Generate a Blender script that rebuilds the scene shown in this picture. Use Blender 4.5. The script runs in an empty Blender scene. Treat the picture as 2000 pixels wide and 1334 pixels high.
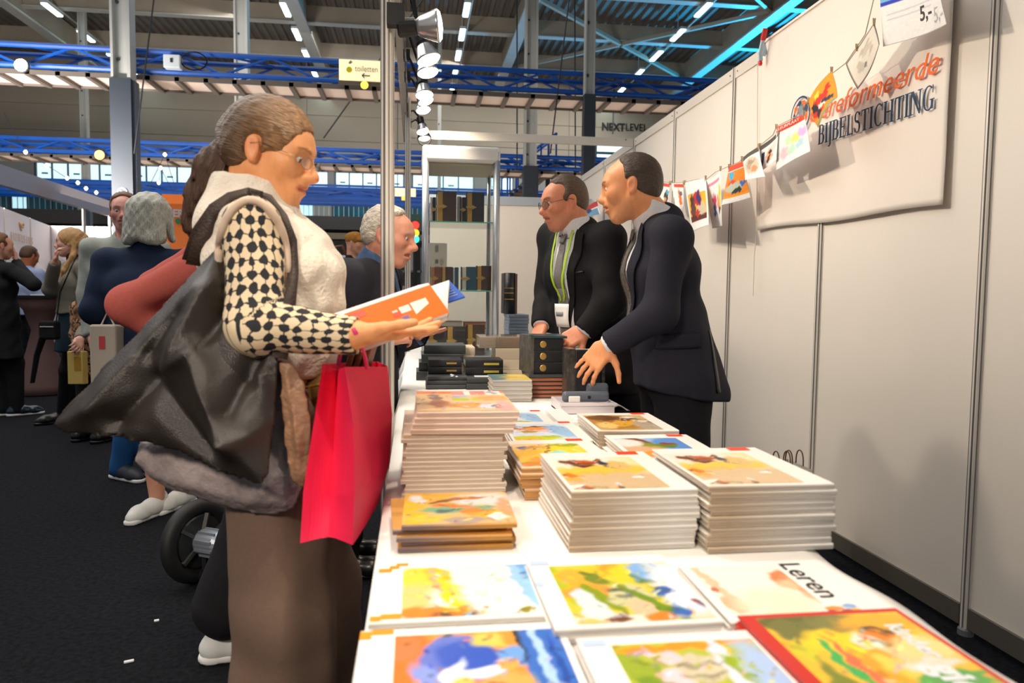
import bpy, math, random
import numpy as np
from mathutils import Vector, Matrix
random.seed(7); RNG = np.random.default_rng(7)
C = bpy.context.scene.collection
SC = bpy.context.scene
PI = math.pi
A = lambda *v: np.array(v, float)

# ---------------------------------------------------------------- camera
YAW, PITCH, ROLL, FPX = 0.133087, 0.0642193, 0.0113784, 1418.27
CAM = A(0, 0, 1.147)
_f = A(math.sin(YAW), math.cos(YAW), 0); _r = A(math.cos(YAW), -math.sin(YAW), 0); _u = A(0, 0, 1)
CF = _f*math.cos(PITCH) - _u*math.sin(PITCH); _u2 = _u*math.cos(PITCH) + _f*math.sin(PITCH)
CR = _r*math.cos(ROLL) + _u2*math.sin(ROLL); CU = _u2*math.cos(ROLL) - _r*math.sin(ROLL)
cd = bpy.data.cameras.new('camera'); cam = bpy.data.objects.new('camera', cd); C.objects.link(cam)
M = Matrix.Identity(4)
for i in range(3):
    M[i][0], M[i][1], M[i][2], M[i][3] = CR[i], CU[i], -CF[i], CAM[i]
cam.matrix_world = M
cd.sensor_width = 36; cd.lens = FPX/2000*36; cd.clip_start = .05; cd.clip_end = 300
cd.dof.use_dof = True; cd.dof.focus_distance = 3.0; cd.dof.aperture_fstop = 4.5
SC.camera = cam

def ray(x, y): return CF + CR*((x-1000)/FPX) - CU*((y-667)/FPX)
def gz(x, y, z): d = ray(x, y); return CAM + d*((z-CAM[2])/d[2])      # a point of the photo on a level plane
def gx(x, y, X): d = ray(x, y); return CAM + d*(X/d[0])
def gy(x, y, Y): d = ray(x, y); return CAM + d*(Y/d[1])
def dp(x, y, Z): return CAM + ray(x, y)*Z                              # at a depth

# ---------------------------------------------------------------- world, exposure
w = bpy.data.worlds.new('hall_air'); SC.world = w; w.use_nodes = True
bg = w.node_tree.nodes['Background']; bg.inputs[0].default_value = (.80, .86, .92, 1); bg.inputs[1].default_value = .24
vs = SC.view_settings; vs.view_transform = 'Standard'; vs.look = 'None'; vs.gamma = 1; vs.use_curve_mapping = False
vs.exposure = 0.0

def light(name, kind, loc, target, power, color, size=.1, angle=90, blend=.6, size_y=None):
    l = bpy.data.lights.new(name, kind); l.energy = power; l.color = color
    if kind == 'AREA':
        l.shape = 'RECTANGLE'; l.size = size; l.size_y = size_y or size
    elif kind == 'SPOT':
        l.shadow_soft_size = size; l.spot_size = math.radians(angle); l.spot_blend = blend
    else: l.shadow_soft_size = size
    o = bpy.data.objects.new(name, l); C.objects.link(o); o.location = loc
    d = Vector(target) - Vector(loc); o.rotation_euler = d.to_track_quat('-Z', 'Y').to_euler()
    return o
WARM = (1, .84, .66); COOL = (.55, .85, 1)
# hall daylight lamps under the roof, and an added unseen cyan spot colouring the right of the roof
light('hall_lamp_bank', 'AREA', (-8, 14, 12.5), (-8, 14, 0), 1300, (1, .97, .93), 16, size_y=20)
light('hall_lamp_bank_far', 'AREA', (2, 36, 12), (0, 40, 2), 1500, (1, .97, .92), 24, size_y=8)
light('roof_cyan_spot', 'SPOT', (22, 43, 5.5), (8, 29, 14.8), 36000, (.02, .50, 1), 1.5, 66, .8)
# unseen upward fill standing in for the glow of the lit stands below, reaching trusses and roof from underneath
light('stands_glow_fill', 'AREA', (-2, 24, 2.6), (-2, 24.01, 14), 1500, (1, .82, .66), 30, size_y=24)
# stand spotlights (their housings are built on the front beam)
for i, y in enumerate((1.0, 2.75, 3.9, 5.1)):
    light('spot_beam', 'SPOT', (.12, y, 2.36), (1.8, y-.3, 1.85), 60, WARM, .03, 98, .9)
for i, y in enumerate((.25, .9, 1.6, 2.4, 3.3, 4.3, 5.4)):
    light('spot_beam_down', 'SPOT', (.10, y, 2.36), (.16, y, 0), 38, (1, .84, .66), .03, 82, .6)
light('partition_fill_spot', 'SPOT', (.1, 5.9, 2.38), (1.0, 7.6, 1.5), 70, WARM, .03, 110, .8)  # added unseen spot brightening the white partition
# added unseen fill over the aisle, and a warm lamp behind the camera
light('aisle_fill', 'AREA', (-2.4, 3.2, 5.2), (-2.2, 3.4, 0), 100, (1, .94, .86), 3, size_y=4)
light('aisle_lamp_rear', 'SPOT', (-1.9, -2.0, 3.4), (-.55, 1.6, .85), 620, (1, .84, .68), .35, 40, .7)
# unseen area lamps brightening the left stand's walls and the left aisle
light('left_stand_lamp', 'AREA', (-8.3, 12.3, 2.75), (-8.6, 15, 1.2), 2300, (1, .93, .88), 3, size_y=1)
light('left_aisle_lamp', 'AREA', (-4.2, 5.6, 4.6), (-3.2, 5.6, 0), 70, (1, .95, .92), 3, size_y=3)
# ---------------------------------------------------------------- materials
def lin(c):
    c = np.asarray(c, float)/255.0
    return np.where(c <= .04045, c/12.92, ((c+.055)/1.055)**2.4)
def L4(c): return tuple(lin(c)) + (1,)
MATS = {}
def mat(name, c, rough=.6, metal=0, noise=0, nscale=20, bump=0, bscale=60, emit=0, spec=.5, coat=0, stretch=(1, 1, 1), sheen=0):
    """procedural material: a base colour with fine noise variation and relief"""
    if name in MATS: return MATS[name]
    m = bpy.data.materials.new(name); m.use_nodes = True; MATS[name] = m
    nt = m.node_tree; b = nt.nodes['Principled BSDF']
    b.inputs['Base Color'].default_value = L4(c); b.inputs['Roughness'].default_value = rough; b.inputs['Metallic'].default_value = metal
    b.inputs['Specular IOR Level'].default_value = spec; b.inputs['Coat Weight'].default_value = coat; b.inputs['Sheen Weight'].default_value = sheen
    if emit:
        b.inputs['Emission Color'].default_value = L4(c); b.inputs['Emission Strength'].default_value = emit
    if noise or bump:
        tc = nt.nodes.new('ShaderNodeTexCoord'); mp = nt.nodes.new('ShaderNodeMapping'); mp.inputs['Scale'].default_value = stretch
        nt.links.new(tc.outputs['Object'], mp.inputs[0])
    if noise:
        n = nt.nodes.new('ShaderNodeTexNoise'); n.inputs['Scale'].default_value = nscale; n.inputs['Detail'].default_value = 5
        nt.links.new(mp.outputs[0], n.inputs['Vector'])
        r = nt.nodes.new('ShaderNodeValToRGB'); k0, k1 = 1-noise, 1+noise; l = lin(c)
        r.color_ramp.elements[0].color = tuple(np.clip(l*k0, 0, 1))+(1,); r.color_ramp.elements[1].color = tuple(np.clip(l*k1, 0, 1))+(1,)
        r.color_ramp.elements[0].position = .3; r.color_ramp.elements[1].position = .7
        nt.links.new(n.outputs['Fac'], r.inputs[0]); nt.links.new(r.outputs[0], b.inputs['Base Color'])
    if bump:
        n2 = nt.nodes.new('ShaderNodeTexNoise'); n2.inputs['Scale'].default_value = bscale; n2.inputs['Detail'].default_value = 4
        nt.links.new(mp.outputs[0], n2.inputs['Vector'])
        bp = nt.nodes.new('ShaderNodeBump'); bp.inputs['Strength'].default_value = bump; bp.inputs['Distance'].default_value = .01
        nt.links.new(n2.outputs['Fac'], bp.inputs['Height']); nt.links.new(bp.outputs[0], b.inputs['Normal'])
    return m
def cmat(name, rough=.6, bump=0, bscale=80, spec=.5, sss=0, sheen=0, noise=0, nscale=60, attr='Col', stretch=None):
    """material whose base colour is printed/pigmented in the mesh's colour attribute"""
    if name in MATS: return MATS[name]
    m = bpy.data.materials.new(name); m.use_nodes = True; MATS[name] = m
    nt = m.node_tree; b = nt.nodes['Principled BSDF']
    v = nt.nodes.new('ShaderNodeAttribute'); v.attribute_name = attr
    out = v.outputs['Color']
    vec = None
    if stretch:
        a2 = nt.nodes.new('ShaderNodeAttribute'); a2.attribute_name = 'hl'
        mp = nt.nodes.new('ShaderNodeMapping'); mp.inputs['Scale'].default_value = stretch
        nt.links.new(a2.outputs['Vector'], mp.inputs[0]); vec = mp.outputs[0]
    if noise:
        n = nt.nodes.new('ShaderNodeTexNoise'); n.inputs['Scale'].default_value = nscale; n.inputs['Detail'].default_value = 4
        if vec: nt.links.new(vec, n.inputs['Vector'])
        mr = nt.nodes.new('ShaderNodeMapRange'); mr.inputs[1].default_value = .3; mr.inputs[2].default_value = .7
        mr.inputs[3].default_value = 1-noise; mr.inputs[4].default_value = 1+noise
        nt.links.new(n.outputs['Fac'], mr.inputs[0])
        mx = nt.nodes.new('ShaderNodeVectorMath'); mx.operation = 'SCALE'
        nt.links.new(out, mx.inputs[0]); nt.links.new(mr.outputs[0], mx.inputs['Scale']); out = mx.outputs[0]
    nt.links.new(out, b.inputs['Base Color'])
    b.inputs['Roughness'].default_value = rough; b.inputs['Specular IOR Level'].default_value = spec; b.inputs['Sheen Weight'].default_value = sheen
    if sss:
        b.inputs['Subsurface Weight'].default_value = sss; b.inputs['Subsurface Radius'].default_value = (.012, .005, .003); b.inputs['Subsurface Scale'].default_value = 1
    if bump:
        n2 = nt.nodes.new('ShaderNodeTexNoise'); n2.inputs['Scale'].default_value = bscale; n2.inputs['Detail'].default_value = 4
        if vec: nt.links.new(vec, n2.inputs['Vector'])
        bp = nt.nodes.new('ShaderNodeBump'); bp.inputs['Strength'].default_value = bump; bp.inputs['Distance'].default_value = .01
        nt.links.new(n2.outputs['Fac'], bp.inputs['Height']); nt.links.new(bp.outputs[0], b.inputs['Normal'])
    return m
def glass_mat(name, tint=(235, 250, 246), f0=.06):
    if name in MATS: return MATS[name]
    m = bpy.data.materials.new(name); m.use_nodes = True; MATS[name] = m
    nt = m.node_tree; nt.nodes.remove(nt.nodes['Principled BSDF']); o = nt.nodes['Material Output']
    t = nt.nodes.new('ShaderNodeBsdfTransparent'); t.inputs[0].default_value = L4(tint)
    g = nt.nodes.new('ShaderNodeBsdfGlossy'); g.inputs['Roughness'].default_value = .02
    lw = nt.nodes.new('ShaderNodeLayerWeight'); lw.inputs[0].default_value = .25
    mr = nt.nodes.new('ShaderNodeMapRange'); mr.inputs[3].default_value = f0; mr.inputs[4].default_value = .7
    mx = nt.nodes.new('ShaderNodeMixShader')
    nt.links.new(lw.outputs['Facing'], mr.inputs[0]); nt.links.new(mr.outputs[0], mx.inputs[0])
    nt.links.new(t.outputs[0], mx.inputs[1]); nt.links.new(g.outputs[0], mx.inputs[2]); nt.links.new(mx.outputs[0], o.inputs[0])
    return m

# ---------------------------------------------------------------- objects
ORG = {}
def tag(o, label=None, cat=None, group=None, kind=None):
    if label: o['label'] = label
    if cat: o['category'] = cat
    if group: o['group'] = group
    if kind: o['kind'] = kind
    return o
def thing(name, loc, label=None, cat=None, group=None, kind=None, rz=0):
    o = bpy.data.objects.new(name, None); C.objects.link(o); o.location = loc; o.rotation_euler = (0, 0, rz)
    o.empty_display_size = .05
    ORG[o.name] = np.array(loc, float) if not rz else np.zeros(3)
    return tag(o, label, cat, group, kind)
def link(name, me, parent=None):
    o = bpy.data.objects.new(name, me); C.objects.link(o)
    if parent is not None: o.parent = parent; ORG[o.name] = ORG[parent.name]
    else: ORG[o.name] = np.zeros(3)
    return o
def dup(root, loc, rz=None, label=None, group=None, sub=True):
    r = root.copy(); C.objects.link(r); r.location = loc
    if rz is not None: r.rotation_euler = (0, 0, rz)
    if label: r['label'] = label
    if group: r['group'] = group
    for ch in list(root.children):
        c = ch.copy(); C.objects.link(c); c.parent = r
        for g in ch.children:
            d = g.copy(); C.objects.link(d); d.parent = c
    return r
def mesh_from(name, v, f, mats, parent=None, smooth=False, fm=None, col=None, attrs=None, local=False):
    """v world-space vertices (moved into the parent's frame), f faces"""
    v = np.asarray(v, float)
    if parent is not None and not local: v = v - ORG[parent.name]
    me = bpy.data.meshes.new(name)
    if isinstance(f, np.ndarray) and f.ndim == 2:
        n = len(f); k = f.shape[1]
        me.vertices.add(len(v)); me.vertices.foreach_set('co', v.astype(np.float32).ravel())
        me.loops.add(n*k); me.loops.foreach_set('vertex_index', f.astype(np.int32).ravel())
        me.polygons.add(n); me.polygons.foreach_set('loop_start', (np.arange(n)*k).astype(np.int32))
        me.update(calc_edges=True); me.validate()
    else:
        me.from_pydata([tuple(p) for p in v], [], f); me.update()
    for m in (mats if isinstance(mats, (list, tuple)) else [mats]): me.materials.append(m)
    if fm is not None: me.polygons.foreach_set('material_index', np.asarray(fm, np.int32))
    if smooth: me.polygons.foreach_set('use_smooth', np.ones(len(me.polygons), bool))
    if col is not None:
        a = me.color_attributes.new('Col', 'FLOAT_COLOR', 'POINT')
        c4 = np.ones((len(v), 4), np.float32); c4[:, :3] = col; a.data.foreach_set('color', c4.ravel())
    for k, val in (attrs or {}).items():
        if val.shape[1] == 3:
            a = me.attributes.new(k, 'FLOAT_VECTOR', 'POINT'); a.data.foreach_set('vector', val.astype(np.float32).ravel())
    return link(name, me, parent)
def unit(v): v = np.asarray(v, float); return v/max(np.linalg.norm(v), 1e-9)
def frame(d):
    d = unit(d); a = A(0, 0, 1) if abs(d[2]) < .9 else A(1, 0, 0)
    x = unit(np.cross(a, d)); return x, np.cross(d, x), d
class MB:
    def __init__(s): s.v = []; s.f = []; s.m = []
    def add(s, v, f, m=0):
        k = len(s.v); s.v += [tuple(p) for p in v]; s.f += [tuple(i+k for i in q) for q in f]; s.m += [m]*len(f); return s
    def box(s, a, b, m=0):
        (x0, y0, z0), (x1, y1, z1) = a, b
        return s.add([(x0,y0,z0),(x1,y0,z0),(x1,y1,z0),(x0,y1,z0),(x0,y0,z1),(x1,y0,z1),(x1,y1,z1),(x0,y1,z1)],
                     [(0,3,2,1),(4,5,6,7),(0,1,5,4),(1,2,6,5),(2,3,7,6),(3,0,4,7)], m)
    def obox(s, c, ax, h, m=0):
        c = np.asarray(c, float); ax = [np.asarray(a, float)*k for a, k in zip(ax, h)]
        v = [c+ax[0]*i+ax[1]*j+ax[2]*k for k in (-1, 1) for i, j in ((-1,-1),(1,-1),(1,1),(-1,1))]
        return s.add(v, [(0,3,2,1),(4,5,6,7),(0,1,5,4),(1,2,6,5),(2,3,7,6),(3,0,4,7)], m)
    def bar(s, p, q, w, h=None, m=0):
        p, q = np.asarray(p, float), np.asarray(q, float); x, y, d = frame(q-p)
        return s.obox((p+q)/2, (x, y, d), (w/2, (h or w)/2, np.linalg.norm(q-p)/2), m)
    def cyl(s, p, q, r, n=10, r2=None, m=0, cap=True):
        return s.tube([p, q], [r, r if r2 is None else r2], n, m, cap)
    def tube(s, pts, r, n=8, m=0, cap=True, flat=1.0, up=None):
        pts = [np.asarray(p, float) for p in pts]; N = len(pts); r = [r]*N if np.isscalar(r) else r
        v = []; px = None
        for i, p in enumerate(pts):
            d = pts[min(i+1, N-1)]-pts[max(i-1, 0)]
            if up is not None: d = unit(d); x = unit(np.cross(up, d)); y = np.cross(d, x)
            elif px is None: x, y, _ = frame(d)
            else:
                d = unit(d); x = unit(px - d*np.dot(px, d)); y = np.cross(d, x)
            px = x
            for k in range(n):
                a = 2*PI*k/n; v.append(p+x*math.cos(a)*r[i]+y*math.sin(a)*r[i]*flat)
        f = [(i*n+k, i*n+(k+1)%n, (i+1)*n+(k+1)%n, (i+1)*n+k) for i in range(N-1) for k in range(n)]
        if cap: f += [tuple(range(n))[::-1], tuple((N-1)*n+k for k in range(n))]
        return s.add(v, f, m)
    def lathe(s, c, prof, n=16, m=0, axis=(0, 0, 1)):
        c = np.asarray(c, float); x, y, d = frame(axis); v = []
        for r, h in prof:
            for k in range(n): a = 2*PI*k/n; v.append(c+x*r*math.cos(a)+y*r*math.sin(a)+d*h)
        N = len(prof)
        f = [(i*n+k, i*n+(k+1)%n, (i+1)*n+(k+1)%n, (i+1)*n+k) for i in range(N-1) for k in range(n)]
        f += [tuple(range(n))[::-1], tuple((N-1)*n+k for k in range(n))]
        return s.add(v, f, m)
    def prism(s, poly, d, m=0):
        """planar polygon (3-D points) pushed along d"""
        n = len(poly); v = [np.asarray(p, float) for p in poly]; v = v+[p+np.asarray(d, float) for p in v]
        return s.add(v, [tuple(range(n))[::-1], tuple(range(n, 2*n))]+[(i, (i+1) % n, n+(i+1) % n, n+i) for i in range(n)], m)
    def build(s, name, mats, parent=None, smooth=False, local=False):
        o = mesh_from(name, s.v, s.f, mats, parent, smooth, s.m if isinstance(mats, (list, tuple)) and len(mats) > 1 else None, local=local)
        if smooth == 'auto':
            o.data.polygons.foreach_set('use_smooth', np.zeros(len(o.data.polygons), bool))
        return o
def rounded(o, w=.004, seg=2):
    m = o.modifiers.new('bevel', 'BEVEL'); m.width = w; m.segments = seg; m.limit_method = 'ANGLE'; return o

# ---------------------------------------------------------------- printed pictures (colour attribute on a fine sheet)
def paint(strokes, u, v, base, warp=.02, grain=.03, seed=0):
    """u,v in 0..1; strokes: (cx,cy,rx,ry,rot_deg,(r,g,b),soft) ellipses or ('q',u0,u1,v0,v1,(r,g,b)) boxes"""
    rg = np.random.default_rng(seed); col = np.tile(lin(base), (len(u), 1))
    ph = rg.uniform(0, 6.28, 12)
    wu = u+warp*(np.sin(v*17+ph[0])*np.sin(u*13+ph[1])+.6*np.sin(v*41+ph[2]+u*23))
    wv = v+warp*(np.sin(u*19+ph[3])*np.sin(v*11+ph[4])+.6*np.sin(u*37+ph[5]-v*29))
    for s in strokes:
        if s[0] == 'q':
            a = ((u >= s[1]) & (u <= s[2]) & (v >= s[3]) & (v <= s[4])).astype(float)[:, None]; c = lin(s[5])
        else:
            cx, cy, rx, ry, rot, c, soft = s; t = math.radians(rot); dx, dy = wu-cx, wv-cy
            e = np.sqrt(((dx*math.cos(t)+dy*math.sin(t))/rx)**2+((-dx*math.sin(t)+dy*math.cos(t))/ry)**2)
            a = np.clip((1-e)/max(soft, .02)+.5, 0, 1)[:, None]; c = lin(c)
        col = col*(1-a)+c*a
    E_ = [s for s in strokes if s[0] != 'q' and s[5] is not None]
    for k in range(90 if len(E_) > 8 else 0):                    # loose brush dabs between the big shapes
        s = E_[rg.integers(len(E_))]; t = E_[rg.integers(len(E_))] if rg.random() < .3 else s
        cx, cy = s[0]+rg.normal()*s[2]*.75, s[1]+rg.normal()*s[3]*.75; c = lin(np.clip(np.array(t[5])*rg.uniform(.62, 1.22)+rg.normal(0, 8, 3), 0, 255))
        rx, ry = rg.uniform(.012, .06), rg.uniform(.006, .022); a_ = rg.uniform(0, PI); dx, dy = wu-cx, wv-cy
        e = np.sqrt(((dx*math.cos(a_)+dy*math.sin(a_))/rx)**2+((-dx*math.sin(a_)+dy*math.cos(a_))/ry)**2)
        a = (np.clip((1-e)/.5+.5, 0, 1)*rg.uniform(.45, .9))[:, None]; m_ = (u > .01) & (u < .99); col = col*(1-a*m_[:, None])+c*a*m_[:, None]
    return np.clip(col*(1+grain*rg.standard_normal((len(u), 1))), 0, 1)
def sheet(name, fn, nu, nv, strokes, base, m, parent=None, seed=0, warp=.02, grain=.03, local=False, smooth=True):
    """fn(u,v)->xyz arrays: a printed sheet"""
    uu, vv = np.meshgrid(np.linspace(0, 1, nu+1), np.linspace(0, 1, nv+1)); u, v = uu.ravel(), vv.ravel()
    P = fn(u, v); i = np.arange(nu)[None, :]+np.arange(nv)[:, None]*(nu+1); i = i.ravel()
    f = np.stack([i, i+1, i+nu+2, i+nu+1], 1)
    return mesh_from(name, P, f, m, parent, smooth, col=paint(strokes, u, v, base, warp, grain, seed), local=local)
def text_mesh(name, s, size, m, origin, xa, ya, parent=None, depth=.0005, shear=0, align='LEFT', bold=0, width=None, local=False):
    """lettering laid on a surface: built glyphs, turned into a mesh"""
    cu = bpy.data.curves.new('t', 'FONT'); cu.body = s; cu.size = size; cu.shear = shear; cu.align_x = align; cu.offset = bold
    cu.extrude = depth; cu.resolution_u = 3
    t = bpy.data.objects.new('t', cu); C.objects.link(t)
    dg = bpy.context.evaluated_depsgraph_get(); me0 = t.evaluated_get(dg).to_mesh()
    n = len(me0.vertices); co = np.zeros(n*3, np.float32); me0.vertices.foreach_get('co', co); co = co.reshape(-1, 3).astype(float)
    f = [tuple(p.vertices) for p in me0.polygons]
    t.evaluated_get(dg).to_mesh_clear(); bpy.data.objects.remove(t)
    if width: co[:, 0] *= width/max(co[:, 0].max()-co[:, 0].min(), 1e-6)
    xa, ya = unit(xa), unit(ya); za = np.cross(xa, ya)
    P = np.asarray(origin, float)+co[:, :1]*xa+co[:, 1:2]*ya+co[:, 2:]*za
    return mesh_from(name, P, f, m, parent, local=local)
NTH = ['first', 'second', 'third', 'fourth', 'fifth', 'sixth', 'seventh', 'eighth', 'ninth', 'tenth', 'eleventh', 'twelfth', 'thirteenth',
       'fourteenth', 'fifteenth', 'sixteenth', 'seventeenth', 'eighteenth', 'nineteenth', 'twentieth', 'twenty-first', 'twenty-second', 'twenty-third', 'twenty-fourth', 'twenty-fifth', 'twenty-sixth', 'twenty-seventh', 'twenty-eighth']
# ================================================================ THE HALL
M_carpet = mat('black_carpet', (26, 27, 33), .97, noise=.55, nscale=55, bump=.9, bscale=260, spec=.15)
MB().add([(-40, -6, 0), (40, -6, 0), (40, 62, 0), (-40, 62, 0)], [(0, 1, 2, 3)]).build('floor', M_carpet)['kind'] = 'structure'

# corrugated roof deck: one folded sheet, ribs run along Y
M_deck = mat('roof_deck', (104, 98, 90), .55, noise=.1, nscale=.5)
RZ = 14.2
v, f = [], []
xs = np.arange(-42, 40, .42)
prof = []
for x in xs: prof += [(x, 0), (x+.16, 0), (x+.2, .1), (x+.38, .1)]
for x, h in prof: v += [(x, 9, RZ+h), (x, 62, RZ+h)]
for i in range(len(prof)-1): f.append((2*i, 2*i+1, 2*i+3, 2*i+2))
mesh_from('ceiling', v, f, M_deck)['kind'] = 'structure'
M_beam = mat('beige_steel', (168, 158, 142), .5, noise=.08, nscale=1)
M_beam_l = mat('pale_steel', (178, 178, 172), .45, noise=.06, nscale=2)
# purlins across the roof
for k, y in enumerate(np.arange(20, 50, 5.0)):
    root = thing('roof_purlin', (0, y, RZ), 'beige steel beam across the hall roof, number %s from the front' % NTH[k], 'beam', 'beams across the hall roof', 'structure')
    MB().box((-40, y-.06, RZ-.75), (38, y+.06, RZ)).build('web', M_beam, root)
    MB().box((-40, y-.2, RZ-.8), (38, y+.2, RZ-.75)).build('flange', M_beam_l, root)
# main girders along the hall
for k, x in enumerate((-17, -5.0, 4.7, 15.0)):
    root = thing('roof_girder', (x, 30, RZ), None, None, None, 'structure')
    MB().box((x-.25, 9, RZ-1.25), (x+.25, 50, RZ-1.15)).build('flange', M_beam_l, root)
    MB().box((x-.08, 9, RZ-1.15), (x+.08, 50, RZ)).build('web', M_beam, root)
# wind bracing (crosses between the girders)
for k, (p, q) in enumerate([((4.7, 20), (15, 30)), ((15, 20), (4.7, 30)), ((4.7, 30), (15, 40)), ((15, 30), (4.7, 40))]):
    MB().bar((p[0], p[1], RZ-.9), (q[0], q[1], RZ-.9), .16, .16).build('trim_%d' % (k+1), M_beam)['kind'] = 'structure'
# slit lamps of the roof in rows along the hall
M_led = mat('lamp_tube', (205, 246, 255), .4, emit=9)
M_ledbody = mat('lamp_body', (205, 215, 218), .5)
nl = 0
ROWS = [((75, 0), 'left'), ((548, 0), 'second from left'), ((915, 0), 'middle'), ((1395, 0), 'right')]
lampz = RZ-1.0
for (px, py), nm in ROWS:
    X = gz(px, py, lampz)[0]
    y0 = gz(px, py, lampz)[1]
    for k in range(8):
        y = y0+.4+k*(3.0 if nm != 'left' else 3.3)
        if y > 46: break
        root = thing('roof_lamp', (X, y, lampz), 'glowing white tube lamp of the %s roof row, %s from the near end' % (nm, NTH[k]), 'lamp', 'tube lamps under the hall roof')
        MB().box((X-.14, y, lampz+.05), (X+.14, y+1.5, lampz+.16)).build('housing', M_ledbody, root)
        MB().box((X-.11, y+.03, lampz), (X+.11, y+1.47, lampz+.05)).build('diffuser', M_led, root)
        MB().bar((X, y+.75, lampz+.16), (X, y+.75, RZ+.02), .03).build('hanger', M_ledbody, root)
    tag(MB().bar((X+.2, y0-2, lampz+.14), (X+.2, 47, lampz+.14), .05).build('lamp_rail', M_beam_l), 'thin pale rail carrying the %s row of roof lamps' % nm, 'rail')

# far wall with upper window band and a lower gallery
YW = 46.0
M_wall = mat('hall_cladding', (176, 164, 146), .7, noise=.03, nscale=.4)
M_wall2 = mat('hall_cladding_low', (164, 156, 142), .7, noise=.03, nscale=.4)
def zat(px, py, Y): return gy(px, py, Y)[2]
ZW1, ZW0 = zat(300, 325, YW), zat(300, 368, YW)       # window band
ZG1, ZG0 = zat(650, 376, YW), zat(650, 432, YW)       # gallery opening
root = thing('wall_back', (0, YW, 0), kind='structure')
z = ZW1+.4; k = 0
while z < RZ+.8:
    MB().box((-40, YW, z), (38, YW+.2, min(z+1.45, RZ+.8))).build('panel', M_wall, root); z += 1.5
MB().box((-40, YW+.05, z-1.52), (38, YW+.15, z)).build('panel', M_wall, root)
MB().box((-40, YW+.06, ZW1+.36), (38, YW+.15, RZ+.8)).build('backing', M_wall2, root)
MB().box((-40, YW, ZG1), (38, YW+.2, ZW0)).build('spandrel', M_wall2, root)
MB().box((-40, YW, 0), (38, YW+.2, ZG0-.5)).build('panel', mat('dark_lower_wall', (74, 72, 70), .8, noise=.3, nscale=.6), root)
# gallery slab
M_slab = mat('gallery_slab', (62, 60, 60), .7)
MB().box((-40, YW-3, ZG0-.75), (38, YW+.3, ZG0)).build('trim_20', M_slab)['kind'] = 'structure'
MB().box((-40, YW-3.02, ZG0-1.3), (38, YW-2.9, ZG0-.95)).build('trim_21', mat('gallery_edge', (120, 104, 84), .6))['kind'] = 'structure'
# upper windows: frame + panes, broken by grey piers
M_daylight = mat('daylight_pane', (205, 238, 250), .2, emit=1.15)
M_winframe = mat('window_frame', (46, 60, 70), .5)
M_pier = mat('grey_pier', (150, 152, 150), .7)
groups = [(70, 405), (520, 640), (655, 788), (806, 925), (952, 1002), (1085, 1130)]
for k, (p0, p1) in enumerate(groups):
    x0, x1 = gy(p0, 345, YW)[0], gy(p1, 345, YW)[0]
    root = thing('window_%d' % (k+1), (x0, YW, ZW0), kind='structure')
    n = max(1, round((x1-x0)/.9)); wv = (x1-x0)/n
    for i in range(n):
        MB().box((x0+i*wv+.04, YW+.1, ZW0), (x0+(i+1)*wv-.04, YW+.12, ZW1)).build('pane', M_daylight, root)
        MB().box((x0+i*wv-.025, YW-.02, ZW0), (x0+i*wv+.025, YW+.14, ZW1)).build('mullion', M_winframe, root)
        if i % 2 == 0: MB().box((x0+(i+.32)*wv, YW+.08, (ZW0+ZW1)/2+.02), (x0+(i+.72)*wv, YW+.1, (ZW0+ZW1)/2+.12)).build('vent', mat('teal_vent', (120, 172, 190), .5), root)
    MB().box((x0-.06, YW-.05, ZW1), (x1+.06, YW+.16, ZW1+.16)).build('head', M_winframe, root)
prev = -40
for k, (p0, p1) in enumerate(groups+[(2400, 2400)]):
    x0, x1 = gy(p0, 345, YW)[0], gy(p1, 345, YW)[0]
    MB().box((prev+.05, YW-.04, ZW0-.3), (min(x0, 38)-.08, YW+.2, ZW1+.4)).build('trim_%d' % (30+k), M_pier)['kind'] = 'structure'; prev = x1
# gallery behind the rail: dark teal glazing with lit bays
M_teal = mat('teal_glass', (34, 92, 112), .12, noise=.35, nscale=.8)
M_litbay = mat('lit_bay', (190, 232, 245), .3, emit=.9)
M_bluebay = mat('blue_bay', (70, 90, 220), .3, emit=.8)
x = -36.0; k = 0; rg = random.Random(4)
root = thing('window_20', (0, YW+.3, ZG0), kind='structure')
while x < 36:
    wv = rg.choice([.9, 1.3, 1.7]); r = rg.random(); k += 1
    MB().box((x, YW+.25, ZG0), (x+wv-.1, YW+.3, ZG1+.1)).build('pane', M_litbay if r < .26 else (M_teal if r < .97 else M_bluebay), root)
    MB().box((x+wv-.1, YW+.2, ZG0), (x+wv, YW+.32, ZG1+.1)).build('mullion', M_winframe, root)
    x += wv
for k, px in enumerate((613, 160, 945)):
    x0 = gy(px, 400, YW)[0]
    MB().box((x0, YW-.6, ZG0), (x0+1.1, YW+.2, ZG1+.2)).build('trim_%d' % (40+k), M_pier)['kind'] = 'structure'
# gallery rail
M_rail = mat('rail_steel', (150, 178, 186), .4, metal=.4)
root = thing('gallery_railing', (0, YW-2.9, ZG0), 'pale steel railing along the far upper gallery', 'railing')
MB().box((-36, YW-2.95, ZG0+1.0), (36, YW-2.88, ZG0+1.08)).build('handrail', M_rail, root)
bars = MB()
for x in np.arange(-36, 36, .28): bars.bar((x, YW-2.91, ZG0), (x, YW-2.91, ZG0+1.02), .03)
bars.build('baluster', M_rail, root)['kind'] = 'stuff'
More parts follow.
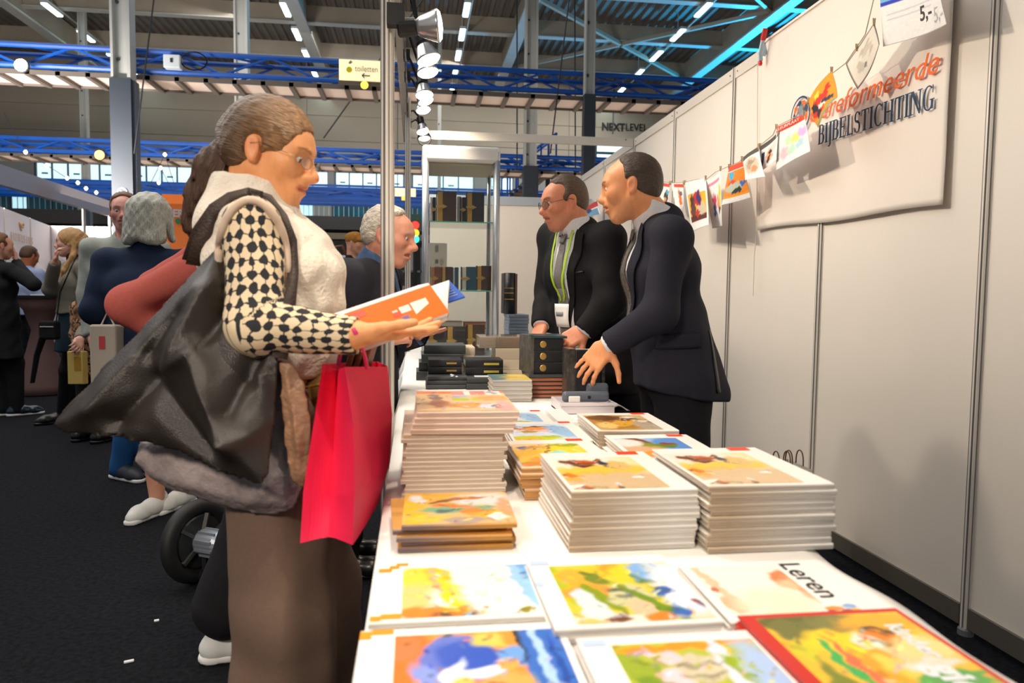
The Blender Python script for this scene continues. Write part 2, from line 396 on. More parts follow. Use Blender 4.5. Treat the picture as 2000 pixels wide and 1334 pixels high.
# window of the far right
x0 = gy(1165, 290, YW)[0]; x1 = gy(1232, 290, YW)[0]
root = thing('window_12', (x0, YW, 9), kind='structure')
MB().box((x0, YW-.1, zat(1190, 360, YW)), (x1, YW-.06, zat(1190, 280, YW))).build('pane', M_daylight, root)
for q in (300, 320, 340): MB().box((x0, YW-.14, zat(1190, q, YW)-.08), (x1, YW-.1, zat(1190, q, YW)+.08)).build('transom', M_winframe, root)
MB().box((x0-.1, YW-.14, zat(1190, 360, YW)), (x0, YW-.04, zat(1190, 278, YW))).build('jamb', M_winframe, root)
# wall lettering
o0 = gy(1175, 254, YW-.05); o1 = gy(1221, 255, YW-.05); o2 = gy(1263, 256, YW-.05); hh = (254-239)*YW/FPX*1.36
M_letter = mat('black_letter', (38, 40, 42), .5)
tag(text_mesh('wall_sign', 'NEXT', hh, M_letter, o0, (1, 0, 0), (0, 0, 1), depth=.03, bold=.02, width=o1[0]-o0[0]-.05), 'black wall lettering reading NEXT in bold', 'sign')
tag(text_mesh('wall_sign', 'LEVEL', hh, M_letter, o1, (1, 0, 0), (0, 0, 1), depth=.03, width=o2[0]-o1[0]), 'black wall lettering reading LEVEL in thin capitals', 'sign')

# ---------------------------------------------------------------- columns
M_clad = mat('anthracite_cladding', (44, 52, 62), .55, noise=.06, nscale=3)
def column(px, Y, wpx, black_top_py, label, pale=(176, 178, 174)):
    X = gy(px, 300, Y)[0]; wd = wpx*Y/FPX; zb = gy(px, black_top_py, Y)[2]
    r = thing('hall_column', (X, Y, 0), label, 'column')
    MB().box((X-wd/2, Y-wd/2, 0), (X+wd/2, Y+wd/2, zb)).build('cladding', M_clad, r)
    MB().box((X+wd*.5, Y-wd*.3, 0), (X+wd*.62, Y+wd*.3, zb-.02)).build('edge_strip', mat('column_edge', (78, 88, 104), .5), r)
    mp = mat('pale_column', pale, .5, noise=.05, nscale=2)
    MB().box((X-wd*.46, Y-wd*.4, zb), (X-wd*.34, Y+wd*.4, RZ)).build('flange', mp, r)
    MB().box((X+wd*.3, Y-wd*.4, zb), (X+wd*.46, Y+wd*.4, RZ)).build('flange', mp, r)
    MB().box((X-wd*.36, Y-.03, zb), (X+wd*.32, Y+.03, RZ)).build('web', mp, r)
    for z in np.arange(zb+.4, RZ-1, 1.1): MB().cyl((X-wd*.2, Y-.06, z), (X-wd*.2, Y-.02, z), .035, 6).build('bolt', M_clad, r)
    return X
XA = column(245, 15.5, 36, 158, 'broad dark clad column left of the woman, pale steel above')
XB = column(1148, 15.5, 21, 186, 'dark clad column behind the men, pale steel above')
XC = column(1035, 24.5, 26, 326, 'slim column beside the far staircase, dark at its foot')
column(475, 24.5, 26, 700, 'pale steel column rising behind the woman\'s head')
column(167, 36, 13, 386, 'thin cream steel column left of the broad dark column', (205, 196, 172))
column(858, 36, 7, 700, 'very thin pale column behind the display cabinet', (160, 158, 148))
# no-smoking disc on the first column
q = gy(239, 376, 15.285); r = thing('no_smoking_sign', (q[0], q[1], q[2]), 'round white outlined no smoking sign on the dark column', 'sign')
M_white = mat('white_print', (226, 230, 232), .5)
ring = MB().tube([q+A(math.cos(a), 0, math.sin(a))*.085 for a in np.linspace(0, 2*PI, 25)], .012, 6); ring.build('ring', M_white, r)
MB().bar(q+A(-.06, 0, .06), q+A(.06, 0, -.06), .016).build('slash', M_white, r)
MB().lathe(q+A(0, .006, 0), [(.1, 0), (.1, .01)], 20, axis=(0, 1, 0)).build('plate', M_clad, r)

# ---------------------------------------------------------------- blue trusses with white soffit panels
M_blue = mat('truss_blue', (4, 78, 168), .4, noise=.1, nscale=2)
M_soffit = mat('soffit_panel', (226, 208, 196), .5)
M_rib = mat('soffit_rib', (92, 84, 78), .6)
def truss(Y, pys, x0, x1, pitch, name, soffit=None, thick=.075):
    yn = Y; z = [gy(0, p, yn)[2] for p in (pys[0], pys[2])]
    r = thing('blue_truss', (x0, Y, z[1]), name, 'truss')
    dpt = .62*Y/15.2; ch = [(Y, z[0]), (Y+dpt, z[0]), (Y, z[1]), (Y+dpt, z[1])]
    for y, zz in ch: MB().cyl((x0, y, zz), (x1, y, zz), thick, 8).build('chord', M_blue, r)
    n = int((x1-x0)/pitch)
    d0 = None
    for i in range(n):
        a = x0+i*pitch; b = a+pitch
        for y in (Y, Y+dpt):
            z0, z1 = (z[1], z[0]) if i % 2 == 0 else (z[0], z[1])
            MB().cyl((a, y, z0), (b, y, z1), thick*.5, 5).build('brace', M_blue, r)
        if i % 2 == 0: MB().cyl((a, Y, z[0]), (a+pitch, Y+dpt, z[0]), thick*.45, 5).build('brace', M_blue, r)
    if soffit:
        zs = z[1]-soffit[0]; y0, y1 = Y-.02, Y+soffit[1]
        s = thing('soffit_strip', (x0, Y, zs), 'row of white panels hung under the ' + name, 'panel')
        k = x0
        while k < x1:
            MB().box((k+.03, y0, zs), (k+soffit[2]-.03, y1, zs+.02)).build('panel', M_soffit, s)
            MB().box((k-.045, y0-.03, zs-.07), (k+.045, y1+.03, zs+.03)).build('rib', M_rib, s)
            k += soffit[2]
        for y in (y0-.03, y1): MB().box((x0, y, zs-.05), (x1, y+.03, zs+.04)).build('edge', M_rib, s)
truss(15.78, (85, 103, 125, 145), -11.5, 9.5, .95, 'nearest blue roof truss', (.13, .85, .56), .055)
truss(24.95, (268, 278, 292, 306), -16, 12, 1.0, 'middle blue roof truss', (.14, 1.0, .58))
truss(30.5, (350, 356, 366, 374), -18, 16, 1.4, 'far blue truss before the gallery', None, .09)
truss(33, (352, 360, 372, 380), -19, 16, 1.6, 'farthest blue truss before the gallery', None, .09)
# the gallery's blue slatted screen behind the woman's face
r = thing('blue_screen', (0, 40, 9), 'wide blue slatted screen hung below the far windows', 'screen')
for px in (600, 860, 1110): MB().bar((gy(px, 400, 40)[0], 40.12, zat(650, 362, 40)-1.1), (gy(px, 400, 40)[0], 40.12, RZ+.05), .03).build('hanger', M_rib, r)
for k in range(7):
    zz = zat(650, 362, 40)-k*.17
    MB().box((gy(585, 400, 40)[0], 40, zz-.055), (gy(1128, 400, 40)[0], 40.1, zz+.055)).build('slat', M_blue, r)
# hanging fixings on truss 1: control box, motor, cables
q = gy(338, 122, 15.64); r = thing('truss_control_box', tuple(q), 'pale grey electric box clamped on the nearest blue truss', 'box')
rounded(MB().box(q-A(.16, .1, .13), q+A(.16, .1, .13)).build('body', M_ledbody, r), .02); MB().box(q+A(-.02, -.12, -.03), q+A(.02, -.1, .05)).build('switch', M_letter, r)
MB().tube([q+A(.4+.25*math.sin(a), 0, .05+.18*math.cos(a)) for a in np.linspace(0, 11, 30)], .015, 5).build('cable', M_letter, r)
for k, (a, b, Y) in enumerate([((290, 80), (262, 300), 15), ((1092, 160), (1075, 300), 15.2), ((1123, 60), (1124, 330), 23), ((1198, 230), (1197, 262), 40), ((1010, 180), (1010, 330), 23), ((700, 175), (632, 270), 23)]):
    tag(MB().tube([(lambda p, q_: q_+(p-q_)*((RZ+.05-q_[2])/(p[2]-q_[2])))(gy(*a, Y), gy(*b, Y)), gy(*b, Y)], .012*Y/12, 5).build('hanging_cable', M_letter), 'thin dark cable hanging from the roof, %s of six' % NTH[k], 'cable', 'cables hanging in the hall')
# bright work lamps in the hall
def hall_lamp(px, py, Y, s, col, label, e, hang):
    q = gy(px, py, Y); r = thing('flood_lamp', tuple(q), label, 'lamp')
    M = mat('flood_%d' % (px), col, .4, emit=e)
    MB().lathe(q, [(s*.7, -.02), (s, 0), (s, .05), (s*.5, .16)], 14, axis=(0, 1, 0)).build('reflector', M_letter, r)
    MB().lathe(q-A(0, .03, 0), [(s*.9, 0), (s*.86, .012)], 14, axis=(0, 1, 0)).build('lens', M, r)
    MB().bar(q+A(0, .1, 0), gy(*hang), .03).build('bracket', M_letter, r)
hall_lamp(42, 128, 15.42, .13, (255, 250, 225), 'dazzling white flood lamp on the nearest truss at far left', 30, (44, 120, 15.76))
hall_lamp(195, 303, 24.6, .16, (255, 170, 70), 'orange flood lamp on the middle truss near the dark column', 8, (197, 291, 24.9))
hall_lamp(712, 167, 15.42, .085, (255, 150, 40), 'small orange lamp under the hanging arrow sign', 8, (713, 149, 15.76))
for k, (px, py) in enumerate([(50, 297), (92, 323), (322, 302), (314, 328), (131, 348), (152, 357), (168, 368), (310, 357), (188, 376), (358, 415)]):
    q = gy(px, py, 20+k*.3); o = tag(MB().lathe(q, [(.02, -.05), (.05, 0), (.02, .05)], 10).build('fairy_bulb', mat('bulb_glow', (255, 236, 200), .3, emit=7), None, True), 'small glowing bulb strung above the left stands, %s of ten' % NTH[k], 'bulb', 'bulbs above the left stands')
fb = sorted([gy(px, py, 20+k*.3) for k, (px, py) in enumerate([(50, 297), (92, 323), (322, 302), (314, 328), (131, 348), (152, 357), (168, 368), (310, 357), (188, 376), (358, 415)])], key=lambda p: p[0])
tag(MB().tube([A(fb[0][0]-2, 23, 6.2)]+fb+[A(fb[-1][0]+.3, 18, 3.2), A(XA+.1, 15.71, 3.0)], .008, 5).build('bulb_string', M_letter), 'thin cable with small bulbs strung above the left stands', 'cable')
# hanging direction sign
q0, q1 = gy(662, 115, 15.5), gy(762, 160, 15.5)
r = thing('direction_sign', (q0[0], 15.5, q1[2]), 'hanging lit cream sign with grey lettering and a left arrow', 'sign')
M_sign = mat('lit_cream_sign', (255, 238, 190), .5, emit=.75)
MB().box((q0[0], 15.5, q1[2]), (q1[0], 15.62, q0[2])).build('panel', M_sign, r)
for dx in (.15, .85): MB().box((q0[0]+dx-.02, 15.6, q0[2]-.12), (q0[0]+dx+.02, 15.72, q0[2]-.06)).build('bracket', M_rib, r)
MB().box((q0[0]-.02, 15.55, q1[2]-.06), (q1[0]+.02, 15.65, q1[2])).build('lower_edge', M_rib, r)
g1 = gy(693, 139, 15.48); M_grey = mat('grey_print', (150, 146, 132), .6)
text_mesh('lettering', 'toiletten', .17, M_grey, g1, (1, 0, 0), (0, 0, 1), r, .004, width=.46)
g2 = gy(716, 148, 15.48); M_dk = mat('dark_print', (60, 66, 70), .6)
a = MB(); a.bar(g2+A(-.09, 0, 0), g2+A(.07, 0, 0), .018); a.bar(g2+A(-.09, 0, 0), g2+A(-.045, 0, .045), .018); a.bar(g2+A(-.09, 0, 0), g2+A(-.045, 0, -.045), .018); a.build('arrow', M_dk, r)
g3 = gy(682, 136, 15.48); MB().lathe(g3, [(.06, 0), (.055, .01)], 14, axis=(0, 1, 0)).build('yellow_mark', mat('yellow_print', (236, 222, 20), .5), r)
g4 = gy(680, 123, 15.48)
MB().add([g4, g4+A(.05, 0, .06), g4+A(.09, 0, .02), g4+A(.04, 0, -.02)], [(0, 1, 2, 3)]).build('grey_mark', M_grey, r)
q0, q1 = gy(771, 367, 27.5), gy(812, 384, 27.5)
r = thing('direction_sign', (q0[0], 27.5, q1[2]), 'small far cream sign between the two stand posts', 'sign')
MB().box((q0[0], 27.5, q1[2]), (q1[0], 27.58, q0[2])).build('panel', M_sign, r); MB().bar((q0[0]+.1, 27.55, q0[2]), (q0[0]+.1, 27.55, RZ+.05), .03).build('hanger', M_rib, r); MB().box((q0[0]+.25, 27.5, q1[2]-.14), (q1[0]-.3, 27.56, q1[2]-.02)).build('amber_lamp', mat('amber_lamp', (255, 190, 60), .4, emit=1.5), r)
# far staircase on the right
r = thing('far_staircase', tuple(gy(1040, 380, 29)), 'brown stepped staircase with blue rails beside the slim column', 'staircase')
p0, p1 = gy(985, 392, 27.6), gy(1078, 318, 30)
for k in range(12):
    t = k/12; c = p0*(1-t)+p1*t; MB().box(c-A(.1, .9, .06), c+A(.5, .9, .06)).build('step', mat('step_brown', (104, 88, 70), .7), r)
MB().bar(p0-A(0, .9, .15), p1-A(0, .9, .15), .1, .3).build('stringer', M_blue, r)
for t in (.2, .85): c = p0*(1-t)+p1*t; MB().bar((c[0], c[1]-.6, 0), (c[0], c[1]-.6, c[2]-.05), .16).build('support', M_clad, r)
for s in (-.9, .9):
    MB().bar(p0+A(0, s, 1.0), p1+A(0, s, 1.0), .09).build('handrail', M_blue, r)
    for k in range(7):
        t = k/6; c = p0*(1-t)+p1*t; MB().bar(c+A(0, s, 0), c+A(0, s, 1), .06).build('baluster', M_blue, r)
# ================================================================ THE BOOK STAND: wall, posts, rails
WX, S0, PD = 1.878, 2.198, .99
M_panel = mat('cream_panel', (232, 224, 214), .55, noise=.012, nscale=3)
M_alu = mat('brushed_alu', (226, 218, 206), .4, metal=.08, noise=.04, nscale=8, stretch=(30, 30, 1))
M_alud = mat('alu_groove', (112, 114, 118), .5, metal=.1)
wall = thing('wall_right', (WX, 0, 0), kind='structure')
def post(x, y, z0, z1, parent, r=.02):
    """eight-sided system post: four ridges with dark grooves between"""
    m = MB(); n = 32; rr = []
    for k in range(n):
        a = 2*PI*k/n; rr.append(r*(1 if (k % 4) in (0, 1, 3) else .8))
    v = [(x+rr[k]*math.cos(2*PI*k/n), y+rr[k]*math.sin(2*PI*k/n), z) for z in (z0, z1) for k in range(n)]
    f = [(k, (k+1) % n, n+(k+1) % n, n+k) for k in range(n)]+[tuple(range(n))[::-1], tuple(range(n, 2*n))]
    m.add(v, f); m.m = [1 if (k % 4) == 1 and k < n else 0 for k in range(len(f))]
    o = m.build('post', [M_alu, M_alud], parent)
    MB().lathe((x, y, 0), [(r*1.25, 0), (r*1.25, .02), (r*.9, .028)], 16).build('foot', M_alud, o if parent is None else parent)
    return o
for k in range(-2, 9):
    y = S0+k*PD
    post(WX, y, .02, 2.5, wall)
    if k < 8:
        MB().box((WX-.002, y+.018, .10), (WX+.002, y+PD-.018, 2.44)).build('panel', M_panel, wall)
        MB().box((WX-.012, y+.02, 2.435), (WX+.012, y+PD-.02, 2.5)).build('top_rail', M_alu, wall)
        MB().box((WX-.014, y+.02, .03), (WX+.014, y+PD-.02, .10)).build('bottom_rail', mat('grey_rail', (120, 114, 106), .45, metal=.5), wall)
        for dy in (.05, PD-.05): MB().cyl((WX-.013, y+dy, 2.468), (WX-.0155, y+dy, 2.468), .005, 8).build('screw', M_alud, wall)
# front frame: two posts, fascia beams
FX = -.082
r = thing('front_post', (FX, S0, 0), 'near pale aluminium stand post between the reading woman and the books', 'post'); p = post(FX, S0, .02, 2.98, r, .0205)
r = thing('front_post', (-.052, 5.17, 0), 'far pale aluminium stand post left of the display cabinet', 'post'); post(-.052, 5.17, .02, 2.5, r)
M_fascia = mat('cream_fascia', (214, 196, 168), .5, noise=.03, nscale=4)
r = thing('front_beam', (FX, 3.5, 2.45), 'long cream and aluminium beam over the front of the book stand', 'beam')
MB().box((FX-.012, -.6, 2.40), (FX+.012, 6.16, 2.5)).build('fascia', M_fascia, r)
for z in (2.40, 2.492): MB().box((FX-.016, -.6, z-.005), (FX+.016, 6.16, z+.006)).build('edge_rail', M_alu, r)
for z in (2.43, 2.465): MB().box((FX-.0145, -.6, z-.003), (FX+.0145, 6.16, z+.003)).build('groove', M_alud, r)
r = thing('rear_beam', (1, 6.16, 2.45), 'pale blue-grey crossbeam at the back of the book stand', 'beam')
rounded(MB().box((FX+.02, 6.148, 2.43), (WX-.02, 6.172, 2.5)).build('rail', M_alu, r), .004)
MB().cyl((WX-.09, 6.146, 2.485), (WX-.09, 6.143, 2.485), .006, 8).build('screw', M_alud, r)
# rear stand wall of the neighbour, lower white panel with a grey top rail
r = thing('white_partition', (1.0, 7.6, 0), 'white partition behind the bespectacled man with grey top rail', 'partition')
zt = gy(1020, 385, 7.6)[2]
x0 = gy(700, 500, 7.6)[0]
for k, xx in enumerate(np.arange(gy(838, 500, 7.6)[0], 1.84, .62)): MB().box((xx+.006, 7.6, .05), (min(xx+.62, 1.85)-.006, 7.62, zt-.09)).build('panel', M_panel, r)
MB().box((gy(838, 500, 7.6)[0], 7.585, zt-.09), (1.85, 7.635, zt)).build('top_rail', mat('grey_blue_rail', (176, 184, 196), .45, metal=.3), r)
MB().box((gy(838, 500, 7.6)[0], 7.59, 0), (1.85, 7.63, .05)).build('bottom_rail', M_alud, r)

# ---------------------------------------------------------------- spot lamps on the front beam
M_black = mat('black_plastic', (22, 22, 24), .45)
M_bulb = mat('spot_bulb', (255, 240, 214), .3, emit=14)
M_reflect = mat('spot_reflector', (224, 224, 226), .2, metal=.7)
spots = [(858, 50, 2.15, (1, -.05, .1)), (838, 118, 2.75, (.35, -.15, -1)), (836, 143, 3.1, (.2, -.2, -1)), (829, 187, 3.75, (.1, -.3, -1)), (832, 199, 4.15, (.35, -.2, -1)),
         (827, 216, 4.55, (.2, -.3, -1)), (826, 258, 5.4, (.2, -.3, -1)), (829, 271, 5.75, (.1, -.2, -1))]
for k, (px, py, Y, d) in enumerate(spots):
    tip = gy(px, py, Y); d = unit(d); base = A(FX+.02, Y, 2.46 if Y > 2.3 else tip[2]+.02)
    r = thing('spot_lamp', tuple(base), 'lit clip-on spot lamp on the front beam, %s from the camera' % NTH[k], 'lamp', 'spot lamps along the front beam')
    neck = tip-d*.115
    MB().box(base-A(.02, .018, .03), base+A(.03, .018, .03)).build('clamp', M_black, r)
    MB().tube([base+A(.02, 0, 0), (base+neck)/2+A(0, 0, .03), neck], .007, 6).build('arm', M_black, r)
    MB().lathe(neck, [(.02, -.005), (.026, 0), (.026, .045), (.02, .05)], 14, axis=d).build('socket', M_black, r)
    MB().lathe(neck, [(.02, .05), (.028, .06), (.044, .105), (.046, .112)], 16, axis=d).build('reflector', M_reflect, r, True)
    MB().lathe(neck, [(.044, .1125), (.036, .12), (.01, .124)], 16, axis=d).build('lens', M_bulb, r, True)
tag(MB().tube([(FX+.03, 2.3+.12*i, 2.38-.03*abs(math.sin(i*.9))) for i in range(32)], .006, 5).build('lamp_cable', M_black), 'sagging black cable running along the front beam', 'cable')
tag(MB().tube([gy(829, 271, 5.75)+A(.05*math.cos(a), 0, .05*math.sin(a)) for a in np.linspace(0, 12, 40)], .005, 5).build('cable_coil', M_black), 'small black cable coil by the last spot lamp', 'cable')

# ---------------------------------------------------------------- banner on the wall
BX = WX-.026
M_cloth = mat('banner_cloth', (236, 226, 216), .8, noise=.01, nscale=5, bump=.12, bscale=14)
by1, by0 = gx(1481, 300, BX)[1], gx(1848, 300, BX)[1]         # far (left in the photo) and near edges
bz0a, bz0b = gx(1478, 450, BX)[2], gx(1838, 402, BX)[2]
r = thing('wall_banner', (BX, (by0+by1)/2, 1.6), 'white cloth banner with orange and navy lettering on the cream wall', 'banner')
nu, nv = 60, 40
uu, vv = np.meshgrid(np.linspace(0, 1, nu+1), np.linspace(0, 1, nv+1)); u, v = uu.ravel(), vv.ravel()
zl = bz0a*(1-u)+bz0b*u
X = BX-.001+.0012*np.sin(u*23+v*3)*(1-v)+.001*np.sin(v*17+u*5)+.0015*np.sin(u*5)*(1-v)
Pb = np.stack([X, by1+(by0-by1)*u, zl+(2.515-zl)*v+.006*np.sin(u*9)*(1-v)], 1)
i = (np.arange(nu)[None]+np.arange(nv)[:, None]*(nu+1)).ravel()
o = mesh_from('cloth', Pb, np.stack([i, i+1, i+nu+2, i+nu+1], 1), M_cloth, r, True)
sm = o.modifiers.new('thick', 'SOLIDIFY'); sm.thickness = .0015
MB().box((BX-.01, by0, 2.505), (WX+.03, by1, 2.517)).build('top_fold', M_cloth, r)
# lettering: serif capitals drawn stroke by stroke (unit cap height 1)
def serif(ch):
    P = []; st, th, sf = .15, .055, .30
    def stem(x, z0=0, z1=1, w=st, top=True, bot=True):
        P.append([(x, z0), (x+w, z0), (x+w, z1), (x, z1)]); c = x+w/2
        if bot: P.append([(c-sf/2, z0), (c+sf/2, z0), (c+sf/2, z0+.04), (c-sf/2, z0+.04)])
        if top: P.append([(c-sf/2, z1-.04), (c+sf/2, z1-.04), (c+sf/2, z1), (c-sf/2, z1)])
    def bar(x0, x1, z, w=th): P.append([(x0, z), (x1, z), (x1, z+w), (x0, z+w)])
    def arc(cx, cz, rx, rz, a0, a1, wmax, wmin=.05, n=18):
        for k in range(n):
            q = []
            for t in (k/n, (k+1)/n):
                a = math.radians(a0+(a1-a0)*t); w_ = wmin+(wmax-wmin)*abs(math.cos(a))
                q.append(((cx+rx*math.cos(a), cz+rz*math.sin(a)), (cx+(rx-w_)*math.cos(a), cz+(rz-wmin*1.1)*math.sin(a))))
            P.append([q[0][0], q[1][0], q[1][1], q[0][1]])
    if ch == 'B': stem(.08); bar(.1, .36, .945); bar(.1, .38, .5); bar(.1, .38, 0); arc(.34, .75, .24, .25, -90, 90, .14); arc(.36, .27, .28, .28, -90, 90, .15); W = .68
    elif ch == 'I': stem(.1); W = .36
    elif ch == 'J': stem(.14, -.05, 1, bot=False); arc(.08, -.06, .21, .2, 0, -110, .14); W = .38
    elif ch == 'E': stem(.08); bar(.1, .6, .945); bar(.1, .48, .49); bar(.1, .64, 0); P += [[(.56, .75), (.6, .75), (.6, 1), (.54, 1)], [(.45, .4), (.48, .4), (.48, .64), (.45, .64)], [(.62, 0), (.67, .26), (.63, .26), (.56, 0)]]; W = .7
    elif ch == 'L': stem(.08); bar(.1, .6, 0); P += [[(.58, 0), (.63, .28), (.59, .28), (.52, 0)]]; W = .64
    elif ch == 'S':
        arc(.29, .74, .24, .27, 20, 250, .12); arc(.31, .27, .26, .28, 80, -170, .13)
        P += [[(.12, .62), (.3, .46), (.5, .4), (.38, .58)], [(.5, .72), (.53, .72), (.54, .98), (.5, .98)], [(.06, .02), (.09, .02), (.1, .28), (.06, .28)]]; W = .62
    elif ch == 'T': stem(.26, top=False); bar(.02, .66, .945); P += [[(.02, .72), (.05, .72), (.09, 1), (.02, 1)], [(.63, .72), (.66, .72), (.66, 1), (.59, 1)]]; W = .7
    elif ch == 'C': arc(.42, .5, .37, .52, 48, 312, .16); P += [[(.66, .66), (.7, .66), (.7, 1), (.66, 1)]]; W = .78
    elif ch == 'H': stem(.08); stem(.58); bar(.2, .6, .48); W = .86
    elif ch == 'N': stem(.1, 0, 1, .07); stem(.68, 0, 1, .07, bot=False); P.append([(.06, 1), (.26, 1), (.76, 0), (.68, 0)]); W = .86
    elif ch == 'G': arc(.42, .5, .37, .52, 50, 330, .16); stem(.6, .04, .44, .14, bot=False); P += [[(.67, .68), (.71, .68), (.71, 1), (.67, 1)]]; W = .82
    return P, W
M_navy = mat('navy_print', (22, 60, 92), .7); M_orange = mat('orange_print', (236, 104, 30), .7)
TX = BX-.0145
b0, b1 = gx(1597, 283, TX), gx(1824, 212, TX)
cap = gx(1597, 246, TX)[2]-b0[2]
word = 'BIJBELSTICHTING'; tot = sum(serif(c)[1] for c in word); sc = (b0[1]-b1[1])/tot; x = 0
base_d = (b1[2]-b0[2])
for k, ch in enumerate(word):
    P_, W_ = serif(ch); m = MB()
    for q in P_:
        m.prism([(TX-.0002*(j % 2), b0[1]-(x+a)*sc, b0[2]+base_d*((x+a)/tot)+zz*cap) for j, (a, zz) in enumerate(q)], (.0012, 0, 0))
    m.build('letter', M_navy, r); x += W_
e0, e1 = gx(1578, 243, TX), gx(1826, 143, TX)
text_mesh('orange_word', 'Gereformeerde', (gx(1800, 175, TX)[2]-gx(1800, 215, TX)[2])*1.62, M_orange, A(TX, e0[1], e0[2]), unit(A(0, e1[1]-e0[1], e1[2]-e0[2]-.0)), (0, 0, 1), r, .0006, shear=.28, width=(e0[1]-e1[1]))
lc = gx(1563, 225, TX); ring = []
MB().tube([lc+A(0, .085*math.cos(a), .085*math.sin(a)) for a in np.linspace(0, 2*PI, 33)], .0045, 6, flat=.15).build('emblem_ring', M_navy, r)
for k in range(9):
    a = k*.7; c = lc+A(-.0003*k, .058*math.cos(a), .058*math.sin(a)); t = A(0, -math.sin(a), math.cos(a)); n_ = A(0, math.cos(a), math.sin(a))
    MB().prism([c+t*.03, c+n_*.014, c-t*.03, c-n_*.012], (.001, 0, 0)).build('emblem_leaf', M_orange if k % 2 else M_navy, r)
MB().prism([lc+A(0, .02, -.03), lc+A(0, -.03, -.02), lc+A(0, -.02, .04), lc+A(0, .015, .05)], (.001, 0, 0)).build('emblem_figure', mat('grey_blue_print', (120, 140, 160), .7), r)
# spring clamp on the wall top holding the banner
q = gx(1492, 100, BX-.02); r = thing('spring_clamp', tuple(q), 'red and clear spring clamp gripping the banner on the wall top', 'clamp')
M_red = mat('red_plastic', (226, 40, 34), .35); M_clear = mat('pale_plastic', (190, 214, 226), .25)
for s, dy in ((-1, .055), (1, -.05)):
    a = q+A(-.012*s-.01, 0, -.02); b = q+A(-.02*s, dy, .10)
    MB().bar(a, a+(b-a)*.55, .014, .018).build('arm', M_clear, r); MB().bar(a+(b-a)*.55, b, .017, .022).build('grip', M_red, r)
MB().bar(q+A(-.015, .01, -.02), q+A(-.015, .005, -.05), .016, .02).build('jaw', M_clear, r); MB().lathe(q+A(-.015, .005, -.062), [(.008, -.012), (.011, 0), (.008, .012)], 10).build('jaw_pad', M_red, r)
tag(MB().tube([gx(1480, 120, BX-.01), gx(1478, 450, BX-.01), gx(1473, 500, BX-.01), gx(1471, 578, BX-.012)], .0022, 5).build('banner_cord', mat('cream_cord', (226, 214, 194), .8)), 'thin cream cord dangling from the left edge of the banner', 'cord')

